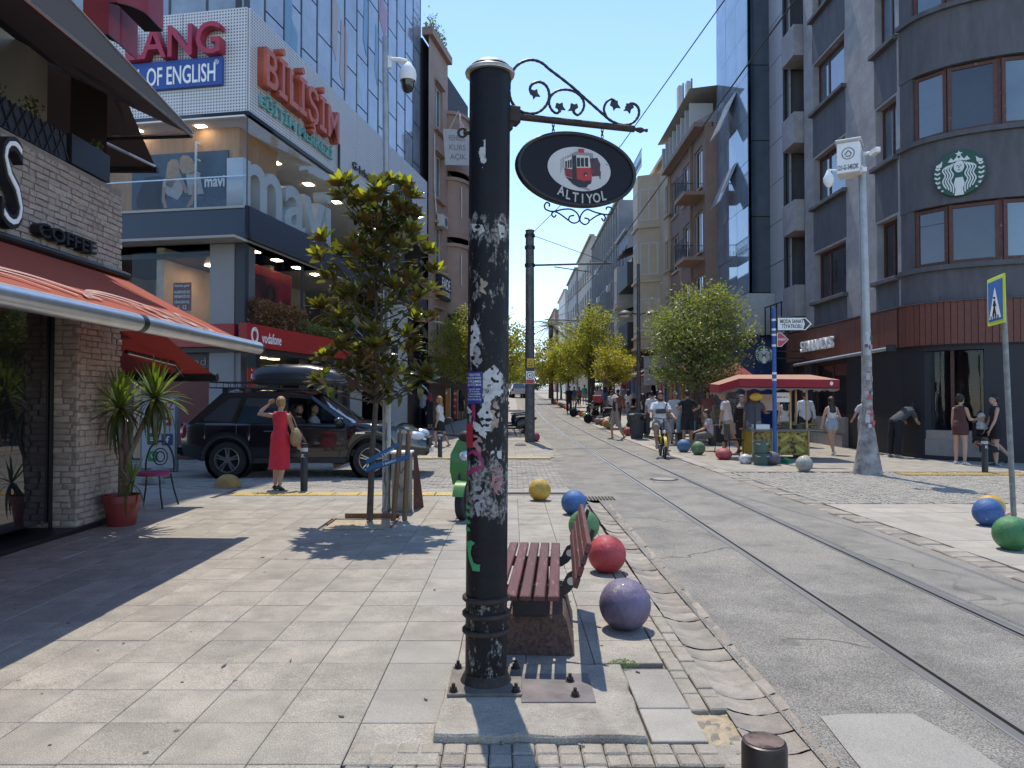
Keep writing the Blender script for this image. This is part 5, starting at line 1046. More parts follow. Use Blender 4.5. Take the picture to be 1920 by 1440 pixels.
tree('street_tree', 'small golden leaved tree in front of the larger round one', G3(4.45, 33), (4.55, 33, 2.95), (1.0, .95, .95), 5200, .11, L_ye, 8, 45, .055)
tree('street_tree', 'light green tree mostly hidden behind the black post', G3(-1.2, 30.5), (-1.4, 30.5, 3.75), (1.9, 1.7, 1.75), 12000, .13, L_lm, 11, 85, .11)
tree('street_tree', 'pale tree between the grey tram pole and the palm', G3(3.6, 66), (3.55, 66, 4.9), (2.0, 2, 2.2), 5000, .2, L_ye, 14, 50, .12)
tree('street_tree', 'yellow green tree in the row left of the round topped one', G3(4.3, 58), (4.4, 58, 4.1), (1.5, 1.5, 1.7), 5000, .18, L_lm, 17, 50, .1)
tree('street_tree', 'farthest tree closing the end of the street', G3(2.2, 120), (2.0, 120, 6.8), (4.5, 3, 3.6), 6000, .32, L_dg, 23, 60, .2)
tree('street_tree', 'dark tree past the tram pole on the left side', G3(-.9, 52), (-.6, 52, 4.4), (1.9, 1.7, 2.0), 5000, .18, L_lm, 29, 50, .11)
tree('street_tree', 'tree shading the far right pavement', G3(5.3, 80), (5.2, 80, 5.4), (2.6, 2.4, 2.4), 5000, .22, L_dg, 31, 50, .12)
tree('street_tree', 'wide hazy tree at the very end of the road', G3(-1.5, 105), (-1.2, 105, 5.2), (3.2, 2.5, 2.6), 5000, .3, L_lm, 37, 50, .15)
tree('street_tree', 'low tree line behind the far white car', G3(3.4, 150), (3.0, 150, 6.2), (7, 3, 3.2), 6000, .4, L_dg, 41, 60, .2)
pt_ = thing('palm_tree', 'palm tree with arching fronds rising over the street trees', 'palm tree', G3(4.4, 84)); b = MB(); b.tube([(4.4, 84, zg(84)), (4.45, 84, 5), (4.4, 84, 9.6)], [.28, .24, .26], 10); b.build('trunk', M_bark, pt_, 50)
L_pm = leafmat('palm_leaf', (.075, .09, .05), (.09, .1, .06), tl=.25)
for i in range(22):
 a = i*2.4; el = R(75-110*(i/22)); q = MB(); pts = []
 for k in range(9): t_ = k/8; pts.append(Vector((4.4, 84, 9.7))+Vector((math.cos(a)*2.9*t_*math.cos(el*(1-t_*.5)), math.sin(a)*2.9*t_*math.cos(el*(1-t_*.5)), 2.3*t_*math.sin(el)-1.5*t_*t_)))
 for k in range(8):
  p, n_ = pts[k], pts[k+1]; d = (n_-p).normalized(); s = d.cross(Vector((0, 0, 1))).normalized()
  for m_ in range(3):
   o = p.lerp(n_, m_/3); l_ = .55*math.sin(math.pi*(.15+.8*(k+m_/3)/8))
   for g in (-1, 1): q.add([o, o+s*g*l_+d*.25-Vector((0, 0, .18)), o+d*.07], [(0, 1, 2)])
 q.tube(pts, .03, 4); q.build('frond', L_pm, pt_)
# ================================================================ poles and wires
M_gpole = mat('grey_pole', (.085, .085, .088), .6, .2, var=.3, scale=5, col2=(.19, .18, .165), c2=(.57, .63), c2scale=7, bump=.2)
M_wire = mat('wire', (.015, .015, .017), .6, var=0)
def tpole(label, x, y, h, r, arm, first=False):
 z = zg(y); t = thing('tram_pole', label, 'pole', (x, y, z), 'tram line poles'); b = MB(); b.tube([(x, y, z-.05), (x, y, z+h*.5), (x, y, z+h)], [r, r*.92, r*.86], 20); b.build('mast', M_gpole, t, 50); b = MB(); b.lathe((x, y, z+h), [(r*.9, 0), (r*.95, .03), (r*.5, .06)], 16); b.build('cap', M_black, t)
 b = MB(); b.tube([(x, y, z+5.95), (x+arm, y, z+6.02)], .035, 8); b.build('arm', M_gpole, t); b = MB(); b.tube([(x+arm*.3, y, z+5.9), (x+arm*.75, y, z+5.72)], .02, 6); b.build('steady_arm', M_gpole, t); b = MB(); b.tube([(x, y, z+h-.1), (x+arm*.95, y, z+6.05)], .012, 5); b.build('stay_wire', M_wire, t)
 for v in (5.95, h-.15, h-.55): b = MB(); b.lathe((x, y, z+v), [(r*.9, -.05), (r*1.06, -.05), (r*1.06, .05), (r*.9, .05)], 16); b.build('band', M_black, t)
 return t
tp = tpole('grey tram pole with warning and speed signs just right of the black post', .6, 24.9, 7.1, .165, 2.75)
FP = frame((.6, 24.9-.175, 0), (1, 0))
for (px0, py0, px1, py1, m, nm) in ((988, 672, 1001, 689, mat('sign_yellow', (.6, .4, .03), .6, var=.1), 'warning_sign'), (986, 696, 1002, 720, M_white, 'speed_sign')):
 a = fac(px0, py1, FP); c = fac(px1, py0, FP); sgn = MB(FP).bx(a[0], c[0], a[1], c[1], 0, .02).build(nm, m, tp)
 if nm == 'speed_sign':
  MB(FP).bx(a[0]+.01, c[0]-.01, a[1]+.01, a[1]+.15, .021, .026).build('red_field', MATS['icon_red'], tp); b = MB(FP @ T((a[0]+c[0])/2, a[1]+.29, .022)); b.loft([[(r*math.cos(i*.3), r*math.sin(i*.3), 0) for i in range(21)] for r in (.115, .095)], caps=False); b.build('ring', M_sgn, tp); text('lettering', '41', .09, M_sgn, tp, FP @ T((a[0]+c[0])/2, a[1]+.245, .024), .002, .01)
 else:
  b = MB(FP @ T((a[0]+c[0])/2, a[1]+.17, .022)); b.loft([[(-.08*s, -.05*s, 0), (.08*s, -.05*s, 0), (0, .1*s, 0)] for s in (1, .7)], caps=False); b.build('triangle', M_sgn, tp); MB(FP).bx(a[0]+.03, c[0]-.03, a[1]+.04, a[1]+.07, .021, .024).build('text_bar', M_sgn, tp)
tpole('slim dark tram pole among the round trees on the right kerb', 5.0, 48, 7.0, .09, -2.9); tpole('distant tram pole on the right before the palm', 4.4, 72, 7.0, .09, -2.6)
for nm, lab, pts in (('contact_wire', 'overhead tram wire running up the middle of the street', [(3.2, -2, 5.78), (3.0, 9, 5.75), (2.85, 24.9, 5.72), (2.1, 48, 6.35), (1.8, 72, 6.95), (1.6, 120, 8.2)]), ('span_wire', 'thin cable rising from the grey tram pole to the upper right', [(.6, 24.9, 7.0), tuple(at(1165, 272, 17.5)), tuple(at(1362, -5, 12)), tuple(at(1500, -200, 9))])):
 b = MB(); b.tube(pts, .011, 5); tag(b.build(nm, M_wire), lab, 'wire')
# ================================================================ foreground: pole, sign, bench, balls
def chipped():
 m = mat('chipped_black_paint', (.006, .006, .008), .5, spec=.25, var=.4, scale=8, bump=.25, bscale=40); n = m.node_tree.nodes; l = m.node_tree.links; p = n['Principled BSDF']
 src = p.inputs['Base Color'].links[0].from_socket; tc = n.new('ShaderNodeTexCoord'); mp = n.new('ShaderNodeMapping'); mp.inputs['Scale'].default_value = (1, 1, .42); l.new(tc.outputs['Object'], mp.inputs[0])
 t = n.new('ShaderNodeTexNoise'); t.inputs['Scale'].default_value = 24; t.inputs['Detail'].default_value = 12; t.inputs['Roughness'].default_value = .72; l.new(mp.outputs[0], t.inputs[0])
 sp = n.new('ShaderNodeSeparateXYZ'); l.new(tc.outputs['Object'], sp.inputs[0]); mr = n.new('ShaderNodeMapRange'); mr.inputs[2].default_value = 3.3; l.new(sp.outputs[2], mr.inputs[0])
 cr = n.new('ShaderNodeValToRGB'); e = cr.color_ramp.elements
 stops = [(0, .50), (.12, .48), (.18, .40), (.25, .44), (.27, .59), (.33, .60), (.36, .5), (.44, .52), (.52, .48), (.6, .5), (.66, .49), (.69, .56), (.725, .6), (.74, .36), (1, .30)]
 while len(e) < len(stops): e.new(.5)
 for k, (a, b) in zip(e, stops): k.position = a; k.color = (b, b, b, 1)
 l.new(mr.outputs[0], cr.inputs[0]); ad = n.new('ShaderNodeMath'); ad.operation = 'ADD'; l.new(t.outputs[0], ad.inputs[0]); l.new(cr.outputs[0], ad.inputs[1])
 st = n.new('ShaderNodeMapRange'); st.inputs[1].default_value = 1.045; st.inputs[2].default_value = 1.085; l.new(ad.outputs[0], st.inputs[0])
 t2 = n.new('ShaderNodeTexNoise'); t2.inputs['Scale'].default_value = 60; l.new(tc.outputs['Object'], t2.inputs[0])
 c2 = n.new('ShaderNodeValToRGB'); c2.color_ramp.elements[0].position = .35; c2.color_ramp.elements[1].position = .65; c2.color_ramp.elements[0].color = (.04, .038, .037, 1); c2.color_ramp.elements[1].color = (.3, .285, .265, 1); l.new(t2.outputs[0], c2.inputs[0])
 x = n.new('ShaderNodeMix'); x.data_type = 'RGBA'; l.new(st.outputs[0], x.inputs[0]); l.new(src, x.inputs[6]); l.new(c2.outputs[0], x.inputs[7]); l.new(x.outputs[2], p.inputs['Base Color'])
 rr = n.new('ShaderNodeMapRange'); rr.inputs[3].default_value = .48; rr.inputs[4].default_value = .85; l.new(st.outputs[0], rr.inputs[0]); l.new(rr.outputs[0], p.inputs['Roughness']); return m
PX, PY, PR = -.135, 3.86, .107
LEAN = .02/3.25
pole = thing('sign_post', 'tall thick black iron post with chipped paint and torn stickers on a concrete footing', 'post', (PX, PY, .036))
PM = Matrix.Translation((PX, PY, .036)) @ Matrix.Shear('XY', 4, (LEAN, 0))
def pm(): return MB(PM)
nz = 60; b = pm(); b.loft([[(PR*math.cos(2*math.pi*k/48), PR*math.sin(2*math.pi*k/48), 3.2*j/nz) for k in range(48)] for j in range(nz+1)]); b.build('shaft', chipped(), pole, 40)
b = pm(); b.lathe((0, 0, 3.16), [(.1, 0), (.128, .0), (.131, .012), (.126, .022), (.108, .03), (.1, .045), (.085, .06), (.05, .075), (.001, .082)], 40); b.build('cap', mat('cap_metal', (.42, .38, .33), .4, .5, var=.25, scale=14), pole, 50)
for z in (.275, .36, .44):
 b = pm(); b.lathe((0, 0, z), [(.1, -.013), (.118, -.013), (.125, -.006), (.125, .006), (.118, .013), (.1, .013)], 40); b.build('ring', M_rust, pole, 50)
b = pm(); b.lathe((0, 0, .0), [(.135, .01), (.125, .03), (.11, .06)], 40); b.build('weld_collar', M_rust, pole, 40)
b = pm(); b.cbx(-.185, .185, -.19, .19, 0, .016, .003); b.build('base_plate', mat('dirty_steel', (.17, .15, .13), .75, .3, var=.35, scale=9, bump=.2), pole)
def bolt(x, y, z, parent, name='bolt'):
 b = MB(); b.lathe((x, y, z), [(.024, 0), (.024, .004)], 16); b.lathe((x, y, z+.004), [(.017, 0), (.018, .003), (.018, .016), (.015, .019)], 6); b.cyl((x, y, z+.02), (x, y, z+.04), .009, n=10); return b.build(name, M_rust, parent)
for x in (-.155, .155):
 for y in (-.16, .16): bolt(PX+x, PY+y, .052, pole)
b = pm(); b.tube([(-PR, 0, 2.86), (-PR-.03, 0, 2.86)], .012); ring_pts = [(-PR-.035+.022*math.cos(a), 0, 2.86+.022*math.sin(a)) for a in [2*math.pi*i/14 for i in range(15)]]; b.tube(ring_pts, .007, 6); b.build('lifting_eye', M_rust, pole, 50)
cp = thing('cover_plate', 'flat square steel plate with two bolts in the concrete beside the post', 'plate', (.215, 3.8, .034))
MB().cbx(.045, .405, 3.6, 3.97, .034, .042, .002).build('plate', mat('dark_plate', (.16, .14, .135), .7, .3, var=.3, scale=8), cp)
bolt(.3, 3.86, .042, cp); bolt(.31, 3.67, .042, cp)
# stickers and torn paper on the post, each a curved shell
def shell(polys, m, name, lift=.002, res=2.2, holes=0.):
 b = MB(PM); yy = [p[1] for p in polys]; xx = [p[0] for p in polys]
 def inside(x, y):
  c = False; j = len(polys)-1
  for i in range(len(polys)):
   xi, yi = polys[i]; xj, yj = polys[j]
   if (yi > y) != (yj > y) and x < (xj-xi)*(y-yi)/(yj-yi)+xi: c = not c
   j = i
  return c
 def P3(x, y):
  ax = 914.5-(y-700)*.0055; s = max(-.985, min(.985, (x-ax)/39.6)); th = math.asin(s); z = 1.5-(y-748)*3.755/FPX-.036
  return ((PR+lift)*math.sin(th), -(PR+lift)*math.cos(th), z)
 y = min(yy)
 while y < max(yy):
  x = min(xx)
  while x < max(xx):
   if inside(x+res/2, y+res/2) and (not holes or noise.noise((x*.11, y*.11, 1)) < holes):
    b.add([P3(x, y+res), P3(x+res, y+res), P3(x+res, y), P3(x, y)], [(0, 1, 2, 3)])
   x += res
  y += res
 return b.build(name, m, pole)
shell([(877, 697), (906, 697), (905, 757), (877, 758)], mat('sticker_blue', (.02, .035, .2), .5, var=.1), 'sticker', .004)
shell([(875, 794), (888, 795), (888, 841), (875, 840)], mat('sticker_red', (.35, .02, .035), .5, var=.1), 'sticker', .004)
for poly in ([(884, 605), (892, 598), (901, 622), (899, 640), (890, 648), (888, 672), (882, 668)], [(907, 700), (920, 690), (926, 684), (934, 692), (941, 700), (944, 725), (943, 745), (930, 741), (922, 752), (918, 770), (905, 765)],
   [(896, 776), (908, 760), (918, 768), (926, 780), (922, 795), (906, 798)], [(888, 790), (900, 795), (914, 812), (911, 822), (894, 810), (888, 800)], [(876, 760), (886, 770), (884, 785), (878, 778)],
   [(905, 798), (922, 797), (921, 808), (908, 809)], [(921, 846), (928, 845), (926, 860), (921, 858)], [(931, 844), (941, 846), (941, 861), (934, 860)], [(884, 415), (905, 420), (910, 432), (898, 440), (888, 430)], [(933, 417), (945, 420), (946, 440), (938, 446)], [(898, 282), (904, 262), (910, 258), (912, 300), (905, 312)]):
 shell(poly, M_paper, 'torn_poster', .003, 1.6, .28)
for i, poly in enumerate(([(914, 742), (930, 748), (938, 770), (934, 800), (922, 812), (912, 790)], [(890, 812), (903, 822), (912, 842), (900, 850), (888, 838)], [(884, 640), (900, 652), (906, 676), (896, 690), (884, 676)], [(902, 520), (916, 530), (912, 552), (900, 546)], [(924, 880), (938, 876), (944, 900), (936, 930), (922, 915)], [(890, 905), (908, 915), (912, 950), (898, 972), (888, 940)])):
 shell(poly, mat(*(('paper_tan', (.3, .235, .17)), ('paper_rose', (.32, .17, .16)), ('paper_grey', (.28, .275, .27)))[i % 3], .9, var=.35, scale=30), 'torn_poster', .0026, 1.4, .12)
pk = mat('pink_spray', (.28, .02, .1), .6, var=.1); gn = mat('green_spray', (.05, .3, .12), .6, var=.1)
shell([(885, 760), (893, 757), (893, 790), (900, 803), (897, 806), (889, 796)], pk, 'graffiti', .0025, 1.5)
shell([(874, 890), (885, 878), (905, 872), (900, 858), (886, 850), (880, 856), (877, 852), (888, 843), (903, 850), (909, 872), (905, 880), (888, 886), (878, 896)], pk, 'graffiti', .0025, 1.5)
for y in (948, 962, 976, 990): shell([(873, y), (881, y+1), (884, y+6), (878, y+9), (873, y+8)], gn, 'graffiti', .0025, 1.2)
shell([(876, 1018), (885, 1014), (893, 1018), (886, 1024), (884, 1040), (890, 1056), (902, 1058), (901, 1070), (888, 1070), (880, 1050), (877, 1030)], gn, 'graffiti', .0025, 1.4)
def pole_text(s, y, h_px, w_px, xc, m):
 me = text_mesh(s, h_px*3.755/FPX, 0, .01); a, b_ = ext_x(me); k = w_px*3.755/FPX/(b_-a); ax = 914.5-(y-700)*.0055
 for v in me.vertices:
  x = (v.co.x-(a+b_)/2)*k+(xc-ax)*3.755/FPX; th = math.asin(max(-.97, min(.97, x/PR))); z = 1.5-(y-748)*3.755/FPX-.036+v.co.y
  v.co = PM @ Vector(((PR+.006)*math.sin(th), -(PR+.006)*math.cos(th), z))-Vector((PX, PY, .036))
 me.materials.append(m); o = bpy.data.objects.new('lettering', me); COL.objects.link(o); o.parent = pole
for s, y, w_ in (("TÜRKİYE'DE", 704.5, 21), ('BUGÜNE KADAR', 710.5, 24), ('GÖRÜLMEMİŞ', 717, 24), ('BİR İYİ İŞ İMKANI', 723.5, 25), ('Ulusal Bir Şirket', 731, 21), ('22 Yıl Yerine', 735.5, 19), ('2 Yılda Emeklilik', 740, 24), ('İmkanı Veriyoruz', 744.5, 22), ('0536 929 59 33', 750.5, 25)):
 pole_text(s, y, 4.2 if y < 725 else 3, w_, 891, M_white)
# bracket arm
SU = Vector((math.cos(R(19)), math.sin(R(19)), 0)); FM = frame((PX+.016, PY, 0), SU)
def zp(z, sc=3.79, ox=840, oy=60): return [fac(ox+x/sc, oy+y/sc, FM) for x, y in z]
def smooth(pts, k=4):
 out = []; n = len(pts)
 for i in range(n-1):
  p0, p1, p2, p3 = [Vector((*pts[max(0, min(n-1, j))], 0)) for j in (i-1, i, i+1, i+2)]
  for j in range(k):
   t = j/k; out.append(.5*((2*p1)+(p2-p0)*t+(2*p0-5*p1+4*p2-p3)*t*t+(3*p1-p0-3*p2+p3)*t**3))
 out.append(Vector((*pts[-1], 0))); return [(p.x, p.y) for p in out]
arm = thing('sign_bracket', 'wrought iron bracket with scrolls and leaves on the black post', 'bracket', (PX+.1, PY, 2.9))
def rod(z, r, name='scroll', m=M_iron, parent=arm, tw=0.):
 p = smooth(zp(z), 5); b = MB(FM); rr = [r*(1+tw*math.sin(i*2.2)) for i in range(len(p))]; b.tube([(x, y, 0) for x, y in p], rr, 7); return b.build(name, m, parent, 60)
rod([(620, 455), (592, 432), (583, 400), (600, 370), (645, 355), (690, 375), (715, 420), (717, 475), (695, 525), (650, 565), (590, 580), (520, 565), (465, 515), (440, 455), (437, 380), (450, 300), (490, 238), (550, 205), (610, 200), (670, 222), (720, 265), (800, 325), (900, 405), (960, 460), (1040, 530), (1110, 592), (1160, 632), (1230, 660), (1290, 655), (1335, 625), (1358, 580), (1350, 535), (1320, 510), (1285, 512), (1265, 540)], .0078, tw=.12)
rod([(800, 560), (770, 577), (735, 550), (718, 500), (735, 450), (780, 417), (840, 410), (900, 425), (945, 460), (967, 510), (955, 560), (920, 590), (888, 565)], .0072, tw=.12)
rod([(1125, 600), (1108, 550), (1125, 500), (1160, 478), (1195, 500), (1200, 530)], .007)
for lx, ly, s in ((620, 445, 1), (800, 540, 1), (885, 545, -1), (1190, 525, 1), (1280, 545, -1)):     # leaves
 p = zp([(lx-30*s, ly-35), (lx-38*s, ly-5), (lx-18*s, ly+8), (lx-12*s, ly+35), (lx+5*s, ly+14), (lx+34*s, ly+16), (lx+16*s, ly-8), (lx+12*s, ly-38), (lx-10*s, ly-28)]); b = MB(FM); b.prism(p, -.004, .006); recalc(b.build('leaf', M_iron, arm))
a = zp([(455, 597), (1320, 690), (1345, 693), (1370, 698), (1395, 698), (1415, 700)])
b = MB(FM); b.tube([(*a[0], 0), (*a[1], 0)], .0185, 12); b.build('arm', M_rust, arm, 50)
b = MB(FM); b.tube([(*a[1], 0), ((a[1][0]+a[2][0])/2, (a[1][1]+a[2][1])/2, 0), (*a[2], 0), (*a[3], 0), (*a[4], 0), (*a[5], 0)], [.019, .008, .013, .017, .007, .011], 10); b.build('finial', M_rust, arm, 60)
c = zp([(425, 535), (500, 600), (470, 690)]); b = MB(FM); b.cbx(c[0][0]-.02, c[1][0]+.0, c[1][1]-.045, c[0][1], -.04, .04, .005); b.cbx(c[0][0]-.03, c[0][0]+.02, c[2][1]-.01, c[0][1]-.01, -.03, .03, .005); b.build('clamp', M_rust, arm)
# the hanging oval
c0 = fac(1082, 319, FM)
sign = thing('hanging_sign', 'oval black sign with tram picture and ALTIYOL lettering hanging from the bracket', 'sign', FM @ Vector((c0[0], c0[1]-.2, 0)))
A_, B_ = .352, .202
def oval(a, b, n=56): return [(c0[0]+a*math.cos(2*math.pi*k/n), c0[1]+b*math.sin(2*math.pi*k/n)) for k in range(n)]
b = MB(FM); b.loft([[(x, y, -.025) for x, y in oval(A_, B_)], [(x, y, .012) for x, y in oval(A_, B_)]]); b.build('panel', mat('sign_navy', (.005, .006, .011), .5, spec=.25, var=.2, scale=5), sign, 50)
b = MB(FM); e = oval(A_-.008, B_-.008); b.tube([(x, y, .012) for x, y in e+e[:2]], .012, 8, caps=False); b.build('rim', mat('sign_rim', (.025, .023, .023), .4, .3, var=.3, scale=12), sign, 60)
me_ = fac(840+927/3.79, 60+985/3.79, FM)
b = MB(FM); b.loft([[(me_[0]+.187*s*math.cos(2*math.pi*k/48), me_[1]+.004+.12*s*math.sin(2*math.pi*k/48), w) for k in range(48)] for s, w in ((1, .012), (1, .015), (.01, .015))]); b.build('medallion', mat('medallion', (.5, .49, .475), .6, var=.06, scale=8), sign)
pic = {'cream': (.55, .53, .48), 'red': (.42, .03, .035), 'dred': (.2, .02, .025), 'dark': (.02, .018, .025), 'grey': (.25, .23, .24), 'plum': (.06, .035, .05)}
def sh(z, col, lv, name='picture_piece'):
 p = zp(z, 5.05, 860, 240); b = MB(FM); w = .0155+lv*.0006; b.add([(x, y, w) for x, y in p], [tuple(range(len(p)))]); o = b.build(name, mat('picture_'+col, pic[col], .6, var=.1, scale=60), sign)
 return recalc(o)
sh([(1225, 300), (1300, 290), (1330, 350), (1325, 460), (1250, 468)], 'plum', 1); sh([(1200, 240), (1260, 250), (1270, 330), (1230, 330)], 'grey', 1)
for i, x in enumerate((955, 968, 980, 1000, 1020, 1045)): sh([(x, 300-i*9), (x+5, 300-i*9), (x+5, 425-i*20), (x, 430-i*20)], 'grey', 1)
sh([(1000, 468), (1065, 488), (1100, 490), (1248, 505), (1240, 535), (1215, 545), (1200, 570), (1130, 572), (1070, 540)], 'dark', 2)
sh([(1140, 570), (1180, 565), (1235, 590), (1215, 600)], 'grey', 2)
sh([(990, 310), (1065, 268), (1065, 400), (990, 388)], 'cream', 3); sh([(990, 387), (1065, 400), (1065, 482), (1000, 462)], 'dred', 4)
for x in (997, 1020, 1042): sh([(x, 325-(x-997)*.3), (x+16, 318-(x-997)*.3), (x+16, 388), (x, 385)], 'dark', 4)
sh([(1095, 262), (1225, 272), (1238, 388), (1100, 386)], 'cream', 3); sh([(1100, 385), (1236, 385), (1250, 500), (1175, 512), (1100, 490)], 'red', 4)
sh([(1060, 272), (1100, 268), (1106, 505), (1066, 492)], 'dark', 5)
for x in (1106, 1143, 1182): sh([(x, 292), (x+30, 290), (x+32, 376), (x+2, 374)], 'dark', 5)
sh([(1000, 296), (1066, 248), (1100, 232), (1215, 246), (1226, 274), (1095, 264), (1062, 270)], 'grey', 5); sh([(1120, 205), (1175, 208), (1174, 246), (1122, 242)], 'red', 6)
sh([(1187+17*math.cos(k*.52), 448+19*math.sin(k*.52)) for k in range(12)], 'dark', 6); sh([(1190+7*math.cos(k*.78), 458+8*math.sin(k*.78)) for k in range(8)], 'cream', 7)
sh([(1238, 398), (1272, 400), (1270, 440), (1240, 440)], 'dred', 3); sh([(1320, 415), (1334, 420), (1330, 500), (1318, 470)], 'dred', 3); sh([(1380, 350), (1415, 352), (1412, 357), (1385, 360)], 'grey', 2)
lt = mat('sign_letters', (.42, .41, .39), .6, var=.06)
for i, ch in enumerate('ALTIYOL'):
 t = (i-3)/3; x = fac(860+(1162+t*208)/5.05, 500, FM)[0]; y = c0[1]-.183+.03*t*t-.002*t
 me = text_mesh(ch, .052, .0015, .028, .8); a, q = ext_x(me); me.transform(T(-(a+q)/2, 0, 0)); me.materials.append(lt); inst('letter', me, sign, FM @ T(x, y, .0155) @ RZ(t*.2))
for hx, hy, h2 in ((742, 650, 715), (1090, 690, 752)):
 for i in range(3):
  t = i/3; q = fac(840+(hx+6)/3.79, 60+(hy+(h2-hy)*(t+.16))/3.79, FM); b = MB(FM); R_ = .0115
  pts = [(q[0]+(R_*.55*math.cos(a) if i % 2 == 0 else 0), q[1]+R_*1.15*math.sin(a), (0 if i % 2 == 0 else R_*.55*math.cos(a))) for a in [2*math.pi*k/10 for k in range(11)]]; b.tube(pts, .0028, 5); b.build('chain_link', M_iron, sign)
def rod2(z): return rod(z, .0045, 'lower_scroll', M_iron, sign)
rod2([(718, 1240), (722, 1222), (700, 1212), (685, 1235), (697, 1262), (745, 1275), (820, 1260), (880, 1262), (922, 1295), (932, 1340), (897, 1358), (860, 1340), (866, 1310), (896, 1304)])
rod2([(768, 1300), (755, 1316), (738, 1300), (748, 1276), (790, 1290), (855, 1338)])
rod2([(1125, 1262), (1130, 1245), (1160, 1250), (1166, 1285), (1130, 1298), (1050, 1282), (990, 1262), (950, 1292), (938, 1340), (970, 1368), (1002, 1350), (996, 1328), (970, 1322)])
rod2([(1090, 1322), (1105, 1342), (1118, 1318), (1098, 1295), (1060, 1305), (1010, 1338)])
# ---- bench
M_wood = mat('bench_wood', (.105, .03, .026), .55, var=.3, scale=5, bump=.3, bscale=18, stretch=(6, .6, 6), col2=(.25, .17, .14), c2=(.6, .68), c2scale=9, rnd=.15)
M_aggr = mat('red_aggregate', (.15, .085, .062), .9, var=.35, scale=60, bump=.8, bscale=70, col2=(.07, .05, .045), c2=(.5, .6), c2scale=40)
bench = thing('park_bench', 'slatted bench with worn dark red boards on concrete feet behind the black post', 'bench', (.14, 4.8, 0), rz=0)
BM = T(.13, 4.8, 0) @ RZ(R(-3.8))
for i in range(5):
 x = -.195+.0775*i; b = MB(BM); b.cbx(x, x+.062, -.75, .75, .40+.004*(i < 1), .432, .006); b.build('seat_slat', M_wood, bench)
tilt = R(-18)
for i in range(4):
 b = MB(BM @ T(.262, 0, .475) @ Matrix.Rotation(-tilt, 4, 'Y')); b.cbx(-.014, .014, -.75, .75, i*.066, i*.066+.058, .005); b.build('back_slat', M_wood, bench)
for y in (-.38, .42):
 out = [(-.17, .33), (.19, .33), (.235, .36), (.30, .44), (.325, .52), (.385, .72), (.365, .735), (.29, .53), (.262, .49), (.225, .47), (.2, .425), (.19, .398), (-.17, .398)]
 b = MB(BM @ T(0, y, 0) @ Matrix.Rotation(math.pi/2, 4, 'X')); b.prism(out, -.006, .006); recalc(b.build('bracket', M_iron, bench))
 b = MB(BM); b.cyl((.245, y-.008, .425), (.245, y+.008, .425), .024, n=16); b.build('bracket_hole', mat('hole_light', (.55, .5, .42), .9, var=.1), bench)
 b = MB(BM); b.cbx(-.1, .1, y-.03, y+.03, .22, .33, .004); b.build('support', M_iron, bench)
 b = MB(BM); y0, y1 = (y-.03, y+.4) if y < 0 else (y-.3, y+.06)
 b.loft([[(-.19, y0-.02, 0), (.265, y0-.02, 0), (.265, y1+.03, 0), (-.19, y1+.03, 0)], [(-.17, y0, .03), (.255, y0, .03), (.255, y1, .03), (-.17, y1, .03)], [(-.135, y0+.02, .2), (.215, y0+.02, .2), (.215, y1-.02, .2), (-.135, y1-.02, .2)], [(-.12, y0+.035, .225), (.2, y0+.035, .225), (.2, y1-.035, .225), (-.12, y1-.035, .225)]]); b.build('concrete_foot', M_aggr, bench)
# ---- painted stone balls
BALLS = {}
def ball(name, label, px, py, r, col, colname, group='painted stone balls along the kerbs', pos=None, squash=1., sunk=.012, chips=True):
 m = mat('paint_'+colname, tuple(.82*c+.02 for c in col), .6, var=.45, scale=5, bump=.6, bscale=16, col2=(.3, .28, .25), c2=(.655, .675), c2scale=5, coat=.05)
 seed = random.random()*50
 if r > .15 or colname not in BALLS:
  b = MB(); b.ell((0, 0, r*squash-sunk), (r, r, r*squash), 32 if r*1390/max(1, (pos or gnd(px, py)).y) > 15 else 16, 20, z0=-.97)
  b.v = [(x*(1+.012*noise.noise((x*9+seed, y*9, z*9))), y*(1+.012*noise.noise((x*9, y*9+seed, z*9))), z) for x, y, z in b.v]
  me = b.mesh(name, 1); me.materials.append(m); BALLS[colname] = me
 me = BALLS[colname]; o = bpy.data.objects.new(name, me); COL.objects.link(o); p = pos or gnd(px, py); o.location = p; o.rotation_euler = (0, 0, random.random()*6)
 return tag(o, label, 'ball', group)
ball('stone_ball', 'purple painted stone ball nearest the camera, beside the bench', 1172, 1178, .168, (.15, .115, .19), 'purple')
ball('stone_ball', 'bright red painted stone ball right behind the bench back', 1138, 1072, .165, (.45, .03, .04), 'red')
ball('stone_ball', 'green painted ball mostly hidden behind the bench backrest', 1095, 1012, .165, (.07, .2, .06), 'green')
ball('stone_ball', 'blue painted ball beyond the bench with chipped patches', 1076, 964, .165, (.035, .13, .33), 'blue')
ball('stone_ball', 'yellow painted stone ball standing alone at the left pavement corner', 1012, 938, .165, (.55, .33, .03), 'yellow')
ball('stone_ball', 'yellow ball behind the blue one by the crossing sign', 1858, 974, .16, (.62, .36, .02), 'yellow2')
ball('stone_ball', 'glossy blue ball on the right pavement with orange scratches', 1853, 985, .168, (.02, .1, .3), 'blue2')
ball('stone_ball', 'green ball cut by the right picture edge', 1897, 1030, .172, (.035, .19, .05), 'green2')
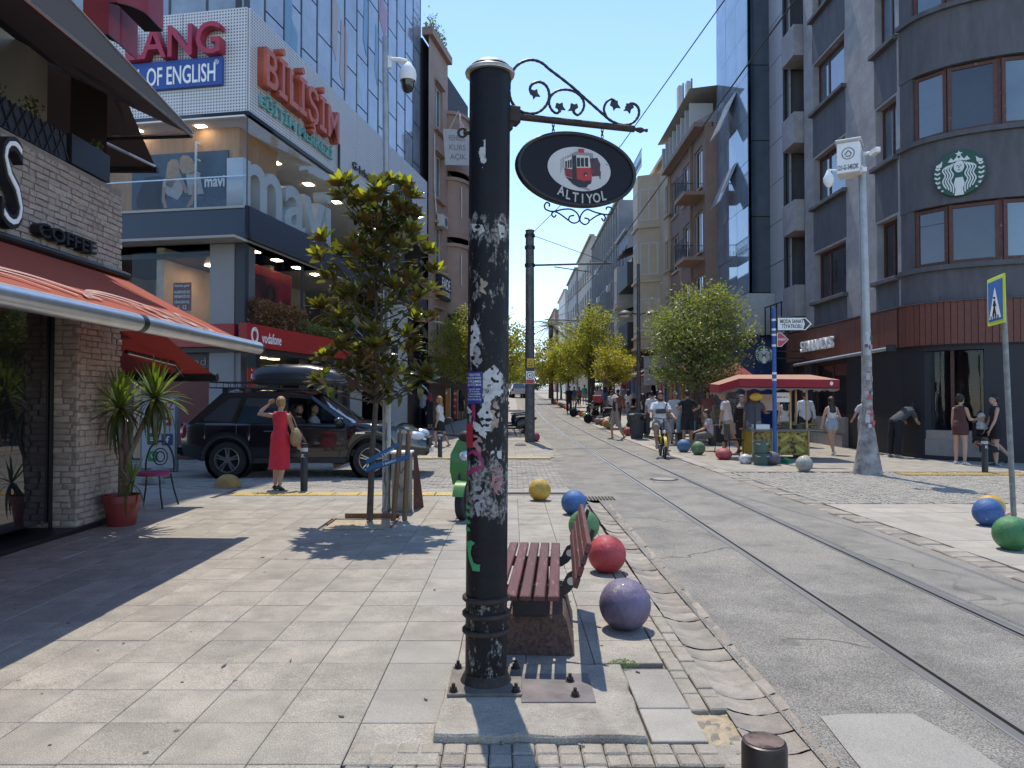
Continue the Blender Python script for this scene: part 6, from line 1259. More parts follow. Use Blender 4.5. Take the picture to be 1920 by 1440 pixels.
# ---- stub of a bollard at the bottom edge, weed
p = at(1433, 1400, 2.05)
bo = thing('short_bollard', 'brown black metal bollard top at the bottom right edge of the picture', 'bollard', (p.x, 2.05, 0))
b = MB(); b.lathe((p.x, 2.05, -.05), [(.061, 0), (.061, .6), (.058, .612), (.05, .616)], 32); b.build('post', mat('bollard_brown', (.035, .025, .022), .4, .3, var=.3, scale=15), bo, 40)
b = MB(); b.lathe((p.x, 2.05, .56), [(.05, .004), (.052, .007), (.001, .009)], 32); b.build('top', mat('bollard_top', (.14, .095, .075), .5, .3, var=.5, scale=12, col2=(.03, .025, .025), c2=(.55, .6), c2scale=18), bo, 40)
M_weed = leafmat('weed_leaf', (.06, .13, .03), (.07, .14, .04))
wd = MB(); c = gnd(1168, 1250)
for i in range(260):
 a = random.random()*6.28; r = random.random()**.6; x = c.x+.085*r*math.cos(a); y = c.y+.06*r*math.sin(a); z = .01+.03*random.random()*(1.2-r); d = random.random()*6.28; l = random.uniform(.008, .016)
 dx, dy = l*math.cos(d), l*math.sin(d); wd.add([(x, y, z), (x+dx*.5-dy*.3, y+dy*.5+dx*.3, z+.004), (x+dx, y+dy, z+.002), (x+dx*.5+dy*.3, y+dy*.5-dx*.3, z+.004)], [(0, 1, 2, 3)])
tag(wd.build('weed', M_weed), 'low green weed growing from the joint beside the concrete footing', 'weed')
# ================================================================ vehicles
M_tyre = mat('tyre', (.018, .018, .018), .8, var=.2, scale=20); M_rim = mat('alloy', (.42, .42, .41), .3, .9, var=.1); M_trim = mat('black_trim', (.02, .02, .021), .6, var=.1); M_vglass = glassmat('car_glass', (.02, .03, .04), spec=.8); M_rlamp = mat('tail_lamp', (.25, .01, .015), .2, coat=.8); M_hlamp = mat('head_lamp', (.6, .62, .63), .1, .3, coat=1.); M_chrome = mat('chrome', (.6, .6, .6), .12, 1.)
def wheel(parent, c, r, wd, s=-1, spokes=5, twin=True, rim=.66):
 """wheel part in local coordinates, axle along y; s is the outer side"""
 x, y, z = c; b = MB(T(x, y, z) @ Matrix.Rotation(math.pi/2, 4, 'X')); h = wd/2
 b.lathe((0, 0, 0), [(r*rim, -h), (r*.93, -h), (r, -h*.7), (r, h*.7), (r*.93, h), (r*rim, h), (r*rim, h*.3), (r*rim, -h)], 36); w = b.build('wheel', M_tyre, parent, 35, local=True)
 m = MB(T(x, y, z) @ Matrix.Rotation(math.pi/2, 4, 'X')); m.lathe((0, 0, 0), [(r*rim*1.0, -s*h*.98), (r*rim*.93, -s*h*1.0), (r*rim*.88, -s*h*.5)], 36, False)
 for k in range(spokes):
  for d in ((-.1, .1) if twin else (0,)):
   a = 2*math.pi*k/spokes+.3; p0 = (r*.12*math.cos(a+d*3), r*.12*math.sin(a+d*3)); p1 = (r*rim*.92*math.cos(a+d*1.4), r*rim*.92*math.sin(a+d*1.4)); m.tube([(p0[0], p0[1], -s*h*.72), (p1[0], p1[1], -s*h*.85)], [r*.06, r*.05], 6)
 m.lathe((0, 0, -s*h*.7), [(r*.16, -.02), (r*.16, .02)], 16); recalc(m.build('rim', M_rim, w, 40, local=True))
 d = MB(T(x, y, z) @ Matrix.Rotation(math.pi/2, 4, 'X')); d.lathe((0, 0, -s*h*.2), [(r*.6, -.01), (r*.6, .01)], 24); d.build('brake_disc', M_black, w, local=True); return w
def make_suv(label, loc, rz, paint, extras=True):
 t = thing('parked_car' if not extras else 'estate_car', label, 'car', loc, rz=rz); Bd = lambda b, nm, m, p=None, sh=30: recalc(b.build(nm, m, p or t, sh, local=True))
 WR, WF, ZB = -1.42, 1.32, .34
 def zb(x):
  for wx in (WR, WF):
   if abs(x-wx) < .43: return .37+math.sqrt(.43**2-(x-wx)**2)*.98
  return ZB+.1*sstep(1.85, 2.33, abs(x))
 def zt(x): return 1.035+.03*sstep(.9, -2, x) if x < .95 else 1.07-.07*sstep(.95, 1.9, x)-.28*sstep(1.75, 2.36, x)**1.5
 def hw(x): return .935*(1-.30*max(0, (x-1.35)/1.0)**2.2-.16*max(0, (-x-1.55)/.8)**2.5)
 prof = [(0, .95), (.12, .985), (.35, 1.0), (.55, 1.0), (.62, .993), (.8, .985), (.93, .968), (1, .94)]
 xsn = sorted({-2.33+4.68*i/90 for i in range(91)} | {wx+s*.43 for wx in (WR, WF) for s in (-1, 1)} | {wx+s*.425 for wx in (WR, WF) for s in (-1, 1)})
 for s in (-1, 1):
  b = MB(); b.loft([[(x, s*hw(x)*q, zb(x)+(zt(x)-zb(x))*u) for u, q in prof] for x in xsn], caps=False, closed=False); Bd(b, 'side_panel', paint)
  for wx in (WR, WF):                                   # arch lips and wheel wells
   b = MB(); b.tube([(wx+.445*math.cos(a), s*(hw(wx)*.995), .37+.445*math.sin(a)*.98) for a in [math.pi*i/16 for i in range(17)]], .03, 6); Bd(b, 'arch_lip', M_trim)
   b = MB(T(wx, s*.68, .37) @ Matrix.Rotation(math.pi/2, 4, 'X')); b.loft([[(.425*math.cos(2*math.pi*k/24), .425*math.sin(2*math.pi*k/24), w_) for k in range(24)] for w_ in (-.22, .22)], caps=False); b.lathe((0, 0, s*.2), [(.42, -.01), (.42, .01)], 24); Bd(b, 'wheel_well', M_black)
  b = MB(); b.bx(-.9, .85, s*.9-.03, s*.9+.035, .3, .4); Bd(b, 'sill', M_trim)
 b = MB(); hx = [x for x in xsn if x >= .9]; b.loft([[(x, hw(x)*.94*v, zt(x)+.045*(1-v*v)) for v in [-1, -.8, -.55, -.3, 0, .3, .55, .8, 1]] for x in hx], caps=False, closed=False); Bd(b, 'bonnet', paint)
 b = MB(); b.loft([[(2.35+.0, hw(2.35)*v*.98, z) for v in (-1, -.5, 0, .5, 1)] for z in (.45, .62, .74)], caps=False, closed=False); Bd(b, 'nose', paint)
 b = MB(); b.cbx(2.2, 2.42, -.66, .66, .42, .62, .06); Bd(b, 'front_bumper', paint); b = MB(); b.bx(2.34, 2.4, -.4, .4, .62, .76); Bd(b, 'grille', M_trim)
 b = MB(); b.bx(2.42, 2.44, -.26, .26, .46, .57); Bd(b, 'number_plate', M_white)
 b = MB(); b.loft([[(-2.33, hw(-2.33)*v, z) for v in (-1, -.5, 0, .5, 1)] for z in (.45, .8, 1.06)], caps=False, closed=False); Bd(b, 'tailgate', paint); b = MB(); b.cbx(-2.42, -2.2, -.75, .75, .42, .66, .06); Bd(b, 'rear_bumper', paint)
 for s in (-1, 1):
  b = MB(); b.ell((2.12, s*.66, .80), (.2, .14, .1), 14, 8); Bd(b, 'headlight', M_hlamp); b = MB(); b.ell((-2.25, s*.74, .88), (.12, .1, .2), 12, 8); Bd(b, 'tail_light', M_rlamp)
  b = MB(); b.ell((2.33, s*.5, .5), (.05, .08, .05), 10, 6); Bd(b, 'fog_light', M_hlamp)
 # cabin
 class Side:
  def __init__(q, s): q.s = s
  def __matmul__(q, v): x, z, w = v; return Vector((x, q.s*(.885-(z-1.04)*.36-.05*max(0, (x-.2))-.06*max(0, -x-1.2)+w), z))
 for s in (-1, 1):
  S_ = Side(s)
  for nm, pl_ in (('roof_rail_panel', [(.16, 1.53), (-.3, 1.553), (-1.1, 1.56), (-1.5, 1.55), (-1.62, 1.64), (-.9, 1.668), (-.3, 1.66), (.12, 1.605)]), ('windscreen_pillar', [(.98, 1.03), (.12, 1.605), (.14, 1.53), (.8, 1.045)]), ('door_pillar', [(-.31, 1.04), (-.31, 1.556), (-.41, 1.556), (-.41, 1.04)]), ('rear_pillar', [(-1.24, 1.05), (-1.1, 1.56), (-1.22, 1.56), (-1.36, 1.06)]), ('tail_pillar', [(-2.2, 1.05), (-1.62, 1.64), (-1.46, 1.555), (-1.96, 1.11), (-1.34, 1.09), (-1.3, 1.03)]), ('belt_strip', [(.9, 1.03), (.8, 1.06), (-1.3, 1.06), (-1.3, 1.02)])):
   b = MB(S_); b.prism(pl_, -.03, .012); Bd(b, nm, paint)
  for nm, pl_, m in (('front_window', [(.8, 1.05), (.16, 1.535), (-.32, 1.556), (-.32, 1.05)], None), ('rear_window', [(-.40, 1.05), (-.40, 1.556), (-1.11, 1.56), (-1.25, 1.06)], M_vglass), ('quarter_window', [(-1.34, 1.08), (-1.21, 1.56), (-1.48, 1.552), (-1.97, 1.12)], M_vglass)):
   if m is None and (s < 0 and extras): continue
   b = MB(S_); b.prism(pl_, -.012, -.002); Bd(b, nm, m or M_vglass)
  b = MB(); b.ell((.72, s*1.02, 1.1), (.1, .13, .09), 12, 8); b.tube([(.74, s*.86, 1.06), (.74, s*.98, 1.08)], .03, 6); Bd(b, 'wing_mirror', paint)
  for x in (-.33, .84, -1.22):
   pts = [(x-.14*sstep(.9, .4, z) * (1 if x > .5 else 0), s*(hw(x)*1.003), z) for z in (.42, .55, .7, .85, .98, 1.03)] if x > -1 else [(x-.02, s*(hw(x)*1.003), z) for z in (.86, .92, .98, 1.03)]
   b = MB(); b.tube(pts, .006, 4); Bd(b, 'door_seam', M_black)
  for x in (-.62, .1-.25+.05): b = MB(); b.cbx(x-.1, x+.1, s*.945-.02, s*.945+.02, .885, .92, .012); Bd(b, 'door_handle', paint)
  b = MB(); b.bx(1.02, 1.2, s*.935-.01, s*.935+.006, .86, .89); Bd(b, 'side_badge', M_chrome)
  b = MB(); b.tube([(.0, s*.68, 1.66), (-.1, s*.68, 1.72), (-1.35, s*.66, 1.74), (-1.5, s*.66, 1.69)], .018, 8); Bd(b, 'roof_rail', M_trim)
 b = MB(); b.loft([[(x, v*.67, z+.055*(1-v*v)) for v in (-1, -.75, -.5, -.25, 0, .25, .5, .75, 1)] for x, z in ((.14, 1.59), (-.1, 1.632), (-.5, 1.655), (-1.0, 1.66), (-1.4, 1.648), (-1.64, 1.62))], caps=False, closed=False); Bd(b, 'roof', paint)
 for nm, (xa, za, ya), (xb, zb_, yb), bul in (('windscreen', (.99, 1.05, .82), (.13, 1.6, .66), .1), ('rear_screen', (-2.2, 1.06, .72), (-1.63, 1.63, .62), -.06)):
  b = MB(); b.loft([[(xa+(xb-xa)*u+bul*(1-v*v), v*(ya+(yb-ya)*u), za+(zb_-za)*u+.05*(1-v*v)*u) for v in (-1, -.75, -.5, -.25, 0, .25, .5, .75, 1)] for u in (0, .25, .5, .75, 1)], caps=False, closed=False); Bd(b, nm, glassmat('screen_glass', (.02, .03, .04), clear=.55) if bul > 0 else M_vglass, None, 1)
 b = MB(); b.bx(-2.2, 1.9, -.8, .8, .42, .55); Bd(b, 'floor', M_black)
 for y in (-.4, .4):
  b = MB(); b.cbx(-.5, .0, y-.25, y+.25, .55, .85, .06); b.obx((-.48, y, 1.1), .14, .5, .62, Matrix.Rotation(-.15, 3, 'Y'), .05); Bd(b, 'seat', mat('seat_cloth', (.05, .05, .055), .9))
 b = MB(); b.bx(.55, 1.0, -.78, .78, .85, 1.04); Bd(b, 'dashboard', M_black); b = MB(); b.bx(-2.1, -.9, -.78, .78, .55, 1.0); Bd(b, 'load_area', M_black)
 for wx in (WR, WF):
  for s in (-1, 1): wheel(t, (wx, s*.8, .36), .36, .24, s)
 if extras:
  for wx in (.95,):
   b = MB(); b.tube([(.97, -.3, 1.09), (.72, .25, 1.24)], .01, 5); Bd(b, 'wiper', M_black)
 return t
M_carb = mat('car_black', (.007, .007, .009), .22, var=.1, coat=1., spec=.5); M_carw = mat('car_white', (.6, .6, .6), .3, coat=.6)
suv = make_suv('black estate car with roof box and basket crossing the junction on the left', (-4.06, 15.15, -.03), R(2), M_carb)
# roof box and basket are carried by the car
rb = thing('roof_box', 'glossy black roof box strapped on the black car', 'roof box', suv.matrix_basis @ Vector((-.1, -.25, 1.74)), rz=R(2)); b = MB(); st = []
for x, w, h0, h1 in ((-.98, .2, .08, .2), (-.95, .3, .03, .27), (-.8, .36, .0, .33), (-.4, .38, 0, .36), (.1, .38, 0, .35), (.5, .36, 0, .29), (.8, .31, .01, .2), (.95, .22, .04, .13), (1.0, .1, .07, .1)):
 st.append([(x, w*c, (h0+(h1-h0)*s)*1.2) for c, s in ((-.9, 0), (-1, .12), (-1, .45), (-.88, .78), (-.6, .95), (0, 1), (.6, .95), (.88, .78), (1, .45), (1, .12), (.9, 0))])
b.loft([[(x, y, z+.06) for x, y, z in r] for r in st]); recalc(b.build('shell', mat('box_black', (.03, .03, .033), .3, coat=.4, var=.1), rb, 40, local=True))
b = MB(); b.tube([(-.97, -.37, .13), (0, -.39, .125), (.85, -.31, .13)], .014, 6); b.build('rim_seam', M_black, rb, local=True)
for x in (-.55, .35): b = MB(); b.bx(x-.1, x+.1, -.36, -.2, -.02, .07); b.bx(x-.04, x+.04, -.45, .85, -.03, .0); b.build('crossbar', M_trim, rb, local=True)
bk = thing('roof_basket', 'thin black wire basket on the rear of the car roof', 'roof rack', suv.matrix_basis @ Vector((-1.35, 0, 1.7)), rz=R(2))
for z in (.05, .16): b = MB(); b.tube([(-.55, -.55, z), (.55, -.55, z), (.55, .55, z), (-.55, .55, z), (-.55, -.55, z)], .011, 5); b.build('rail', M_black, bk, local=True)
for i in range(9):
 x = -.55+i*.1375
 for s in (-.55, .55): b = MB(); b.tube([(x, s, .05), (x, s, .16)], .007, 4); b.build('upright', M_black, bk, local=True)
 b = MB(); b.tube([(x, -.55, .05), (x, .55, .05)], .007, 4); b.build('slat', M_black, bk, local=True)
for s in (-.5, .5): b = MB(); b.bx(-.3, -.2, s-.03, s+.03, -.06, .05); b.bx(.25, .35, s-.03, s+.03, -.06, .05); b.build('foot', M_trim, bk, local=True)
make_suv('white car driving away far up the street', (1.0+xs(90)+.2, 88, zg(88)), R(95), M_carw, False)
# ---- scooters
def scooter(label, loc, rz, col, colname, box=None, group='motor scooters'):
 t = thing('motor_scooter', label, 'scooter', loc, group, rz=rz); m = mat('scooter_'+colname, col, .3, coat=.6, var=.1); L_ = lambda b, nm, mm, sh=40: recalc(b.build(nm, mm, t, sh, local=True))
 for x in (.62, -.62): wheel(t, (x, 0, .22), .22, .1, -1, 5, False, .62)
 b = MB(); b.loft([[(x, y*w, z) for y in (-1, -.6, 0, .6, 1)] for x, w, z in ((.5, .16, .42), (.46, .2, .6), (.42, .2, .8), (.36, .13, .98))], caps=False, closed=False); b.loft([[(x+.03, y*w, z) for y in (-1, -.6, 0, .6, 1)] for x, w, z in ((.5, .16, .42), (.5, .2, .6), (.47, .2, .8), (.38, .13, .98))], caps=False, closed=False); L_(b, 'leg_shield', m)
 b = MB(); b.loft([[(.62+.26*math.cos(a), w, .22+.27*math.sin(a)) for w in (-.07, 0, .07)] for a in [R(20+140*i/10) for i in range(11)]], caps=False, closed=False); L_(b, 'front_fender', m)
 b = MB(); b.cbx(-.2, .46, -.16, .16, .28, .36, .03); L_(b, 'floorboard', M_trim)
 b = MB(); b.loft([[(x, w*math.cos(a), z+h*math.sin(a)) for a in [2*math.pi*i/14 for i in range(14)]] for x, w, z, h in ((-.12, .12, .45, .15), (-.25, .17, .5, .2), (-.5, .18, .55, .18), (-.75, .14, .62, .12), (-.9, .06, .68, .05))]); L_(b, 'tail_body', m)
 b = MB(); b.loft([[(x, w*math.cos(a), z+h*math.sin(a)) for a in [2*math.pi*i/12 for i in range(12)]] for x, w, z, h in ((-.08, .09, .7, .03), (-.2, .13, .73, .05), (-.5, .14, .74, .05), (-.78, .1, .77, .04))]); L_(b, 'seat', M_trim)
 b = MB(); b.tube([(.62, .07, .22), (.5, .07, .6), (.38, .03, .98)], .022, 6); b.tube([(.62, -.07, .22), (.5, -.07, .6), (.38, -.03, .98)], .022, 6); L_(b, 'fork', M_trim)
 b = MB(); b.tube([(.28, -.34, 1.04), (.34, -.15, 1.03), (.36, 0, 1.0), (.34, .15, 1.03), (.28, .34, 1.04)], .016, 6); b.ell((.37, 0, 1.02), (.1, .14, .08), 12, 8); L_(b, 'handlebar', M_trim)
 b = MB(); b.ell((.5, 0, .78), (.06, .09, .07), 12, 8); L_(b, 'headlight', M_hlamp); b = MB(); b.ell((-.9, 0, .68), (.04, .07, .04), 10, 6); L_(b, 'tail_light', M_rlamp)
 for s in (-1, 1): b = MB(); b.tube([(.32, s*.2, 1.04), (.3, s*.26, 1.18)], .007, 5); b.ell((.3, s*.28, 1.22), (.02, .06, .045), 10, 6); L_(b, 'mirror', M_trim)
 b = MB(); b.tube([(-.3, -.16, .22), (-.55, -.17, .24), (-.85, -.17, .3)], [.035, .055, .05], 10); L_(b, 'exhaust', M_chrome); b = MB(); b.tube([(0, .1, .3), (-.05, .22, .02)], .012, 5); L_(b, 'side_stand', M_trim)
 if box: b = MB(); b.cbx(-.98, -.48, -.25, .25, .82, 1.25, .04); L_(b, 'top_box', mat('top_box_'+colname, box, .5, var=.08))
 return t
scooter('bright green scooter parked half behind the black post', (-.48, 9.85, 0), R(-102), (.06, .19, .035), 'green')
sc_ = [('dark scooter parked behind the black post on the left pavement', (.05, 27.5, 0), 200, (.02, .02, .022), 'dark', None), ('second dark scooter in the row left of the tram pole', (-.05, 29.2, 0), 215, (.03, .03, .035), 'charcoal', None), ('last dark scooter in the row left of the tram pole', (-.1, 31, 0), 205, (.025, .025, .03), 'graphite', None),
 ('black delivery scooter with a red top box on the right kerb', (4.1, 42, 0), 170, (.02, .02, .022), 'courier', (.4, .03, .05)), ('grey scooter with a black top box beside the litter bin', (4.85, 28.5, 0), 110, (.12, .12, .13), 'grey', (.03, .03, .035)), ('dark scooter under the small golden tree', (4.3, 36, 0), 160, (.02, .02, .03), 'night', None)]
for lab, (x, y, z), a, c, nm, bx_ in sc_: scooter(lab, (x, y, zg(y)), R(a), c, nm, bx_)
# ---- bicycle ridden towards the camera
cyx, cyy = 3.93, 19.4
def bicycle(label, loc, rz):
 t = thing('bicycle', label, 'bicycle', loc, rz=rz); L_ = lambda b, nm, m, p=None: recalc(b.build(nm, m, p or t, 50, local=True)); r = .255
 for x in (.5, -.5):
  b = MB(); b.tube([(x+r*math.cos(a), 0, r+r*math.sin(a)) for a in [2*math.pi*i/28 for i in range(29)]], .026, 8, caps=False); w = L_(b, 'wheel', M_tyre)
  b = MB()
  for k in range(12): a = k*math.pi/6; b.tube([(x, 0, r), (x+r*math.cos(a), 0, r+r*math.sin(a))], .003, 4)
  b.cyl((x, -.04, r), (x, .04, r), .035); L_(b, 'spokes', M_rim, w)
 fr = MB()
 for a_, c_, q in (((.36, 0, .72), (-.02, 0, .32), .022), ((-.02, 0, .32), (-.2, 0, .82), .018), ((-.02, 0, .32), (-.5, .05, r), .012), ((-.02, 0, .32), (-.5, -.05, r), .012), ((-.14, 0, .62), (-.5, .05, r), .01), ((-.14, 0, .62), (-.5, -.05, r), .01), ((.36, 0, .72), (.33, 0, .98), .016)): fr.cyl(a_, c_, q, n=8)
 L_(fr, 'frame', M_black)
 b = MB(); b.tube([(.36, .05, .72), (.42, .06, .55), (.5, .06, r)], .014, 6); b.tube([(.36, -.05, .72), (.42, -.06, .55), (.5, -.06, r)], .014, 6); L_(b, 'fork', M_black)
 b = MB(); b.tube([(.26, -.31, 1.02), (.32, -.12, 1.0), (.33, 0, .98), (.32, .12, 1.0), (.26, .31, 1.02)], .013, 6); L_(b, 'handlebar', M_black)
 b = MB(); b.ell((-.22, 0, .85), (.13, .08, .04), 12, 8); L_(b, 'saddle', M_black)
 for x in (.5, -.5): b = MB(); b.loft([[(x+(r+.04)*math.cos(a), w, r+(r+.04)*math.sin(a)) for w in (-.035, 0, .035)] for a in [R(10+150*i/12) for i in range(13)]], caps=False, closed=False); L_(b, 'fender', mat('yellow_fender', (.5, .36, .03), .4))
 b = MB(); b.ell((.46, 0, .66), (.04, .05, .05), 10, 6); L_(b, 'lamp', M_hlamp); b = MB(); b.cbx(-.04, .0, .06, .22, .13, .16, .005); b.cbx(-.04, 0, -.22, -.06, .48, .51, .005); b.tube([(-.02, .08, .145), (-.02, .06, .32), (-.02, -.06, .32), (-.02, -.08, .495)], .012, 5); L_(b, 'pedals', M_black); return t
bicycle('small black folding bicycle with yellow mudguards ridden towards the camera', (cyx, cyy, 0), R(-95))
# ================================================================ people
def remeshed(mb, vox, it=3, amp=0., seed=0, extra=None, name='body'):
 me = mb.mesh(name); o = bpy.data.objects.new('scratch', me); TMP.collection.objects.link(o)
 m = o.modifiers.new('r', 'REMESH'); m.mode = 'VOXEL'; m.voxel_size = vox; s = o.modifiers.new('s', 'SMOOTH'); s.factor = .5; s.iterations = it
 with bpy.context.temp_override(scene=TMP, view_layer=TMP.view_layers[0]):
  dg = bpy.context.evaluated_depsgraph_get(); r = bpy.data.meshes.new_from_object(o.evaluated_get(dg))
 bpy.data.objects.remove(o); bpy.data.meshes.remove(me)
 if amp:
  nr = [v.normal.copy() for v in r.vertices]
  for v, n in zip(r.vertices, nr):
   c = v.co; v.co = c+n*amp*(noise.noise((c.x*11+seed, c.y*11, c.z*6+c.x*9))+.6*noise.noise((c.x*24, c.y*24+seed, c.z*15)))
 if extra and extra.v:
  vs = [tuple(v.co) for v in r.vertices]; fs = [tuple(p.vertices) for p in r.polygons]; k = len(vs); bpy.data.meshes.remove(r)
  r = bpy.data.meshes.new(name); r.from_pydata(vs+extra.v, [], fs+[[i+k for i in f] for f in extra.f]); r.update()
 r.name = name; r.polygons.foreach_set('use_smooth', [True]*len(r.polygons)); return r
SKIN = {'l': mat('skin_light', (.46, .27, .19), .55, var=.08, scale=20, sub=.08), 'm': mat('skin_tan', (.34, .185, .12), .55, var=.08, scale=20, sub=.08)}
def fabric(name, col, rough=.85): return mat('fabric_'+name, col, rough, var=.1, scale=9, bump=.15, bscale=120)
HAIRM = {k: mat('hair_'+k, c, .5, var=.35, scale=30, stretch=(3, 3, .4), bump=.3, bscale=80) for k, c in {'black': (.01, .009, .009), 'brown': (.04, .02, .012), 'blond': (.3, .17, .06), 'grey': (.3, .29, .28)}.items()}
REL = ((.16, .02, -1), (.08, .2, -1)); STAND = ((.05, .02, -1), (.0, -.05, -1))
def person(label, loc, rz, H=1.7, fem=False, skin='l', hair=('short', 'black'), top=('tshirt', 'white', (.6, .6, .6)), bottom=('trousers', 'dark', (.03, .03, .04)), shoes=(.5, .5, .5), arms=(REL, REL), legs=(STAND, STAND), lean=0., head=(0, 0), seat=None, vox=.015, hem=.0, face=True, beard=False, group=None, fat=1., tilt=0.):
 """arms and legs: (left, right), each (upper, lower) direction as (outwards, forwards, up)"""
 k = H/1.75; t = thing('person', label, 'person', loc, group, rz=rz); sd = len(WO)*.37
 def D(v, s): d = Vector((s*v[0], v[1], v[2])); return d.normalized()
 shw, hpw = (.155 if fem else .178)*k*(.5+.5*fat), (.085 if fem else .09)*k
 # pelvis height so that the lower foot stands on the ground
 low = max(-(D(l[0], 1)*.425+D(l[1], 1)*.415).z for l in legs)*k+.085*k
 pz = seat if seat is not None else low+.03*k
 pel = Vector((0, 0, pz)); up = Vector((math.sin(tilt), math.sin(lean), math.cos(lean)*math.cos(tilt))).normalized(); fw = Vector((0, math.cos(lean), -math.sin(lean))); rt = Vector((1, 0, 0))
 def sp(h, f=0., x=0.): return pel+up*h*k+fw*f*k+rt*x
 def ring(h, rx, ry, f=0., infl=0., n=16):
  c = sp(h, f); return [c+rt*(rx*k+infl)*math.cos(2*math.pi*i/n)+fw*(ry*k+infl)*math.sin(2*math.pi*i/n) for i in range(n)]
 if fem: TR = [(-.1, .115, .095, -.005), (-.02, .16, .115, -.012), (.05, .158, .108, -.005), (.14, .118, .088, .005), (.22, .122, .09, .008), (.32, .142, .108, .022), (.40, .142, .098, .01), (.44, .12, .078, 0), (.468, .085, .065, 0), (.49, .055, .052, 0)]
 else: TR = [(-.1, .115, .09, 0), (-.02, .155, .105, 0), (.05, .155, .105, 0), (.14, .142, .1, .003), (.24, .15, .105, .005), (.34, .168, .115, .01), (.42, .168, .105, 0), (.465, .14, .085, -.005), (.495, .095, .07, -.005), (.52, .06, .058, 0)]
 TR = [(h, rx*fat, ry*(fat if h < .3 else (1+fat)/2), f+(.03*(fat-1)*5 if h < .2 else 0)) for h, rx, ry, f in TR]; nk = TR[-1][0]
 body = MB(); body.loft([ring(*r) for r in TR]); body.tube([sp(nk-.03), sp(nk+.09, .02)], .052*k if not fem else .045*k, 12)
 HC = sp(nk+.135, .03); HR = Matrix.Rotation(head[0], 3, 'Z') @ Matrix.Rotation(-lean*.6-head[1], 3, 'X')
 def hp(x, y, z): return HC+HR @ Vector((x*k, y*k, z*k))
 def hell(mb, c, r, nu=18, nv=12):
  q = MB(); q.ell((0, 0, 0), r, nu, nv); mb.add([hp(c[0]+p[0], c[1]+p[1], c[2]+p[2]) for p in q.v], q.f)
 hell(body, (0, -.008, .02), (.074, .094, .098)); hell(body, (0, .03, -.045), (.056, .062, .068)); hell(body, (0, .094, -.012), (.013, .022, .024), 8, 6); hell(body, (.074, -.005, -.01), (.012, .02, .03), 8, 6); hell(body, (-.074, -.005, -.01), (.012, .02, .03), 8, 6); hell(body, (0, .088, .03), (.05, .014, .012), 10, 6)
 fingers = MB(); J = {}
 for s, a in ((-1, arms[0]), (1, arms[1])):
  S0 = sp(nk-.085, 0, s*shw*.97); u, f = D(a[0], s), D(a[1], s); E = S0+u*.285*k; Wr = E+f*.245*k; J['s%d' % s], J['e%d' % s], J['w%d' % s] = S0, E, Wr; q = .88 if fem else 1
  body.tube([sp(nk-.06, 0, s*shw*.55), S0, S0+u*.06*k, S0+u*.16*k, E, E+f*.07*k, E+f*.16*k, Wr], [.04*k*q, .05*k*q, .05*k*q, .045*k*q, .037*k*q, .041*k*q, .034*k*q, .026*k*q], 10)
  side = f.cross(Vector((0, 1, .2))); side = side.normalized() if side.length > .1 else Vector((1, 0, 0)); nrm = side.cross(f).normalized(); P = Wr+f*.085*k
  body.tube([Wr-f*.01, Wr+f*.04*k, P], [.026*k, .034*k, .032*k], 10, flat=.55)
  for i in range(4):
   o = side*(i-1.5)*.0175*k; L_ = (.066, .078, .074, .058)[i]*k; p0 = P-f*.02*k+o; p1 = P+f*L_*.5+o*1.1+nrm*.008*k*s; p2 = P+f*L_*.92+o*1.1+nrm*.028*k*s; fingers.tube([p0, p1, p2], [.0095*k, .0085*k, .0068*k], 6)
  o = side*.034*k; fingers.tube([Wr+f*.03*k+o*.6, Wr+f*.06*k+o*1.3+nrm*.01*k, Wr+f*.1*k+o*1.35+nrm*.02*k], [.012*k, .0105*k, .008*k], 6)
 for s, l in ((-1, legs[0]), (1, legs[1])):
  Hp = pel+rt*s*hpw-Vector((0, 0, .03*k)); u, f = D(l[0], s), D(l[1], s); K = Hp+u*.425*k; A = K+f*.415*k; J['h%d' % s], J['k%d' % s], J['a%d' % s] = Hp, K, A; q = 1.02 if fem else 1; q *= (.6+.4*fat)
  body.tube([Hp+Vector((0, 0, .05*k)), Hp, Hp+u*.15*k, K-u*.06*k, K, K+f*.1*k, K+f*.2*k, A], [.08*k*q, .088*k*q, .08*k*q, .056*k*q, .053*k*q, .056*k*q, .049*k*q, .034*k*q], 12)
  toe = Vector((0, 1, 0)); toe = (toe-f*toe.dot(f)*.75); toe.z -= .12; toe = (toe+Vector((s*.14, 0, 0))).normalized(); J['t%d' % s] = toe
  dn = f; body.tube([A+dn*.05*k-toe*.05*k, A+dn*.045*k, A+dn*.055*k+toe*.08*k, A+dn*.062*k+toe*.15*k], [.032*k, .037*k, .034*k, .022*k], 10, flat=.8)
 me = remeshed(body, vox*.9, 2, 0, 0, fingers, 'body'); me.materials.append(SKIN[skin]); o = bpy.data.objects.new('body', me); COL.objects.link(o); o.parent = t
 def part(mb, nm, m, amp=.006, v=None, it=2): me = remeshed(mb, v or vox, it, amp, sd, None, nm); me.materials.append(m); o = bpy.data.objects.new(nm, me); COL.objects.link(o); o.parent = t; return o
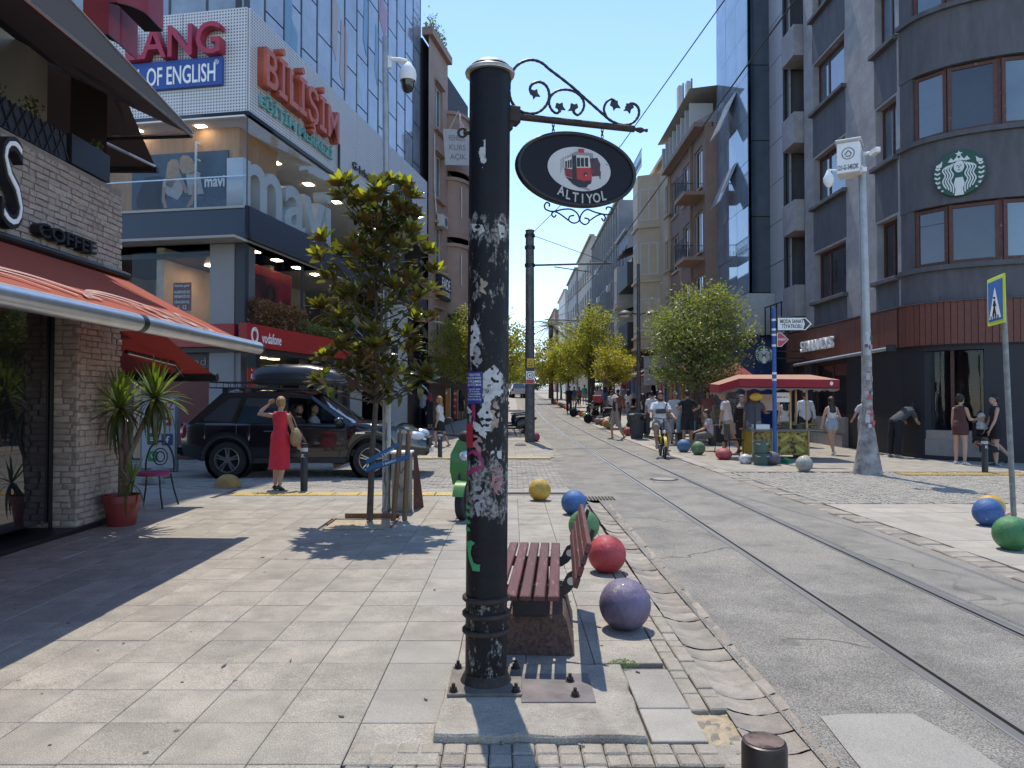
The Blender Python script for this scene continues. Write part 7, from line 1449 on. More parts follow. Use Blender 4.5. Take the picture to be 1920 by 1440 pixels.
 # clothes
 def legcloth(mb, frac_th, frac_sh, inf):
  for s in (-1, 1):
   Hp, K, A = J['h%d' % s], J['k%d' % s], J['a%d' % s]; pts, rr = [Hp+Vector((0, 0, .07*k)), Hp], [.085*k, (.098+inf)*k*(.6+.4*fat)]
   if frac_sh <= 0: e = Hp.lerp(K, frac_th); pts += [Hp.lerp(e, .6), e]; rr += [(.096+inf)*k, (.088+inf*1.3)*k]
   else: e = K.lerp(A, frac_sh); pts += [Hp.lerp(K, .6), K, K.lerp(e, .5), e]; rr += [(.085+inf)*k, (.07+inf)*k, (.066+inf)*k, (.058+inf)*k]
   mb.tube(pts, rr, 12)
 bk, bn_, bc = bottom if bottom else (None, 0, 0)
 if bk in ('trousers', 'shorts', 'hotpants'):
  b = MB(); b.loft([ring(*r, infl=.012) for r in TR[:4]])
  legcloth(b, {'trousers': 1, 'shorts': .95, 'hotpants': .42}[bk], .97 if bk == 'trousers' else 0, .006 if bk != 'shorts' else .014); part(b, {'trousers': 'trousers'}.get(bk, 'shorts'), fabric(bn_, bc), .009)
 tk, tn, tcol = top; b = MB(); r0 = {'tshirt': 0, 'shirt': 0, 'tank': 1, 'crop': 3, 'dress': 0, 'longdress': 0}[tk]; i_ = .014 if tk != 'tank' else .007
 rg = [ring(*r, infl=i_+(.012 if tk in ('tshirt', 'shirt') and r[0] < .2 else 0)) for r in TR[r0:-1]]
 if tk != 'tank' and tk != 'crop': rg.append(ring(TR[-1][0]-.012, .085, .075, infl=.004))
 else: rg.append(ring(TR[-2][0]+.005, .08, .065, infl=.0))
 b.loft(rg)
 if tk in ('tshirt', 'shirt', 'longdress'):
  for s in (-1, 1):
   S0, E, Wr = J['s%d' % s], J['e%d' % s], J['w%d' % s]
   if tk == 'tshirt': e = S0.lerp(E, .68); b.tube([sp(nk-.06, 0, s*shw*.5), S0, S0.lerp(e, .5), e], [.045*k, .06*k, .062*k, .064*k], 10)
   else: b.tube([sp(nk-.06, 0, s*shw*.5), S0, S0.lerp(E, .5), E, E.lerp(Wr, .5), E.lerp(Wr, .94)], [.045*k, .06*k, .06*k, .053*k, .049*k, .042*k], 10)
 if tk in ('tank', 'dress', 'crop'):
  for s in (-1, 1): S0 = J['s%d' % s]; b.tube([sp(nk-.06, .02, s*shw*.62), sp(nk-.02, 0, s*shw*.66), sp(nk-.07, -.03, s*shw*.62)], .03*k, 8)
 if tk in ('dress', 'longdress') or bk == 'skirt':
  q = b if bk != 'skirt' else MB(); zt_ = pel.z+.12*k; rings = []
  for i in range(9):
   u = i/8; z = zt_+(hem-zt_)*u; xs_, ys_ = [], []
   for s in (-1, 1):
    Hp, K, A = J['h%d' % s], J['k%d' % s], J['a%d' % s]; P = Hp if z > Hp.z else (Hp.lerp(K, (Hp.z-z)/max(.01, Hp.z-K.z)) if z > K.z else K.lerp(A, min(1, (K.z-z)/max(.01, K.z-A.z)))); xs_.append(P.x); ys_.append(P.y)
   cx, cy = sum(xs_)/2, sum(ys_)/2; wr = .088+.02*u; rx = max((max(xs_)-min(xs_))/2+wr*k, (.13+.06*math.sin(min(1, u*2.2)*1.57))*k*(.9+.1*fat)); ry = max((max(ys_)-min(ys_))/2+wr*k, .125*k)
   if u == 0: rx, ry, cx, cy = .13*k, .1*k, 0, 0
   rings.append([(cx+rx*math.cos(2*math.pi*j/20)*(1+.03*u*math.sin(j*3)), cy+ry*math.sin(2*math.pi*j/20), z) for j in range(20)])
  q.loft(rings)
  if bk == 'skirt': part(q, 'skirt', fabric(bn_, bc), .01)
 part(b, 'dress' if 'dress' in tk else 'top', fabric(tn, tcol), .009)
 if shoes:
  for s in (-1, 1):
   K, A, toe = J['k%d' % s], J['a%d' % s], J['t%d' % s]; dn = (A-K).normalized(); b = MB(); b.tube([A+dn*.045*k-toe*.06*k, A+dn*.045*k-toe*.01*k, A+dn*.056*k+toe*.09*k, A+dn*.064*k+toe*.185*k], [.038*k, .046*k, .042*k, .028*k], 12, flat=.85); part(b, 'shoe', mat('shoe_%.2f_%.2f' % shoes[:2], shoes, .6, var=.08), 0, vox*.8)
 # hair and headwear
 hs, hc = hair; hm = HAIRM.get(hc) if isinstance(hc, str) else None
 def capmesh(sx=1.1, cut=.25, drop=-.35):
  q = MB(); q.ell((0, 0, 0), 1., 24, 16); vs = []
  for x, y, z in q.v:
   sc = 1.;
   if y > .1 and z < cut+.5*(y-.5): sc = .8
   if z < (drop if y > -.15 else min(drop, -.92)): sc = .78
   vs.append(hp(x*.082*sx*sc, -.012+y*.1*sx*sc, .03+z*.1*sx*sc))
  b = MB(); b.add(vs, q.f); return b
 if hs != 'bald':
  m = hm or fabric(hc[0], hc[1]) if hs in ('scarf', 'cap', 'hat') else hm
  if hs in ('cap', 'hat'):
   b = capmesh(1.0, .3, -.45); part(b, 'hair', HAIRM['black'] if fem is False else HAIRM['brown'], .004, .012); b = MB(); q = MB(); q.ell((0, 0, 0), 1., 20, 10, z0=.12); b.add([hp(x*.094, -.005+y*.112, .035+z*.095) for x, y, z in q.v], q.f)
   pts = [(math.cos(a), math.sin(a)) for a in [2*math.pi*i/24 for i in range(24)]]; ex = [(.13*x, -.005+.15*y) if hs == 'hat' else (.09*x, .0+(.2*y if y > 0 else .1*y)) for x, y in pts]
   b.add([hp(x, y, .042-(.03 if hs == 'hat' else .012*max(0, y)*5)) for x, y in ex]+[hp(x*.09, -.005+y*.108, .06) for x, y in pts], [(i, (i+1) % 24, (i+1) % 24+24, i+24) for i in range(24)]); me = b.mesh('headwear', 1); me.materials.append(fabric(hc[0], hc[1])); o = bpy.data.objects.new('headwear', me); COL.objects.link(o); o.parent = t
  elif hs == 'scarf':
   b = capmesh(1.16, .42, -2); q = MB(); q.loft([[hp(.085*math.cos(a)*w, -.02+.1*math.sin(a)*w+d, z) for a in [2*math.pi*i/16 for i in range(16)]] for z, w, d in ((-.04, .85, -.02), (-.1, .95, -.01), (-.16, 1.35, .0), (-.24, 1.9, .02), (-.28, 1.6, .02))]); b.add(q.v, q.f); part(b, 'headscarf', mat('scarf_'+hc[0], hc[1], .85, var=.5, scale=22, col2=tuple(.4*c for c in hc[1]), c2=(.55, .6), c2scale=30) if hc[0] == 'pattern' else fabric(hc[0], hc[1]), .006, .012)
  else:
   b = capmesh(1.12 if hs != 'short' else 1.08, .3 if hs != 'short' else .35, -.5 if hs == 'short' else -.7)
   if hs in ('long', 'longest'):
    L_ = .3 if hs == 'long' else .4; b.loft([[hp(w*math.cos(a), y+d*math.sin(a), z) for a in [2*math.pi*i/14 for i in range(14)]] for z, w, y, d in ((.06, .07, -.06, .04), (-.04, .088, -.055, .05), (-.14, .1, -.075, .05), (-L_*.75, .1, -.09, .045), (-L_, .05, -.085, .02))])
   if hs == 'bun': q = MB(); q.ell((0, 0, 0), 1, 12, 8); b.add([hp(x*.045, -.085+y*.045, .1+z*.045) for x, y, z in q.v], q.f)
   part(b, 'hair', hm, .009 if hs != 'short' else .005, .011, 1)
 if beard: b = MB(); q = MB(); q.ell((0, 0, 0), 1, 16, 10); b.add([hp(x*.064, .03+y*.066, -.072+z*.055*(1 if z < 0 else .6)) for x, y, z in q.v], q.f); part(b, 'beard', HAIRM['black'], .003, .011)
 if face:
  for s in (-1, 1): b = MB(); hell(b, (s*.03, .083, .008), (.011, .008, .006), 8, 6); b2 = b.build('eye', M_sgn, t, local=True)
  b = MB(); hell(b, (0, .086, -.062), (.022, .008, .006), 10, 6); b.build('mouth', mat('lips', (.25, .08, .07), .5, var=.05), t, local=True)
 J['hp'] = hp; J['sp'] = sp; return t, J
def G_(x, y): return (x, y, zg(y))
wk = (((.02, .38, -1), (.0, -.1, -1)), ((.02, -.25, -1), (.0, -.45, -1)))     # walking legs
wk2 = (((.02, -.22, -1), (.0, -.5, -1)), ((.02, .36, -1), (.0, -.05, -1)))
sitl = (((.1, 1, -.08), (.02, .12, -1)), ((.1, 1, -.08), (.02, .12, -1)))
p = gnd(525, 918)
t, J = person('woman in a long red dress, back turned, hand raised to her short fair hair', (p.x, p.y, 0), R(-8), 1.58, True, 'l', ('short', 'blond'), ('dress', 'red', (.55, .025, .05)), None, (.06, .04, .03), (((.95, -.02, .1), (-.8, .12, .72)), ((.28, .1, -1), (.22, .35, -1))), (((.03, .12, -1), (0, -.1, -1)), ((-.02, -.1, -1), (0, -.35, -1))), 0, (.1, .12), vox=.012, hem=.34, face=False)
bag_ = thing('shoulder_bag', 'woven straw shoulder bag hanging at the red dress woman right side', 'bag', t.matrix_basis @ Vector((.26, .02, .72)), rz=R(-8)); b = MB(); b.loft([[(w*math.cos(a)*.6, w*math.sin(a), z) for a in [2*math.pi*i/14 for i in range(14)]] for z, w in ((0, .06), (.06, .13), (.16, .14), (.26, .09), (.3, .04))]); b.build('pouch', mat('straw', (.3, .2, .1), .85, var=.3, scale=30, bump=.4, bscale=60), bag_, 50, local=True); b = MB(); b.tube([(0, -.06, .28), (-.06, -.05, .45), (-.11, 0, .56), (-.06, .05, .45), (0, .06, .28)], .012, 6); b.build('strap', MATS['straw'], bag_, local=True)
person('bearded passenger in a black shirt leaning his arm out of the car window', suv.matrix_basis @ Vector((-.12, -.47, 0)), R(-88), 1.75, False, 'm', ('short', 'black'), ('tshirt', 'blackshirt', (.012, .012, .014)), None, None, ((REL), ((.75, .35, -.65), (.75, .45, -.45))), (((.05, 1, -.1), (0, .6, -.8)), ((.05, 1, -.1), (0, .6, -.8))), -.12, (-1.1, 0), seat=.66, beard=True)
person('driver in a pale grey shirt on the far seat of the black car', suv.matrix_basis @ Vector((-.05, .42, 0)), R(-88), 1.74, False, 'm', ('short', 'black'), ('tshirt', 'palegrey', (.35, .34, .33)), None, None, ((REL), ((.1, .6, -.8), (0, 1, .1))), (((.05, 1, -.1), (0, .6, -.8)), ((.05, 1, -.1), (0, .6, -.8))), -.1, (-.2, 0), seat=.66)
p = gnd(793, 802); person('man in a white shirt and dark trousers standing by the shop banner', p, R(165), 1.78, False, 'm', ('short', 'black'), ('tshirt', 'offwhite', (.5, .5, .48)), ('trousers', 'ink', (.015, .016, .025)), (.03, .03, .03), legs=(((.16, .02, -1), (.05, -.05, -1)), ((.16, .02, -1), (.05, -.05, -1))), vox=.018)
p = gnd(825, 838); person('fair haired woman in white top and black midi skirt striding left past the car', p, R(80), 1.62, True, 'l', ('long', 'blond'), ('tshirt', 'white', (.62, .62, .63)), ('skirt', 'black', (.012, .012, .014)), (.3, .24, .19), arms=(REL, ((.1, -.1, -1), (.05, .1, -1))), legs=wk, hem=.5, vox=.014)
p = gnd(806, 806); person('woman with a red headscarf and dark coat behind the striding one', p, R(60), 1.6, True, 'l', ('scarf', ('redscarf', (.4, .05, .07))), ('longdress', 'coal', (.018, .016, .02)), None, (.03, .03, .03), hem=.25, vox=.02)
t, J = person('bearded cyclist in a white shirt riding towards the camera', (cyx-.02, cyy+.21, 0), R(178), 1.76, False, 'm', ('bun', 'black'), ('tshirt', 'white', (.62, .62, .63)), ('shorts', 'sand', (.24, .22, .19)), (.32, .3, .28), (((.3, .45, -.8), (.12, .9, -.3)), ((.3, .45, -.8), (.12, .9, -.3))), (((.2, .62, -.75), (-.08, -.1, -1)), ((.2, .88, -.35), (-.08, -.05, -1))), .12, (0, .05), seat=.92, beard=True, vox=.013)
cb_ = thing('crossbody_bag', 'black crossbody bag on the cyclist chest', 'bag', (cyx-.05, cyy-.02, 1.1)); b = MB(); b.cbx(cyx-.16, cyx+.1, cyy-.0, cyy+.06, 1.12, 1.24, .02); b.build('pouch', M_black, cb_); b = MB(); b.tube([(cyx+.08, cyy+.03, 1.2), (cyx+.13, cyy+.03, 1.4), (cyx+.1, cyy+.14, 1.52)], .012, 5); b.build('strap', M_black, cb_)
p = gnd(1155, 823); person('woman in a white bucket hat, navy top and khaki shorts crossing the tracks', p, R(97), 1.64, True, 'l', ('hat', ('whitehat', (.5, .47, .43))), ('tank', 'navy', (.03, .035, .06)), ('shorts', 'khaki', (.3, .27, .22)), (.2, .17, .14), (REL, ((.06, .25, -1), (.04, .4, -1))), wk2, .02, (.1, .2), vox=.015)
hipR = ((.8, -.2, -.62), (-.75, .35, -.5))
p = gnd(1289, 838); person('man in black shirt and black shorts, back turned, hands on hips', p, R(12), 1.76, False, 'm', ('short', 'black'), ('tshirt', 'blackshirt', (.012, .012, .014)), ('shorts', 'coalshort', (.014, .014, .018)), (.03, .03, .03), (hipR, hipR), face=False)
p = gnd(1266, 832); person('man in a pale shirt and cap facing the camera beside the blue ball', p, R(172), 1.72, False, 'm', ('cap', ('khakicap', (.2, .17, .12))), ('tshirt', 'palemint', (.42, .45, .45)), ('trousers', 'stone', (.3, .3, .29)), (.06, .06, .06), vox=.017)
p = gnd(1366, 850); t, J = person('stout grey haired man in white shirt and beige shorts bending towards his bag', p, R(70), 1.78, False, 'l', ('short', 'grey'), ('tshirt', 'white', (.62, .62, .63)), ('shorts', 'oat', (.36, .32, .27)), (.03, .03, .03), (((.1, .25, -1), (.05, .2, -1)), ((.1, .1, -1), (.05, .15, -1))), wk, .2, (.0, .2), fat=1.2)
p = gnd(1336, 846); person('seated woman in a pale pink blouse on the street bench', (p.x, p.y+.1, 0), R(75), 1.62, True, 'l', ('long', 'brown'), ('tshirt', 'blush', (.5, .42, .44)), ('trousers', 'taupe', (.16, .14, .13)), (.05, .04, .04), (((.1, .4, -.8), (0, .8, -.3)), ((.1, .4, -.8), (0, .8, -.3))), sitl, .2, seat=.52, vox=.017)
p = gnd(1392, 846); person('woman all in black with headscarf standing left of the food cart', p, R(150), 1.64, True, 'l', ('scarf', ('taupescarf', (.2, .17, .15))), ('longdress', 'jet', (.012, .011, .013)), None, (.03, .03, .03), (((.1, .3, -.9), (-.1, .6, .6)), REL), hem=.15, vox=.017)
p = gnd(1413, 858); person('corn seller in a striped grey polo tending the cart', p, R(-28), 1.72, False, 'm', ('cap', ('darkcap', (.03, .03, .04))), ('tshirt', 'stripe', (.09, .1, .13)), ('trousers', 'greyjean', (.2, .2, .205)), (.2, .2, .2), (REL, ((.25, .6, -.7), (.1, 1, -.1))), lean=.1, fat=1.12, face=False)
p = gnd(1486, 843); person('woman with long dark hair and cream top walking behind the cart', (p.x, p.y+.6, p.z), R(5), 1.64, True, 'l', ('longest', 'black'), ('tank', 'cream', (.5, .46, .4)), ('skirt', 'creamskirt', (.5, .47, .43)), (.4, .4, .4), legs=wk, hem=.3, face=False)
p = gnd(1518, 840); person('man in a white long sleeved shirt and dark trousers walking away behind the cart', (p.x, p.y+.3, p.z), R(-4), 1.76, False, 'm', ('short', 'black'), ('shirt', 'lightshirt', (.55, .56, .6)), ('trousers', 'midnight', (.015, .018, .03)), (.5, .5, .5), (((.3, 0, -1), (.1, .15, -1)), ((.3, 0, -1), (.1, .15, -1))), wk2, face=False)
p = gnd(1560, 853); person('woman in denim shorts and white top with long wavy brown hair walking away', p, R(4), 1.62, True, 'l', ('longest', 'brown'), ('tank', 'white', (.62, .62, .63)), ('hotpants', 'denim', (.3, .38, .46)), (.6, .6, .6), (((.4, -.05, -1), (.15, .1, -1)), ((.3, -.1, -.9), (.1, .8, .2))), wk2, face=False, vox=.013)
p = gnd(1621, 850); person('person in a loose grey shirt mostly hidden by the flared lamp post', p, R(2), 1.66, True, 'l', ('short', 'brown'), ('tshirt', 'ash', (.4, .4, .42)), ('trousers', 'ashtrousers', (.3, .3, .31)), (.5, .5, .5), (((.45, 0, -1), (-.1, .7, -.4)), ((.45, 0, -1), (.1, .3, -1))), face=False, vox=.018)
person('man in a dark patterned shirt bending over at the shop window', (9.78, 18.9, 0), R(-78), 1.74, False, 'm', ('short', 'black'), ('tshirt', 'pattern', (.06, .06, .065)), ('trousers', 'blacktrousers', (.01, .01, .013)), (.2, .2, .2), (((.15, .3, -.95), (.05, .75, -.65)), ((.15, .3, -.95), (.05, .75, -.65))), (((.05, -.12, -1), (0, -.08, -1)), ((.05, -.05, -1), (0, -.08, -1))), .95, (0, -.3))
person('woman in a short brown sleeveless dress and white trainers outside the coffee shop', (10.27, 17.0, 0), R(-62), 1.64, True, 'l', ('bun', 'black'), ('dress', 'brown', (.075, .03, .026)), None, (.55, .53, .52), (REL, ((.15, .3, -1), (-.1, 1, .05))), hem=.68, vox=.013)
person('seated woman with a patterned white headscarf between two standing women', (10.84, 17.2, 0), R(175), 1.58, True, 'l', ('scarf', ('pattern', (.5, .49, .48))), ('longdress', 'jet', (.012, .011, .013)), None, (.3, .3, .3), (((.2, .3, -1), (-.3, .8, -.2)), ((.2, .3, -1), (-.3, .8, -.2))), sitl, .12, seat=.5, hem=.3, vox=.015)
person('short haired woman in a black dress leaning with one foot back', (10.98, 16.85, 0), R(75), 1.64, True, 'l', ('short', 'black'), ('dress', 'jet', (.012, .011, .013)), None, (.02, .02, .02), (((.12, .25, -1), (-.05, .45, -1)), ((.12, .25, -1), (-.05, .45, -1))), (((.02, .05, -1), (0, 0, -1)), ((.02, -.1, -1), (.0, -.75, -.8))), 0, hem=.6, vox=.014)
# farther pedestrians
FARP = [('man with a navy backpack in white shirt near the litter bin', 1222, 820, 5, 0, ('short', 'black'), ('tshirt', 'white', (.62, .62, .63)), ('trousers', 'teal', (.05, .08, .09))),
  ('long haired woman in a beige top by the lamp post', 1206, 818, 10, 1, ('longest', 'brown'), ('tank', 'cream', (.5, .46, .4)), ('trousers', 'dark', (.03, .03, .04))),
  ('man in black behind the cyclist', 1236, 812, 0, 0, ('short', 'black'), ('tshirt', 'blackshirt', (.012, .012, .014)), ('trousers', 'dark', (.03, .03, .04))),
  ('woman in a dark dress under the small golden tree', 1141, 772, 180, 1, ('long', 'black'), ('dress', 'jet', (.012, .011, .013)), None),
  ('seated looking figure in a grey shirt by the kerb scooters', 1124, 778, 190, 0, ('short', 'black'), ('tshirt', 'ash', (.4, .4, .42)), ('trousers', 'dark', (.03, .03, .04))),
  ('woman in a white blouse seen from behind under the golden tree', 1178, 784, 0, 1, ('long', 'black'), ('tshirt', 'white', (.62, .62, .63)), ('trousers', 'ashtrousers', (.3, .3, .31))),
  ('man in a light blue shirt farther up the right pavement', 1171, 766, 0, 0, ('short', 'black'), ('tshirt', 'skyblue', (.2, .35, .5)), ('trousers', 'stone', (.3, .3, .29))),
  ('person in black standing by the red top box scooter', 1067, 775, 200, 0, ('cap', ('darkcap', (.03, .03, .04))), ('tshirt', 'blackshirt', (.012, .012, .014)), ('trousers', 'dark', (.03, .03, .04))),
  ('woman in white shorts far up the right pavement', 1118, 762, 0, 1, ('long', 'brown'), ('tank', 'white', (.62, .62, .63)), ('hotpants', 'creamshort', (.5, .47, .43))),
  ('walker with teal top beside the far tram pole', 1096, 758, 0, 0, ('short', 'black'), ('tshirt', 'tealtop', (.05, .3, .32)), ('shorts', 'khaki', (.3, .27, .22))),
  ('walker in a yellow top among the far pedestrians', 1126, 760, 0, 1, ('bun', 'black'), ('tank', 'mustard', (.5, .35, .1)), ('shorts', 'denim', (.3, .38, .46))),
  ('person in dark clothes with white bag on the left pavement', 864, 788, 10, 1, ('longest', 'black'), ('tshirt', 'blackshirt', (.012, .012, .014)), ('shorts', 'coalshort', (.014, .014, .018))),
  ('white clad walker beyond the left red banner', 876, 782, 190, 0, ('short', 'brown'), ('tshirt', 'offwhite', (.5, .5, .48)), ('shorts', 'khaki', (.3, .27, .22)))]
for i, (lab, px, py, a, fm_, hr, tp_, bt) in enumerate(FARP): person(lab, gnd(px, py), R(a), 1.64 if fm_ else 1.75, bool(fm_), 'lm'[i % 2], hr, tp_, bt, (.3, .3, .3), legs=(wk, STAND and (STAND, STAND), wk2)[i % 3], vox=.03, hem=.55, face=False, group='pedestrians farther up the street')
rp2 = random.Random(21)
CN = {(.5, .5, .5): 'white', (.03, .03, .04): 'black', (.25, .1, .1): 'maroon', (.1, .14, .25): 'navy', (.4, .35, .28): 'beige'}; NTH = 'nearest second third fourth fifth sixth seventh eighth ninth tenth eleventh twelfth thirteenth fourteenth fifteenth farthest'.split()
for i in range(16):
 y = 27+i*2.2+rp2.random(); x = rp2.uniform(5.2, 8.3)+xs(y); c = rp2.choice(((.5, .5, .5), (.03, .03, .04), (.25, .1, .1), (.1, .14, .25), (.4, .35, .28))); fm_ = rp2.random() < .5
 person('%s walker in a %s shirt, %s of the crowd on the right pavement' % ('long haired' if fm_ else 'short haired', CN[c], NTH[i]), (x, y, zg(y)), R(rp2.choice((0, 180, 15, 170))), 1.6+.2*rp2.random(), fm_, 'lm'[i % 2], ('long' if fm_ else 'short', rp2.choice(('black', 'brown'))), ('tshirt', 'crowd%.2f%.2f' % c[:2], c), ('trousers', 'dark', (.03, .03, .04)) if i % 2 else ('shorts', 'khaki', (.3, .27, .22)), (.3, .3, .3), legs=(wk, wk2)[i % 2], vox=.035, face=False, group='crowd on the right pavement')
# ================================================================ magnolia, poles, signs, cart, street furniture
# ---- magnolia: single big leaves in rosettes
mb_ = Vector((-1.76, 9.2, 0)); mg = thing('magnolia_tree', 'staked young magnolia with large glossy leaves in the left pavement', 'tree', mb_)
rr = random.Random(4); trunk = MB(); P0 = [mb_, mb_+Vector((.03, 0, .9)), mb_+Vector((.1, 0, 1.8)), mb_+Vector((.06, .02, 2.8)), mb_+Vector((.08, 0, 3.9))]; trunk.tube(P0, [.042, .036, .03, .022, .008], 10)
def tp_at(z):
 for a, c in zip(P0, P0[1:]):
  if a.z <= z <= c.z: return a.lerp(c, (z-a.z)/(c.z-a.z))
 return P0[-1]
Lm = {}
L_mt = leafmat('magnolia_dark', (.048, .065, .018), (.1, .065, .028), rough=.2, tl=.3); L_my = leafmat('magnolia_lime', (.19, .2, .03), (.2, .18, .05), rough=.3, tl=.45); L_mb = leafmat('magnolia_rust', (.05, .04, .015), (.13, .065, .025), rough=.35, tl=.2)
for nm, m in (('d', L_mt), ('y', L_my), ('b', L_mb)):
 q = MB(); n = 6
 for i in range(n+1):
  u = i/n; w_ = .32*math.sin(math.pi*(u**.8))**.8 if 0 < i < n else 0.01; q.v += [(u, -w_*.62, .08*math.sin(u*2)+.10*w_), (u, 0, .08*math.sin(u*2)), (u, w_*.62, .08*math.sin(u*2)+.10*w_)]
 q.f = [(3*i+k, 3*i+3+k, 3*i+4+k, 3*i+1+k) for i in range(n) for k in (0, 1)]; me = q.mesh('leaf', 1); me.materials.append(m); Lm[nm] = me
leaves = []; tips = []
for k in range(74):
 z = rr.uniform(1.7, 4.15); hgt = (z-1.7)/2.5; rad = .8*(1-.35*max(0, hgt-.55)/.45)*(.35+.65*rr.random()**.6);
 if hgt < .12: rad *= .9
 a = k*2.4+rr.uniform(-.3, .3); t_ = tp_at(max(1.45, z-.45)); tip = Vector((mb_.x+.04+rad*math.cos(a), mb_.y+rad*.85*math.sin(a), z)); trunk.tube([t_, t_.lerp(tip, .5)+Vector((0, 0, -.06)), tip], [.014, .009, .004], 5); tips.append((tip, (tip-t_).normalized(), z))
trunk.build('trunk', M_bark, mg, 50)
for tip, d, z in tips:
 ax = (d*.7+Vector((0, 0, .75))).normalized(); e1 = ax.cross(Vector((.3, .8, .1))).normalized(); e2 = ax.cross(e1)
 for j in range(15):
  a = j*2.4; sp_ = .35+.75*(j/15); dr = (ax*math.cos(sp_*1.35)+(e1*math.cos(a)+e2*math.sin(a))*math.sin(sp_*1.35)).normalized(); L_ = rr.uniform(.17, .26)*(1-.2*(1-j/15)); kind = 'y' if (j < 6 and z > 1.9 and rr.random() < .62) else ('b' if rr.random() < .22 else 'd'); leaves.append((tip-d*.03*j/15, dr, L_, kind))
 for j in range(9): o = tip-d*rr.uniform(.08, .5); dr = Vector((rr.gauss(0, 1), rr.gauss(0, 1), rr.gauss(-.25, .6))).normalized(); leaves.append((o, dr, rr.uniform(.16, .24), 'd' if rr.random() < .8 else 'b'))
leaves.sort(key=lambda l: l[0].y); st_ = {k: MB() for k in 'dyb'}
for i, (o, dr, L_, kd) in enumerate(leaves):
 z_ = Vector((rr.gauss(0, .4), rr.gauss(0, .4), 1)); y_ = z_.cross(dr).normalized(); z_ = dr.cross(y_); Mx = Matrix(((dr.x, y_.x, z_.x, o.x), (dr.y, y_.y, z_.y, o.y), (dr.z, y_.z, z_.z, o.z), (0, 0, 0, 1))) @ Matrix.Scale(L_, 4)
 if i < 290: inst('leaf', Lm[kd], mg, Mx)
 else: me = Lm[kd]; st_[kd].add([Mx @ v.co for v in me.vertices], [list(p.vertices) for p in me.polygons])
for k in 'dyb': tag(st_[k].build('foliage', Lm[k].materials[0], mg, 1), kind='stuff')
pit = thing('tree_pit', 'square tree pit with bare soil and rusty metal edging around the magnolia', 'tree pit', (-1.82, 9.0, 0)); MB().bx(-2.2, -1.42, 8.66, 9.36, -.045, -.012).build('soil', M_sand, pit)
for a in ((-2.1, -1.42, 9.35, 9.37, -.04, .06), (-2.22, -2.2, 8.9, 9.35, -.04, .006), (-1.42, -1.4, 8.66, 9.35, -.04, .012)): MB().bx(*a).build('edging', mat('rust_edge', (.17, .085, .04), .8, var=.3, scale=8), pit)
M_stake = mat('stake_wood', (.16, .095, .055), .8, var=.25, scale=6, stretch=(5, 5, .5)); stk = thing('tree_stake', 'pair of wooden stakes joined by a rail beside the magnolia', 'stakes', (-1.42, 9.2, 0))
for x0, x1 in ((-1.47, -1.38), (-1.33, -1.28)): b = MB(); b.tube([(x0, 9.2, -.02), (x1, 9.2, 1.12)], .032, 10); b.build('post', M_stake, stk, 50)
b = MB(); b.tube([(-1.42, 9.2, 1.1), (-1.24, 9.2, 1.08)], .03, 8); b.build('rail', mat('pale_pvc', (.4, .34, .26), .7), stk, 50)
tie = thing('tree_tie', 'two blue printed straps tying the magnolia trunk to the stakes', 'strap', (-1.55, 9.15, .75)); M_tie = mat('strap_blue', (.015, .09, .22), .6, var=.15)
for z0, z1, xe in ((.72, .94, -1.38), (.62, .78, -1.27)):
 b = MB(); b.loft([[(-1.8, 9.15, z0-.03), (-1.8, 9.15, z0+.03)], [(-1.7, 9.14, z0+.02), (-1.7, 9.14, z0+.085)], [(xe, 9.15, z1-.02), (xe, 9.15, z1+.035)], [(xe, 9.25, z1-.02), (xe, 9.25, z1+.035)], [(-1.8, 9.25, z0-.03), (-1.8, 9.25, z0+.03)], [(-1.8, 9.15, z0-.03), (-1.8, 9.15, z0+.03)]], caps=False, closed=False); b.build('strap', M_tie, tie)
 dx, dz = xe+1.7, z1-z0; Mt = Matrix(((dx, -dz, 0, -1.7), (0, 0, -1, 9.136), (dz, dx, 0, z0+.035), (0, 0, 0, 1))); n_ = math.hypot(dx, dz); Mt = Matrix(((dx/n_, -dz/n_, 0, -1.6), (0, 0, -1, 9.137), (dz/n_, dx/n_, 0, z0+.055), (0, 0, 0, 1))); text('print', 'İ Belediye', .03, M_white, tie, Mt @ T(.1, 0, 0), .0005, 0)
# ---- camera pole and utility box on the left
M_wpole = mat('weathered_pole', (.36, .35, .33), .7, var=.3, scale=5, col2=(.12, .12, .12), c2=(.52, .6), c2scale=14, stretch=(2, 2, .35)); M_gp = mat('galvanised', (.3, .31, .32), .45, .6, var=.15)
cpx = -1.68; cpo = thing('camera_pole', 'tall slim pole with a dome camera rising behind the magnolia', 'pole', (cpx, 9.95, 0)); b = MB(); b.tube([(cpx+.0, 9.95, -.02), (cpx-.0, 9.95, .06), (cpx, 9.95, 2.4)], [.075, .057, .055], 16); b.build('lower_shaft', M_wpole, cpo, 50); b = MB(); b.tube([(cpx, 9.95, 2.4), (cpx-.04, 9.95, 6.4)], [.05, .042], 14); b.build('upper_shaft', M_gp, cpo, 50)
b = MB(); b.bx(cpx-.0, cpx+.05, 9.93, 9.97, 5.98, 6.14); b.tube([(cpx+.03, 9.95, 6.1), (cpx+.16, 9.95, 6.09), (cpx+.26, 9.95, 6.07)], [.03, .034, .03], 8); b.build('camera_arm', M_white, cpo, 50)
b = MB(); b.lathe((cpx+.27, 9.95, 5.8), [(.11, 0), (.118, .08), (.1, .16), (.06, .22), (.03, .26)], 20); b.build('camera_housing', M_white, cpo, 40); b = MB(); b.lathe((cpx+.27, 9.95, 5.64), [(.02, 0), (.06, .02), (.085, .07), (.09, .12), (.1, .16)], 20); b.build('camera_dome', mat('smoke_dome', (.02, .022, .025), .1), cpo, 40)
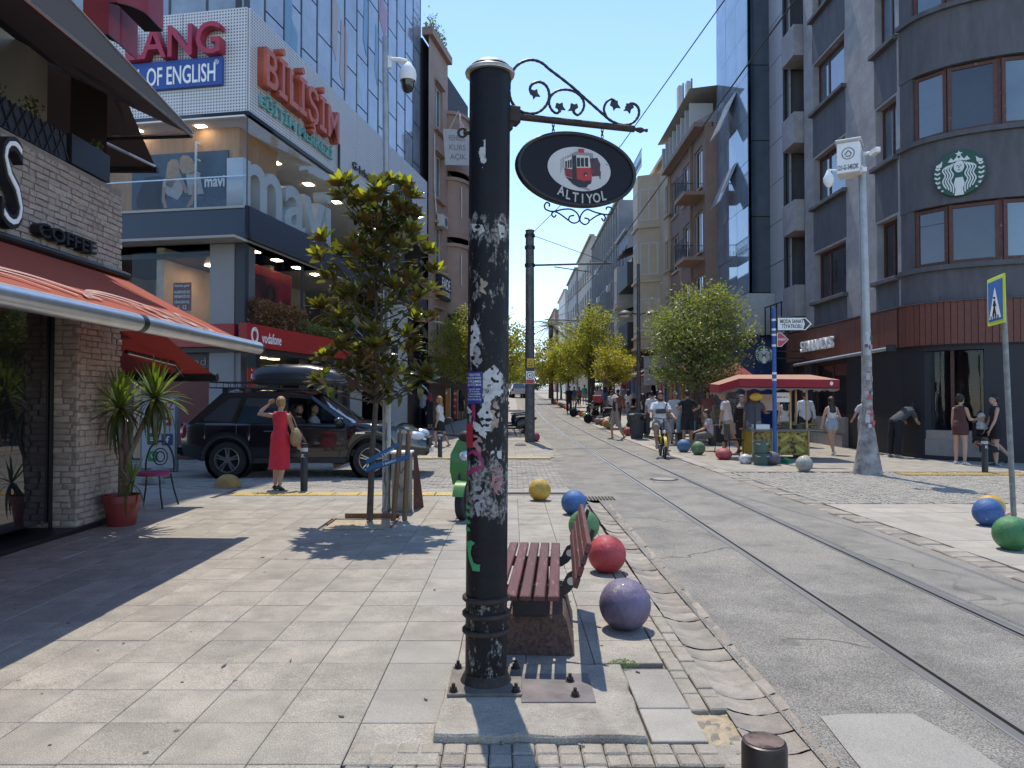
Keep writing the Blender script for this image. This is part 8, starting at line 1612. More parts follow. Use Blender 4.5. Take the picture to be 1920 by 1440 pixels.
ub = thing('utility_box', 'weathered metal utility box with scribbles beside the camera pole', 'utility box', (-1.47, 9.95, 0)); MB().cbx(-1.6, -1.36, 9.85, 10.15, 0, .77, .008).build('cabinet', mat('box_metal', (.3, .27, .23), .6, .3, var=.3, scale=5), ub); MB().cbx(-1.62, -1.34, 9.83, 10.17, .77, .8, .006).build('lid', M_white, ub)
for z0 in (.55, .3): b = MB(); b.tube([(-1.56, 9.846, z0), (-1.5, 9.845, z0+.06), (-1.47, 9.846, z0-.04), (-1.42, 9.845, z0+.05)], .005, 4); b.build('scribble', M_sgn, ub)
b = MB(); b.add([(-1.34, 10.1, 0), (-1.22, 10.3, 0), (-1.3, 10.2, .72), (-1.34, 10.1, .74)], [(0, 1, 2, 3)]); sl_ = b.build('leaning_panel', M_frw, ub)
# ---- bollards
def bollard(label, p, h, m=None):
 t = thing('bollard', label, 'bollard', p, 'slim dark bollards'); x, y, z = p; b = MB(); b.lathe((x, y, z-.02), [(.058, 0), (.058, h), (.05, h+.015), (.02, h+.02)], 20); b.build('post', mat('bollard_dark', (.03, .03, .034), .5, .2, var=.2), t, 40); b = MB(); b.lathe((x, y, z), [(.0595, h*.82), (.0595, h*.9)], 20, False); b.build('band', mat('bollard_band', (.45, .45, .45), .6), t); b = MB(); b.lathe((x, y, z), [(.0592, h*.9), (.0592, h*.985)], 20, False); b.build('top_band', M_black, t)
 text('mark', 'K', .06, M_white, t, frame((x, y-.0595, z+h*.7), (1, 0)), .001, .01)
bollard('dark bollard with white band beside the woman in red', gnd(570, 920), .78); bollard('dark bollard in front of the woman with the black skirt', gnd(825, 857), .66); bollard('dark bollard with white band in front of the seated woman', gnd(1847, 887), .72)
# ---- low stone domes
def dome(label, p, r, h, col, nm):
 b = MB(); b.ell((p.x, p.y, p.z-.01), (r, r, h), 24, 10, z0=0); b.v = [(x+.012*noise.noise((x*8, y*8, z*8)), y, z) for x, y, z in b.v]; tag(b.build('stone_dome', mat('dome_'+nm, col, .85, var=.2, scale=8, bump=.4, bscale=25), None, 50), label, 'stone', 'low stone domes')
dome('yellow half dome stone at the kerb by the rear wheel', gnd(427, 912), .22, .22, (.33, .22, .07), 'yellow'); dome('grey half dome stone behind the potted yucca', gnd(299, 893), .22, .2, (.25, .24, .22), 'grey'); dome('second grey half dome stone nearer the cafe chair', gnd(286, 905), .2, .18, (.24, .23, .21), 'grey2')
dome('flat grey stone at the foot of the tram pole', gnd(976, 836), .2, .12, (.2, .19, .18), 'slate')
# ---- potted yuccas and chair by the cafe
M_pot = mat('terracotta_red', (.2, .03, .028), .45, var=.12, scale=4, bump=.05); L_yu = leafmat('yucca_leaf', (.09, .15, .03), (.09, .13, .04), rough=.35, tl=.3); L_yd = leafmat('yucca_old', (.05, .065, .025), (.06, .07, .035), rough=.4, tl=.2)
ym = []
for m in (L_yu, L_yd):
 q = MB(); n = 7
 for i in range(n+1): u = i/n; w_ = .068*(1-u)**.6*(.5+u if u < .3 else 1.0)+.002; q.v += [(u, -w_, .02*0+.25*w_), (u, 0, 0), (u, w_, .25*w_)]
 q.f = [(3*i+k, 3*i+3+k, 3*i+4+k, 3*i+1+k) for i in range(n) for k in (0, 1)]; me = q.mesh('leaf', 1); me.materials.append(m); ym.append(me)
def bend(me, c):
 m2 = me.copy()
 for v in m2.vertices: u = v.co.x; v.co.z += -c*u*u; v.co.x = u*(1-.25*c*u)
 return m2
ybend = {(i, c): bend(ym[i], c) for i in (0, 1) for c in (.05, .35, .8)}
def yucca(label, p, heads, sc=1.):
 t = thing('potted_yucca', label, 'potted plant', p, 'potted yuccas by the cafe'); x, y, z = p; b = MB(); b.lathe((x, y, z), [(.15, 0), (.155, .01), (.195, .27), (.215, .275), (.218, .36), (.2, .362), (.195, .32)], 32); b.build('pot', M_pot, t, 40); b = MB(); b.lathe((x, y, z+.3), [(.19, 0), (.001, .015)], 20); b.build('soil', M_groove, t)
 R3 = random.Random(int(x*100)); tr = MB()
 for hx, hy, hz, n, L_, k0 in heads:
  top = Vector((x+hx, y+hy, z+hz)); tr.tube([(x, y, z+.25), (x+hx*.2, y+hy*.2, z+hz*.55), top], [.045, .036, .026], 9)
  for j in range(n):
   el = R(88-150*(j/n)**1.1); a = j*2.4; dr = Vector((math.cos(a)*math.cos(el), math.sin(a)*math.cos(el), math.sin(el))); c = .05 if j < n*.4 else (.35 if j < n*.7 else .8); s_ = L_*R3.uniform(.8, 1.1); zz = Vector((0, 0, 1)); yy = zz.cross(dr); yy = yy.normalized() if yy.length > .05 else Vector((1, 0, 0)); z3 = dr.cross(yy); Mx = Matrix(((dr.x, yy.x, z3.x, top.x), (dr.y, yy.y, z3.y, top.y), (dr.z, yy.z, z3.z, top.z), (0, 0, 0, 1))) @ Matrix.Scale(s_, 4)
   inst('leaf', ybend[(0 if j < n*.6 else 1, c)], t, Mx)
 tr.build('trunk', mat('yucca_trunk', (.14, .1, .07), .9, var=.3, scale=20, bump=.5), t, 50)
pz = gnd(228, 984); yucca('potted yucca with two leafy heads in a red pot at the brick pier', (pz.x, pz.y, 0), ((-.02, -.02, 1.38, 80, .5, 0), (.36, .05, 1.5, 76, .5, 0), (.16, -.1, .5, 18, .34, 0)))
ch = thing('cafe_chair', 'black wrought iron cafe chair with a pink seat behind the yucca', 'chair', (-4.95, 10.3, 0)); cxx, cyy_ = -5.0, 10.35
for dx, dy in ((-.2, -.2), (.2, -.2), (-.2, .2), (.2, .2)): b = MB(); b.tube([(cxx+dx*.85, cyy_+dy*.85, .44), (cxx+dx, cyy_+dy, .22), (cxx+dx*1.25, cyy_+dy*1.2, 0)], .013, 6); b.build('leg', M_iron, ch)
b = MB(); b.lathe((cxx, cyy_, .44), [(.22, 0), (.23, .02), (.2, .05)], 20); b.build('seat', mat('pink_cushion', (.3, .03, .1), .8), ch, 40)
b = MB(); b.tube([(cxx+.2*math.cos(a), cyy_+.2+.03*math.sin(a*2), .48+.42*math.sin(a)) for a in [math.pi*i/14 for i in range(15)]], .014, 6); b.build('back_hoop', M_iron, ch)
for r0 in (.06, .1): b = MB(); b.tube([(cxx+r0*math.cos(a), cyy_+.21, .68+r0*math.sin(a)*1.2) for a in [2*math.pi*i/14 for i in range(15)]], .009, 5); b.build('back_scroll', M_iron, ch)
# ---- boards by the left shops
def aboard(label, px, py, w, h, col, nm, lines):
 p = gnd(px, py); t = thing('advert_board', label, 'board', p); F = frame((p.x-w/2, p.y, p.z), (1, .1)); MB(F).cbx(0, w, .12, h, -.03, .02, .01).build('panel', mat('advert_'+nm, col, .5, var=.1), t); MB(F).bx(-.02, .0, 0, h+.02, -.03, .03).build('leg', M_white, t); MB(F).bx(w, w+.02, 0, h+.02, -.03, .03).build('leg', M_white, t)
 for s, v, hh in lines: text('lettering', s, hh, M_lit, t, F @ T(w/2, v*h, .022), .002, .02, width=min(w*.8, len(s)*hh*.75))
aboard('red discount board reading 40 beside the left shops', 769, 792, .5, 1.25, (.4, .02, .035), 'red', (('40', .62, .2), ('İNDİRİM', .48, .1), ('FIRSAT', .36, .06))); aboard('tall red menu board on the left pavement', 849, 790, .5, 1.6, (.4, .04, .03), 'menu', (('DÖNER', .85, .12), ('KUMPİR', .65, .1), ('TOST', .45, .1), ('MENÜ', .25, .1))); aboard('orange board behind the striding woman', 836, 796, .4, 1.7, (.5, .18, .03), 'orange', (('P', .8, .2),))
# ================================================================ right side furniture
ball('stone_ball', 'blue ball behind the cyclist at the right kerb', 1282, 848, .19, (.06, .17, .33), 'sea'); ball('stone_ball', 'faded green ball right of the blue one', 1309, 853, .19, (.11, .2, .09), 'moss'); ball('stone_ball', 'low red ball in front of the small black chair', 1357, 862, .2, (.4, .05, .06), 'rose', squash=.75); ball('stone_ball', 'dull purple ball beside the buckets at the cart', 1447, 872, .19, (.1, .085, .11), 'plum', squash=.85); ball('stone_ball', 'unpainted pale stone ball in front of the food cart', 1508, 884, .17, (.35, .34, .29), 'stone')
PAL = {'grey': (.12, .12, .14), 'red3': (.4, .05, .06), 'green3': (.06, .22, .12), 'yellow3': (.5, .34, .05), 'orange3': (.5, .17, .04), 'brown3': (.14, .08, .05), 'slate3': (.17, .17, .21), 'teal3': (.04, .22, .25), 'blue3': (.05, .14, .28)}
row = [(1191, 822, 'grey'), (1177, 817, 'red3'), (1170, 814, 'green3'), (1142, 804, 'yellow3'), (1136, 801, 'orange3'), (1129, 798, 'brown3'), (1121, 796, 'slate3'), (1113, 792, 'red3'), (1106, 789, 'green3'), (1101, 786, 'teal3'), (1096, 783, 'yellow3'), (1090, 781, 'orange3'), (1084, 778, 'blue3'), (1079, 776, 'red3'), (1075, 774, 'teal3'), (1070, 772, 'slate3'), (1064, 769, 'orange3'), (1060, 767, 'red3'), (1056, 765, 'brown3'), (1052, 763, 'green3'), (1048, 761, 'orange3'), (1044, 759, 'red3'), (1040, 757, 'yellow3'), (1036, 755, 'brown3')]
ordn = ['nearest', 'second', 'third', 'fourth', 'fifth', 'sixth', 'seventh', 'eighth', 'ninth', 'tenth', 'eleventh', 'twelfth', 'thirteenth', 'fourteenth', 'fifteenth', 'sixteenth', 'seventeenth', 'eighteenth', 'nineteenth', 'twentieth', 'twenty-first', 'twenty-second', 'twenty-third', 'farthest']
for i, (px, py, c) in enumerate(row): p = gnd(px, py); ball('stone_ball', '%s %s ball of the long row on the right kerb' % (ordn[i], c.rstrip('3')), px, py, .17, PAL[c], c, pos=Vector((min(p.x, 4.75+xs(p.y)), p.y, p.z)))
for px, py, c, lab in ((977, 796, 'yellow3', 'yellow ball of the short row left of the tram pole'), (981, 803, 'red3', 'red ball of the short row left of the tram pole'), (984, 809, 'orange3', 'orange ball of the short row left of the tram pole'), (1003, 828, 'red4', 'dark red ball peeping out right of the tram pole')): ball('stone_ball', lab, px, py, .17, PAL.get(c, (.3, .03, .07)), c)
# ---- flared lamp post with cabinet
p = gnd(1627, 888); lx, ly = p.x, p.y; lp = thing('camera_mast', 'tall grey mast with flared base, stickers and a camera cabinet on the right', 'mast', (lx, ly, 0)); b = MB(); n = 20
b.lathe((lx, ly, -.02), [(.285, 0), (.27, .1), (.2, .5), (.15, .85), (.115, 1.05), (.1, 1.3), (.095, 2.4)], 12); b.build('base', mat('mast_base', (.3, .285, .265), .7, .2, var=.35, scale=4, col2=(.15, .14, .135), c2=(.5, .62), c2scale=6, bump=.2), lp, 35); b = MB(); b.tube([(lx, ly, 2.3), (lx-.06, ly, 6.5)], [.092, .075], 14); b.build('shaft', M_gp, lp, 50)
for i in range(26):
 z = random.uniform(.9, 2.9); a = random.uniform(-2.4, -.7); r = .1 if z > 1.3 else .12+.11*(1.3-z); w_, h_ = random.uniform(.04, .09), random.uniform(.05, .12); b = MB(); n = 5; b.loft([[(lx+(r+.004)*math.cos(a+(k/n-.5)*w_/r), ly+(r+.004)*math.sin(a+(k/n-.5)*w_/r), z+q) for k in range(n+1)] for q in (0, h_)], caps=False, closed=False); b.build('sticker', mat('sticker_%d' % (i % 5), [(.5, .5, .5), (.45, .08, .1), (.4, .38, .34), (.1, .1, .12), (.5, .35, .38)][i % 5], .7), lp)
CU = Vector((math.cos(R(-28)), math.sin(R(-28)), 0)); q0 = at(1558, 270, ly-.1); CFm = frame((lx-.62, ly-.12, 6.02), (.86, -.5)); b = MB(CFm); b.cbx(0, .42, 0, .62, -.5, 0, .01); b.build('cabinet', M_white, lp); b = MB(CFm); b.cbx(-.03, .45, .6, .68, -.53, .03, .02); b.build('cabinet_roof', mat('cabinet_roof', (.42, .41, .39), .7, var=.1), lp)
b = MB(CFm @ T(.21, .38, .004)); b.loft([[(r*math.cos(i*.3), r*math.sin(i*.3), 0) for i in range(21)] for r in (.12, .105)], caps=False); b.tube([(-.06, -.02, 0), (0, .06, 0), (.06, .0, 0), (.03, -.06, 0), (-.04, -.05, 0)], .01, 5); b.build('emblem', M_char, lp); text('lettering', '121-G-34KDK', .1, M_char, lp, CFm @ T(.21, .06, .004), .002, .02, width=.38)
cam_m = M_white
b = MB(CFm); b.tube([(.5, .35, -.1), (.62, .33, .0)], .035, 8); b.obx((.7, .3, .12), .1, .1, .28, Matrix.Rotation(.5, 3, 'Y'), .015); b.build('bullet_camera', cam_m, lp); b = MB(CFm); b.tube([(.44, .1, -.1), (.5, .02, .0)], .03, 8); b.obx((.5, -.03, .08), .09, .09, .2, Matrix.Rotation(.2, 3, 'Y'), .012); b.build('bullet_camera', cam_m, lp)
b = MB(CFm); b.tube([(-.02, .1, -.1), (-.16, .12, -.05)], .02, 6); b.build('dome_arm', cam_m, lp); b = MB(); c_ = CFm @ Vector((-.16, -.18, -.05)); b.lathe(tuple(c_), [(.03, -.06), (.075, .0), (.1, .06), (.1, .14), (.06, .22), (.03, .3)], 16); b.build('dome_camera', cam_m, lp, 40)
# ---- signpost with two arrows
p = gnd(1453, 868); sx_, sy_ = p.x, p.y; spst = thing('direction_signpost', 'blue and white banded post with arrow signs beside the food cart', 'signpost', (sx_, sy_, 0)); hz = at(1453, 578, sy_).z
b = MB(); b.tube([(sx_, sy_, -.02), (sx_, sy_, hz)], .05, 14); b.build('post', mat('post_blue', (.02, .09, .28), .5, var=.25, scale=6, col2=(.4, .4, .4), c2=(.68, .72), c2scale=8), spst, 50)
for py in (600, 618, 628, 648, 700, 712): z = at(1453, py, sy_).z; b = MB(); b.lathe((sx_, sy_, z), [(.0515, -.025), (.0515, .025)], 14, False); b.build('white_band', M_white, spst)
SFm = frame((sx_, sy_-.06, 0), (1, -.05)); a = fac(1457, 620, SFm); c = fac(1523, 595, SFm); hh = c[1]-a[1]; ww = c[0]-a[0]
def arrow(u0, v0, w_, h_, m, nm, lv): b = MB(SFm); b.prism([(u0, v0), (u0+w_-h_*.5, v0), (u0+w_, v0+h_/2), (u0+w_-h_*.5, v0+h_), (u0, v0+h_)], lv, lv+.02); return b.build(nm, m, spst)
arrow(a[0], a[1], ww, hh, M_sgn, 'sign_border', 0); arrow(a[0]+.012, a[1]+.012, ww-.03, hh-.024, M_white, 'sign_face', .006)
b = MB(SFm); x1 = a[0]+ww-.09; b.prism([(x1-hh*.42, a[1]+.03), (x1-hh*.28, a[1]+.03), (x1+.03, a[1]+hh/2), (x1-hh*.28, a[1]+hh-.03), (x1-hh*.42, a[1]+hh-.03), (x1-.12+.03, a[1]+hh/2)], .027, .03); b.build('chevron', M_sgn, spst)
text('lettering', 'MODA SANAT', .09, M_sgn, spst, SFm @ T(a[0]+ww*.41, a[1]+hh*.56, .028), .002, .02, width=ww*.66); text('lettering', 'TİYATROSU', .09, M_sgn, spst, SFm @ T(a[0]+ww*.41, a[1]+hh*.18, .028), .002, .02, width=ww*.58)
a = fac(1457, 650, SFm); c = fac(1478, 624, SFm); arrow(a[0], a[1], c[0]-a[0], c[1]-a[1], M_white, 'sign_border', 0); arrow(a[0]+.012, a[1]+.012, c[0]-a[0]-.03, c[1]-a[1]-.024, MATS['icon_red'], 'sign_face', .006); text('lettering', 'KADIKÖY', .05, M_white, spst, SFm @ T((a[0]+c[0])/2-.03, (a[1]+c[1])/2-.02, .028), .002, .02, width=.2)
# ---- crossing sign
p = gnd(1901, 970); q = at(1879, 520, p.y); xp = thing('crossing_sign', 'pedestrian crossing sign on a leaning grey post at the right edge', 'road sign', p); b = MB(); b.tube([(p.x, p.y, -.02), (q.x, p.y, q.z)], .032, 12); b.build('post', mat('grey_post', (.22, .22, .215), .6, .3, var=.3, scale=8, col2=(.4, .4, .39), c2=(.6, .66), c2scale=16), xp, 50)
Xf = frame((q.x-.02, p.y+.02, 0), (-.26, -.966)); z1 = at(1874, 518, p.y).z; z0 = at(1874, 608, p.y).z; hw_ = .29; lean_ = T(0, 0, 0)
MB(Xf).cbx(-hw_, hw_, z0, z1, .03, .05, .006).build('plate', mat('sign_lime', (.5, .62, .04), .5, var=.05), xp); MB(Xf).cbx(-hw_+.045, hw_-.045, z0+.05, z1-.05, .051, .055, .001).build('field', mat('sign_fieldblue', (.015, .1, .36), .5, var=.05), xp)
zc = (z0+z1)/2-.03; b = MB(Xf); b.prism([(-.2, zc-.2), (.2, zc-.2), (0, zc+.2)], .0555, .0585); b.build('triangle', M_white, xp)
b = MB(Xf); b.tube([(.0, zc+.03, .06), (.0, zc-.06, .06), (.05, zc-.16, .06)], .013, 5); b.tube([(0, zc-.06, .06), (-.05, zc-.16, .06)], .013, 5); b.tube([(-.05, zc-.03, .06), (0, zc+.02, .06), (.05, zc-.04, .06)], .01, 5); b.ell((0, zc+.065, .06), .018, 8, 6); b.build('walking_figure', M_sgn, xp)
for i in range(4): MB(Xf).bx(-.15+i*.08, -.11+i*.08, zc-.2, zc-.16, .059, .061).build('stripe', M_sgn, xp)
b = MB(); b.tube([(p.x-.2, p.y-.05, .02), (p.x-.05, p.y, .05), (p.x+.05, p.y+.02, .04)], [.012, .02, .01], 6); tag(b.build('ribbon', mat('pink_ribbon', (.5, .25, .27), .8)), 'scrap of pink ribbon tied at the crossing sign foot', 'ribbon')
# ---- street lamp with two bowl heads
p = gnd(1198, 818); sl_ = thing('street_lamp', 'dark street lamp with two bowl shaped heads above the right kerb', 'street lamp', p); zt_ = at(1198, 495, p.y).z; b = MB(); b.tube([p, (p.x, p.y, zt_)], [.09, .06], 12); b.build('post', M_gpole, sl_, 50); zl = at(1178, 590, p.y).z
for s in (-1, 1): b = MB(); b.tube([(p.x, p.y, zl), (p.x+s*.35, p.y, zl+.08)], .025, 6); b.build('arm', M_black, sl_); b = MB(); b.lathe((p.x+s*.5, p.y, zl), [(.27, -.02), (.26, .03), (.2, .1), (.1, .15), (.03, .17)], 18); b.build('lamp_shade', M_gpole, sl_, 40); b = MB(); b.ell((p.x+s*.5, p.y, zl-.03), (.2, .2, .07), 14, 8); b.build('lamp_bowl', mat('lamp_bowl', (.5, .5, .48), .3), sl_, 1)
# ---- litter bin
p = gnd(1194, 822); lb = thing('litter_bin', 'dark ribbed litter bin with a raised lid near the striding woman', 'bin', p); b = MB(); b.lathe(tuple(p), [(.2, 0), (.26, .65), (.27, .66)], 24); b.build('drum', mat('bin_dark', (.06, .065, .075), .6, var=.15), lb, 30); b = MB(); b.lathe((p.x, p.y, p.z+.8), [(.3, 0), (.31, .05), (.24, .1), (.01, .11)], 24); b.build('lid', MATS['bin_dark'], lb, 30)
for k in range(14): a = k*2*math.pi/14; b = MB(); b.tube([(p.x+.21*math.cos(a), p.y+.21*math.sin(a), p.z+.02), (p.x+.265*math.cos(a), p.y+.265*math.sin(a), p.z+.64)], .012, 4); b.build('rib', MATS['bin_dark'], lb)
for a in (0, 3.14): b = MB(); b.tube([(p.x+.24*math.cos(a), p.y, p.z+.64), (p.x+.24*math.cos(a), p.y, p.z+.82)], .018, 5); b.build('lid_post', M_black, lb)
# ---- corn cart
cx0 = gnd(1409, 862).x; cyc = 18.5; c1 = gnd(1518, 862); x0, x1 = (1409-960)/FPX*cyc, (1517-960)/FPX*cyc; KF = frame((x0, cyc, 0), (1, 0)); Wc = x1-x0
kt = thing('corn_cart', 'yellow corn seller cart with corn cob print on its panels', 'cart', ((x0+x1)/2, cyc, 0)); M_cy = mat('cart_yellow', (.45, .3, .03), .6, var=.15, scale=4); M_cdk = mat('cart_maroon', (.05, .02, .015), .6, var=.5, scale=10)
xm = .57*Wc/1.44
MB(KF).bx(.0, Wc, .1, .7, -.8, -.02).build('body', M_cy, kt)
for a, c in ((.02, xm-.06), (xm+.06, Wc-.02)):
 MB(KF).bx(a, c, .12, .68, -.02, .0).build('front_panel', mat('cart_print', (.3, .2, .03), .6, var=.5, scale=14, col2=(.05, .025, .012), c2=(.5, .56), c2scale=9), kt)
 for b_ in (a-.015, c-.015): MB(KF).bx(b_, b_+.03, .08, .72, -.01, .02).build('corner_strip', mat('strip_wood', (.42, .3, .14), .7, var=.2), kt)
cob = mat('print_corn', (.5, .36, .05), .6, var=.25, scale=40); husk = mat('print_husk', (.2, .26, .06), .6, var=.2)
for (u, v, r, s) in ((xm+.25, .52, .6, 1), (xm+.62, .52, -.6, 1), (xm+.25, .26, .6, 1), (xm+.62, .26, -.6, 1), (.2, .25, .5, 1)):
 for m, lx_, ly_, lv in ((husk, .17, .05, 1), (cob, .15, .035, 2)): b = MB(KF @ T(u, v, lv*.002) @ RZ(r)); b.add([(lx_*math.cos(k*.52)*(1 if math.cos(k*.52) > 0 else .9), ly_*math.sin(k*.52), 0) for k in range(12)], [tuple(range(12))]); b.build('printed_cob', m, kt)
 for d in (-1, 1): b = MB(KF @ T(u, v, .003) @ RZ(r+d*.25)); b.add([(-.16, 0, 0), (-.03, d*.05, 0), (.05, d*.06, 0), (-.02, d*.09, 0)], [(0, 1, 2, 3)] if d > 0 else [(3, 2, 1, 0)]); b.build('printed_husk', husk, kt)
MB(KF).cbx(-.05, Wc+.35, .7, .74, -.85, .04, .006).build('counter', mat('cart_counter', (.2, .17, .13), .6, .2, var=.2), kt)
MB(KF).bx(.08, xm-.1, .74, .86, -.5, -.05).build('white_tray', M_white, kt)
for u in (.25, xm+.35, Wc-.1): b = MB(KF); b.lathe((0, 0, 0), [], 3) if False else None; b = MB(T(x0+u, cyc+.35, .74)); b.lathe((0, 0, 0), [(.16, 0), (.2, .1), (.21, .11)], 18); b.build('pan', M_gp, kt, 40)
corn = MB().ell((0, 0, 0), (.11, .03, .03), 10, 6).mesh('corn_cob', 1); corn.materials.append(leafmat('corn_husk', (.16, .17, .05), (.16, .17, .06), tl=.1))
for i in range(26): inst('corn_cob', corn, kt, T(x0+xm+.1+random.random()*(Wc-xm+.15), cyc+.15+random.random()*.4, .78+random.random()*.12) @ RZ(random.uniform(-.6, .6)) @ Matrix.Rotation(random.uniform(-.2, .2), 4, 'Y'))
for u, m in ((xm+.42, MATS['strip_wood']), (Wc-.04, MATS['strip_wood']), (.1, M_black)): MB(KF).bx(u-.02, u+.02, .74, 1.7, -.08, -.04).build('post', m, kt)
for u in (.1, Wc-.04): MB(KF).bx(u-.02, u+.02, .74, 1.75, -.78, -.74).build('post', MATS['strip_wood'], kt)
for u in (.35, Wc-.25):
 b = MB(KF @ T(u, .14, -.1)); b.lathe((0, 0, 0), [(.02, -.02), (.14, -.02), (.14, .02), (.02, .02)], 20); b.build('wheel', M_tyre, kt, 40)
MB(KF).bx(xm-.1, xm+.4, 1.2, 1.62, -.74, -.72).build('menu_board', mat('menu_paper', (.5, .45, .38), .7, var=.15, scale=8), kt); MB(KF).bx(xm+.05, xm+.42, 1.42, 1.66, -.07, -.05).build('price_card', M_white, kt); text('lettering', 'MISIR 40 TL', .05, M_sgn, kt, KF @ T(xm+.23, 1.52, -.048), .001, .02, width=.28)
b = MB(KF); b.ell((.1, 1.55, .05), (.17, .1, .05), 14, 8); b.build('yellow_balloon', mat('balloon', (.55, .36, .04), .4), kt, 1)
can = thing('cart_canopy', 'faded red canopy with scalloped edge over the corn cart', 'canopy', ((x0+x1)/2, cyc, 1.65)); ca0 = at(1358, 722, cyc-.1); ca1 = at(1566, 722, cyc-.1); L0, L1 = ca0.x, ca1.x; zf, zr = 2.0, 2.12; yf, yb = cyc-.35, cyc+1.25
b = MB(); b.add([(L0+.3, yf, zf), (L1, yf, zf-.03), (L1-.4, cyc+.45, zr), (L0+.5, cyc+.45, zr), (L0, yb, zf-.1), (L1, yb, zf-.03), (L0-.02, cyc+.3, zf-.14)], [(0, 1, 2, 3), (1, 5, 2), (2, 5, 4, 3), (0, 3, 4, 6)]); b.build('top', clothmat('faded_canopy', (.5, .29, .2), (.45, .1, .07), tl=.25), can)
def valance(pts, m, nm, drop, wav):
 b = MB(); vs = []; n = 0
 for (a, c) in zip(pts, pts[1:]):
  a, c = Vector(a), Vector(c); k = max(2, int((c-a).length/.05))
  for i in range(k): t_ = i/k; q = a.lerp(c, t_); vs += [q, q-Vector((0, 0, drop+wav*math.sin(n*.9)))]; n += 1
 q = Vector(pts[-1]); vs += [q, q-Vector((0, 0, drop))]; b.add(vs, [(2*i, 2*i+1, 2*i+3, 2*i+2) for i in range(len(vs)//2-1)]); return b.build(nm, m, can)
M_cred = clothmat('canopy_red', (.33, .035, .05), (.33, .03, .035), tl=.3); pts = [(L0, yb, zf-.1), (L0-.02, cyc+.3, zf-.14), (L0+.3, yf, zf), (L1, yf, zf-.03), (L1, yb, zf-.03)]
valance(pts, M_cred, 'valance', .22, 0.); valance([(x, y, z-.2) for x, y, z in pts], clothmat('canopy_trim', (.25, .2, .16), tl=.3), 'scalloped_trim', .07, .025)
b = MB(KF); b.lathe((0, 0, 0), [(.001, 0), (.001, .001)], 3); tl_ = MB(frame((L1-.2, yf-.005, zf-.12), (1, 0))); tl_.ell((0, 0, 0), (.04, .05, .004), 12, 6); tl_.build('spot_print', M_white, can)
# ---- things around the cart
def bucket(label, p, r, h, z=0): t = thing('bucket', label, 'bucket', (p.x, p.y, z), 'green plastic buckets'); b = MB(); b.lathe((p.x, p.y, z), [(r*.78, 0), (r*.98, h*.9), (r*1.05, h*.9), (r*1.05, h), (r*.97, h), (r*.8, h*.3)], 24); b.build('tub', mat('bucket_green', (.06, .11, .09), .5, var=.1), t, 40); b = MB(); b.tube([(p.x-r*1.05, p.y, z+h*.95), (p.x-r*.6, p.y-r*.85, z+h*.8), (p.x+r*.6, p.y-r*.85, z+h*.8), (p.x+r*1.05, p.y, z+h*.95)], .008, 5); b.build('handle', M_white, t)
p = gnd(1427, 872); bucket('green plastic bucket on the ground beside the purple ball', p, .2, .26); bucket('upper green bucket stacked on the other by the cart', p, .18, .28, .262)
p = gnd(1382, 870); b = MB(); b.ell((p.x+.2, p.y, .1), (.16, .12, .13), 16, 10, z0=-.75); b.v = [(x+.02*noise.noise((x*14, y*14, z*14)), y+.02*noise.noise((x*14, y*9, z*14)), z) for x, y, z in b.v]; tag(b.build('plastic_bag', mat('bag_white', (.5, .5, .52), .5, var=.5, scale=12), None, 1), 'crumpled white and blue plastic bag left of the buckets', 'bag')
p = gnd(1467, 870); net = MB(); rn = random.Random(2)
for i in range(420): a = rn.random()*6.28; r = rn.random()**.5; x = p.x+.2*r*math.cos(a); y = p.y+.12*r*math.sin(a); z = .02+.24*(1-r)*rn.random(); d = rn.random()*6.28; net.tube([(x, y, z), (x+.04*math.cos(d), y+.04*math.sin(d), z+.02), (x+.08*math.cos(d+.8), y+.06*math.sin(d+.8), z)], .004, 3)
tag(net.build('green_net', mat('net_green', (.01, .2, .11), .7)), 'heap of green netting beside the purple ball', 'net', kind='stuff')
p = gnd(1385, 858); cc = thing('folding_chair', 'small black chair behind the red ball', 'chair', (p.x, p.y, 0)); x, y = p.x-.08, p.y+.1
for dx in (-.18, .18):
 for dy in (-.17, .17): b = MB(); b.tube([(x+dx, y+dy, 0), (x+dx*.95, y+dy*.9, .44)], .013, 6); b.build('leg', M_iron, cc)
MB().cbx(x-.2, x+.2, y-.2, y+.2, .44, .47, .01).build('seat', M_black, cc); MB().cbx(x-.21, x-.17, y-.2, y+.2, .47, .86, .01).build('backrest', M_black, cc)
p = gnd(1352, 850); sc2 = thing('shopping_trolley', 'black wheeled bag held by the stout man', 'bag', (p.x, p.y, 0)); x, y = p.x, p.y; b = MB(); b.cbx(x-.17, x+.17, y-.12, y+.12, .3, .82, .05); b.build('sack', mat('bag_black', (.015, .015, .018), .8, var=.2), sc2); b = MB(); b.tube([(x-.08, y, .8), (x-.08, y, .95), (x+.08, y, .95), (x+.08, y, .8)], .012, 5); b.build('handle', M_black, sc2); b = MB(); b.tube([(x-.15, y, .3), (x-.18, y, 0)], .012, 5); b.tube([(x+.15, y, .3), (x+.18, y, 0)], .012, 5); b.build('frame', M_iron, sc2)
p = gnd(1318, 838); bn2 = thing('street_bench', 'plain dark street bench behind the blue and green balls', 'bench', (p.x, p.y+.5, p.z)); x, y = p.x, p.y+.6
for k in range(5): MB().cbx(x-.95, x+.75, y-.2+k*.09, y-.125+k*.09, .4, .44, .006).build('seat_slat', M_black, bn2)
for dx in (-.6, .45): MB().cbx(x+dx-.08, x+dx+.08, y-.15, y+.2, 0, .4, .01).build('foot', M_black, bn2)
MB().bx(x-.5, x+.4, y, y+.03, .12, .15).build('stretcher', M_black, bn2)
stb = thing('striped_bag', 'striped shopping bag standing on the street bench', 'bag', (x-.35, y, .44))
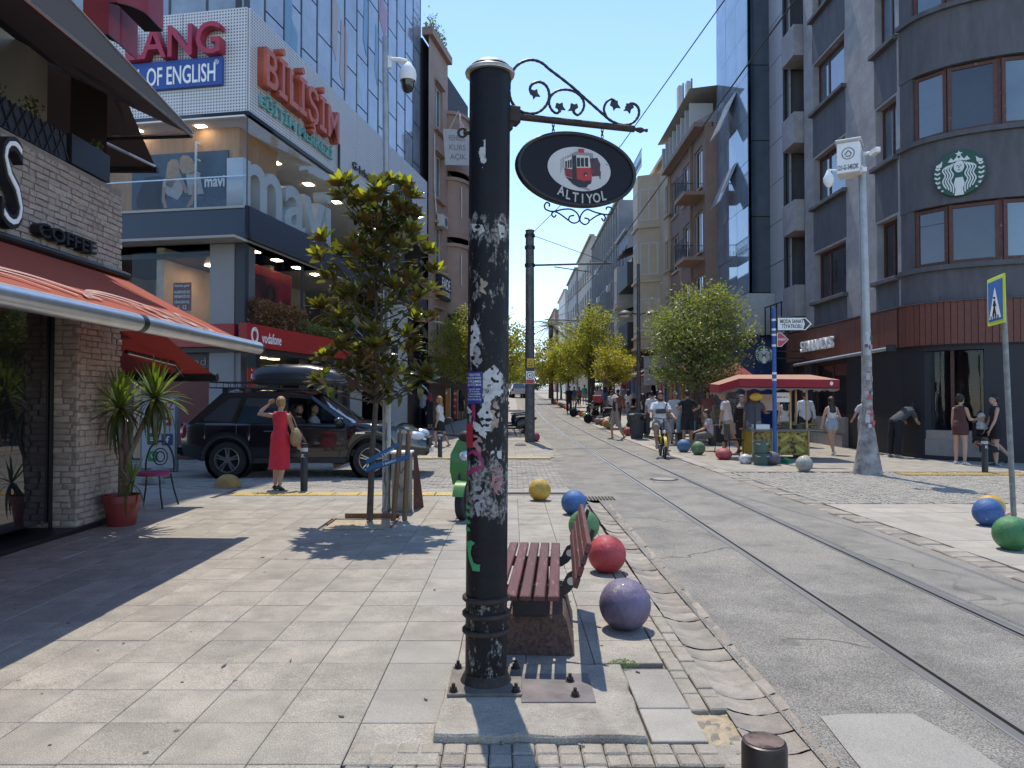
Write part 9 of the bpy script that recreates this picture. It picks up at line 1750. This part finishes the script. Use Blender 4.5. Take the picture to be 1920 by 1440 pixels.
for i in range(9): MB().bx(x-.6+i*.055, x-.545+i*.055, y-.1, y+.1, .445, .8+.004*(i % 2)).build('stripe', mat('bagstripe_%d' % (i % 4), [(.05, .2, .28), (.35, .25, .1), (.3, .07, .05), (.1, .12, .2)][i % 4], .8), stb)
# ---- newspaper kiosk
k0 = at(1312, 800, 27.5); ks = thing('newspaper_kiosk', 'red roofed kiosk packed with magazines and toys behind the pedestrians', 'kiosk', (7.4, 27.8, 0)); zk = zg(27.8); Kf = frame((6.95, 27.6, zk), (1, 0)); MB(Kf).bx(0, 1.7, 0, 2.35, -1.5, -.5).build('cabin', M_frw, ks); b = MB(Kf); b.add([(-.5, 2.25, .5), (1.9, 2.25, .5), (1.9, 2.8, -1.5), (-.5, 2.8, -1.5), (-.5, 2.0, .5), (1.9, 2.0, .5)], [(0, 1, 2, 3), (0, 4, 5, 1)]); b.build('roof', clothmat('kiosk_red', (.24, .03, .035), tl=.2), ks)
rk = random.Random(12); mg_ = MB().bx(-.07, .07, 0, .17, 0, .01).mesh('magazine'); cols_ = [mat('mag_%d' % i, c, .5, var=.6, scale=22) for i, c in enumerate(((.25, .22, .2), (.2, .08, .08), (.1, .12, .17), (.24, .19, .1), (.16, .17, .16), (.3, .29, .28)))]; mgs = []
for c in cols_: m2 = mg_.copy(); m2.materials.append(c); mgs.append(m2)
for j in range(10):
 MB(Kf).bx(.02, 1.68, .28+j*.19, .29+j*.19, -.5, -.4).build('rack_bar', M_black, ks)
 for i in range(11): inst('magazine', rk.choice(mgs), ks, Kf @ T(.1+i*.15, .295+j*.19, -.42+rk.uniform(-.01, .01)))
kk = thing('clothes_rail', 'rail of hanging scarves and bright clothes left of the kiosk', 'clothes rail', (6.5, 28.2, 0)); b = MB(); b.tube([(5.6, 28.4, zk), (5.6, 28.4, 2.1+zk), (6.8, 28.4, 2.1+zk), (6.8, 28.4, zk)], .02, 6); b.build('rail', M_iron, kk)
for i in range(16): xx = 5.7+i*.07; b = MB(); b.cbx(xx-.03, xx+.03, 28.2, 28.6, 1.15+zk+.1*(i % 3), 2.07+zk, .02); b.build('garment', mat('hang_%d' % (i % 6), [(.4, .06, .12), (.45, .43, .42), (.06, .07, .12), (.15, .2, .3), (.4, .2, .28), (.45, .35, .1)][i % 6], .85, var=.2), kk)
# ---- small litter and stains of the pavement
lt_ = MB()
for px, py in ((270, 1068), (420, 1250), (545, 1240), (640, 1345), (798, 1313), (815, 1107), (1196, 1262), (940, 1395), (1090, 1400), (492, 1046)):
 p = gnd(px, py); a = random.random()*3; l_ = random.uniform(.008, .022); lt_.tube([(p.x-l_*math.cos(a), p.y-l_*math.sin(a), .006), (p.x+l_*math.cos(a), p.y+l_*math.sin(a), .007)], .005, 5)
for i in range(60):
 x, y = random.uniform(-4.5, .8), 3.+8*random.random()**1.4
 if -.4 < x < .65 and y < 4.2: continue
 r_ = random.uniform(.006, .016); lt_.lathe((x, y, .0025), [(r_, 0), (r_*.8, .0015)], 7)
tag(lt_.build('litter', mat('litter_paper', (.2, .185, .16), .9, var=.6, scale=9)), 'scattered cigarette ends and paper scraps on the pavement', 'litter', kind='stuff')
bpy.data.scenes.remove(TMP)
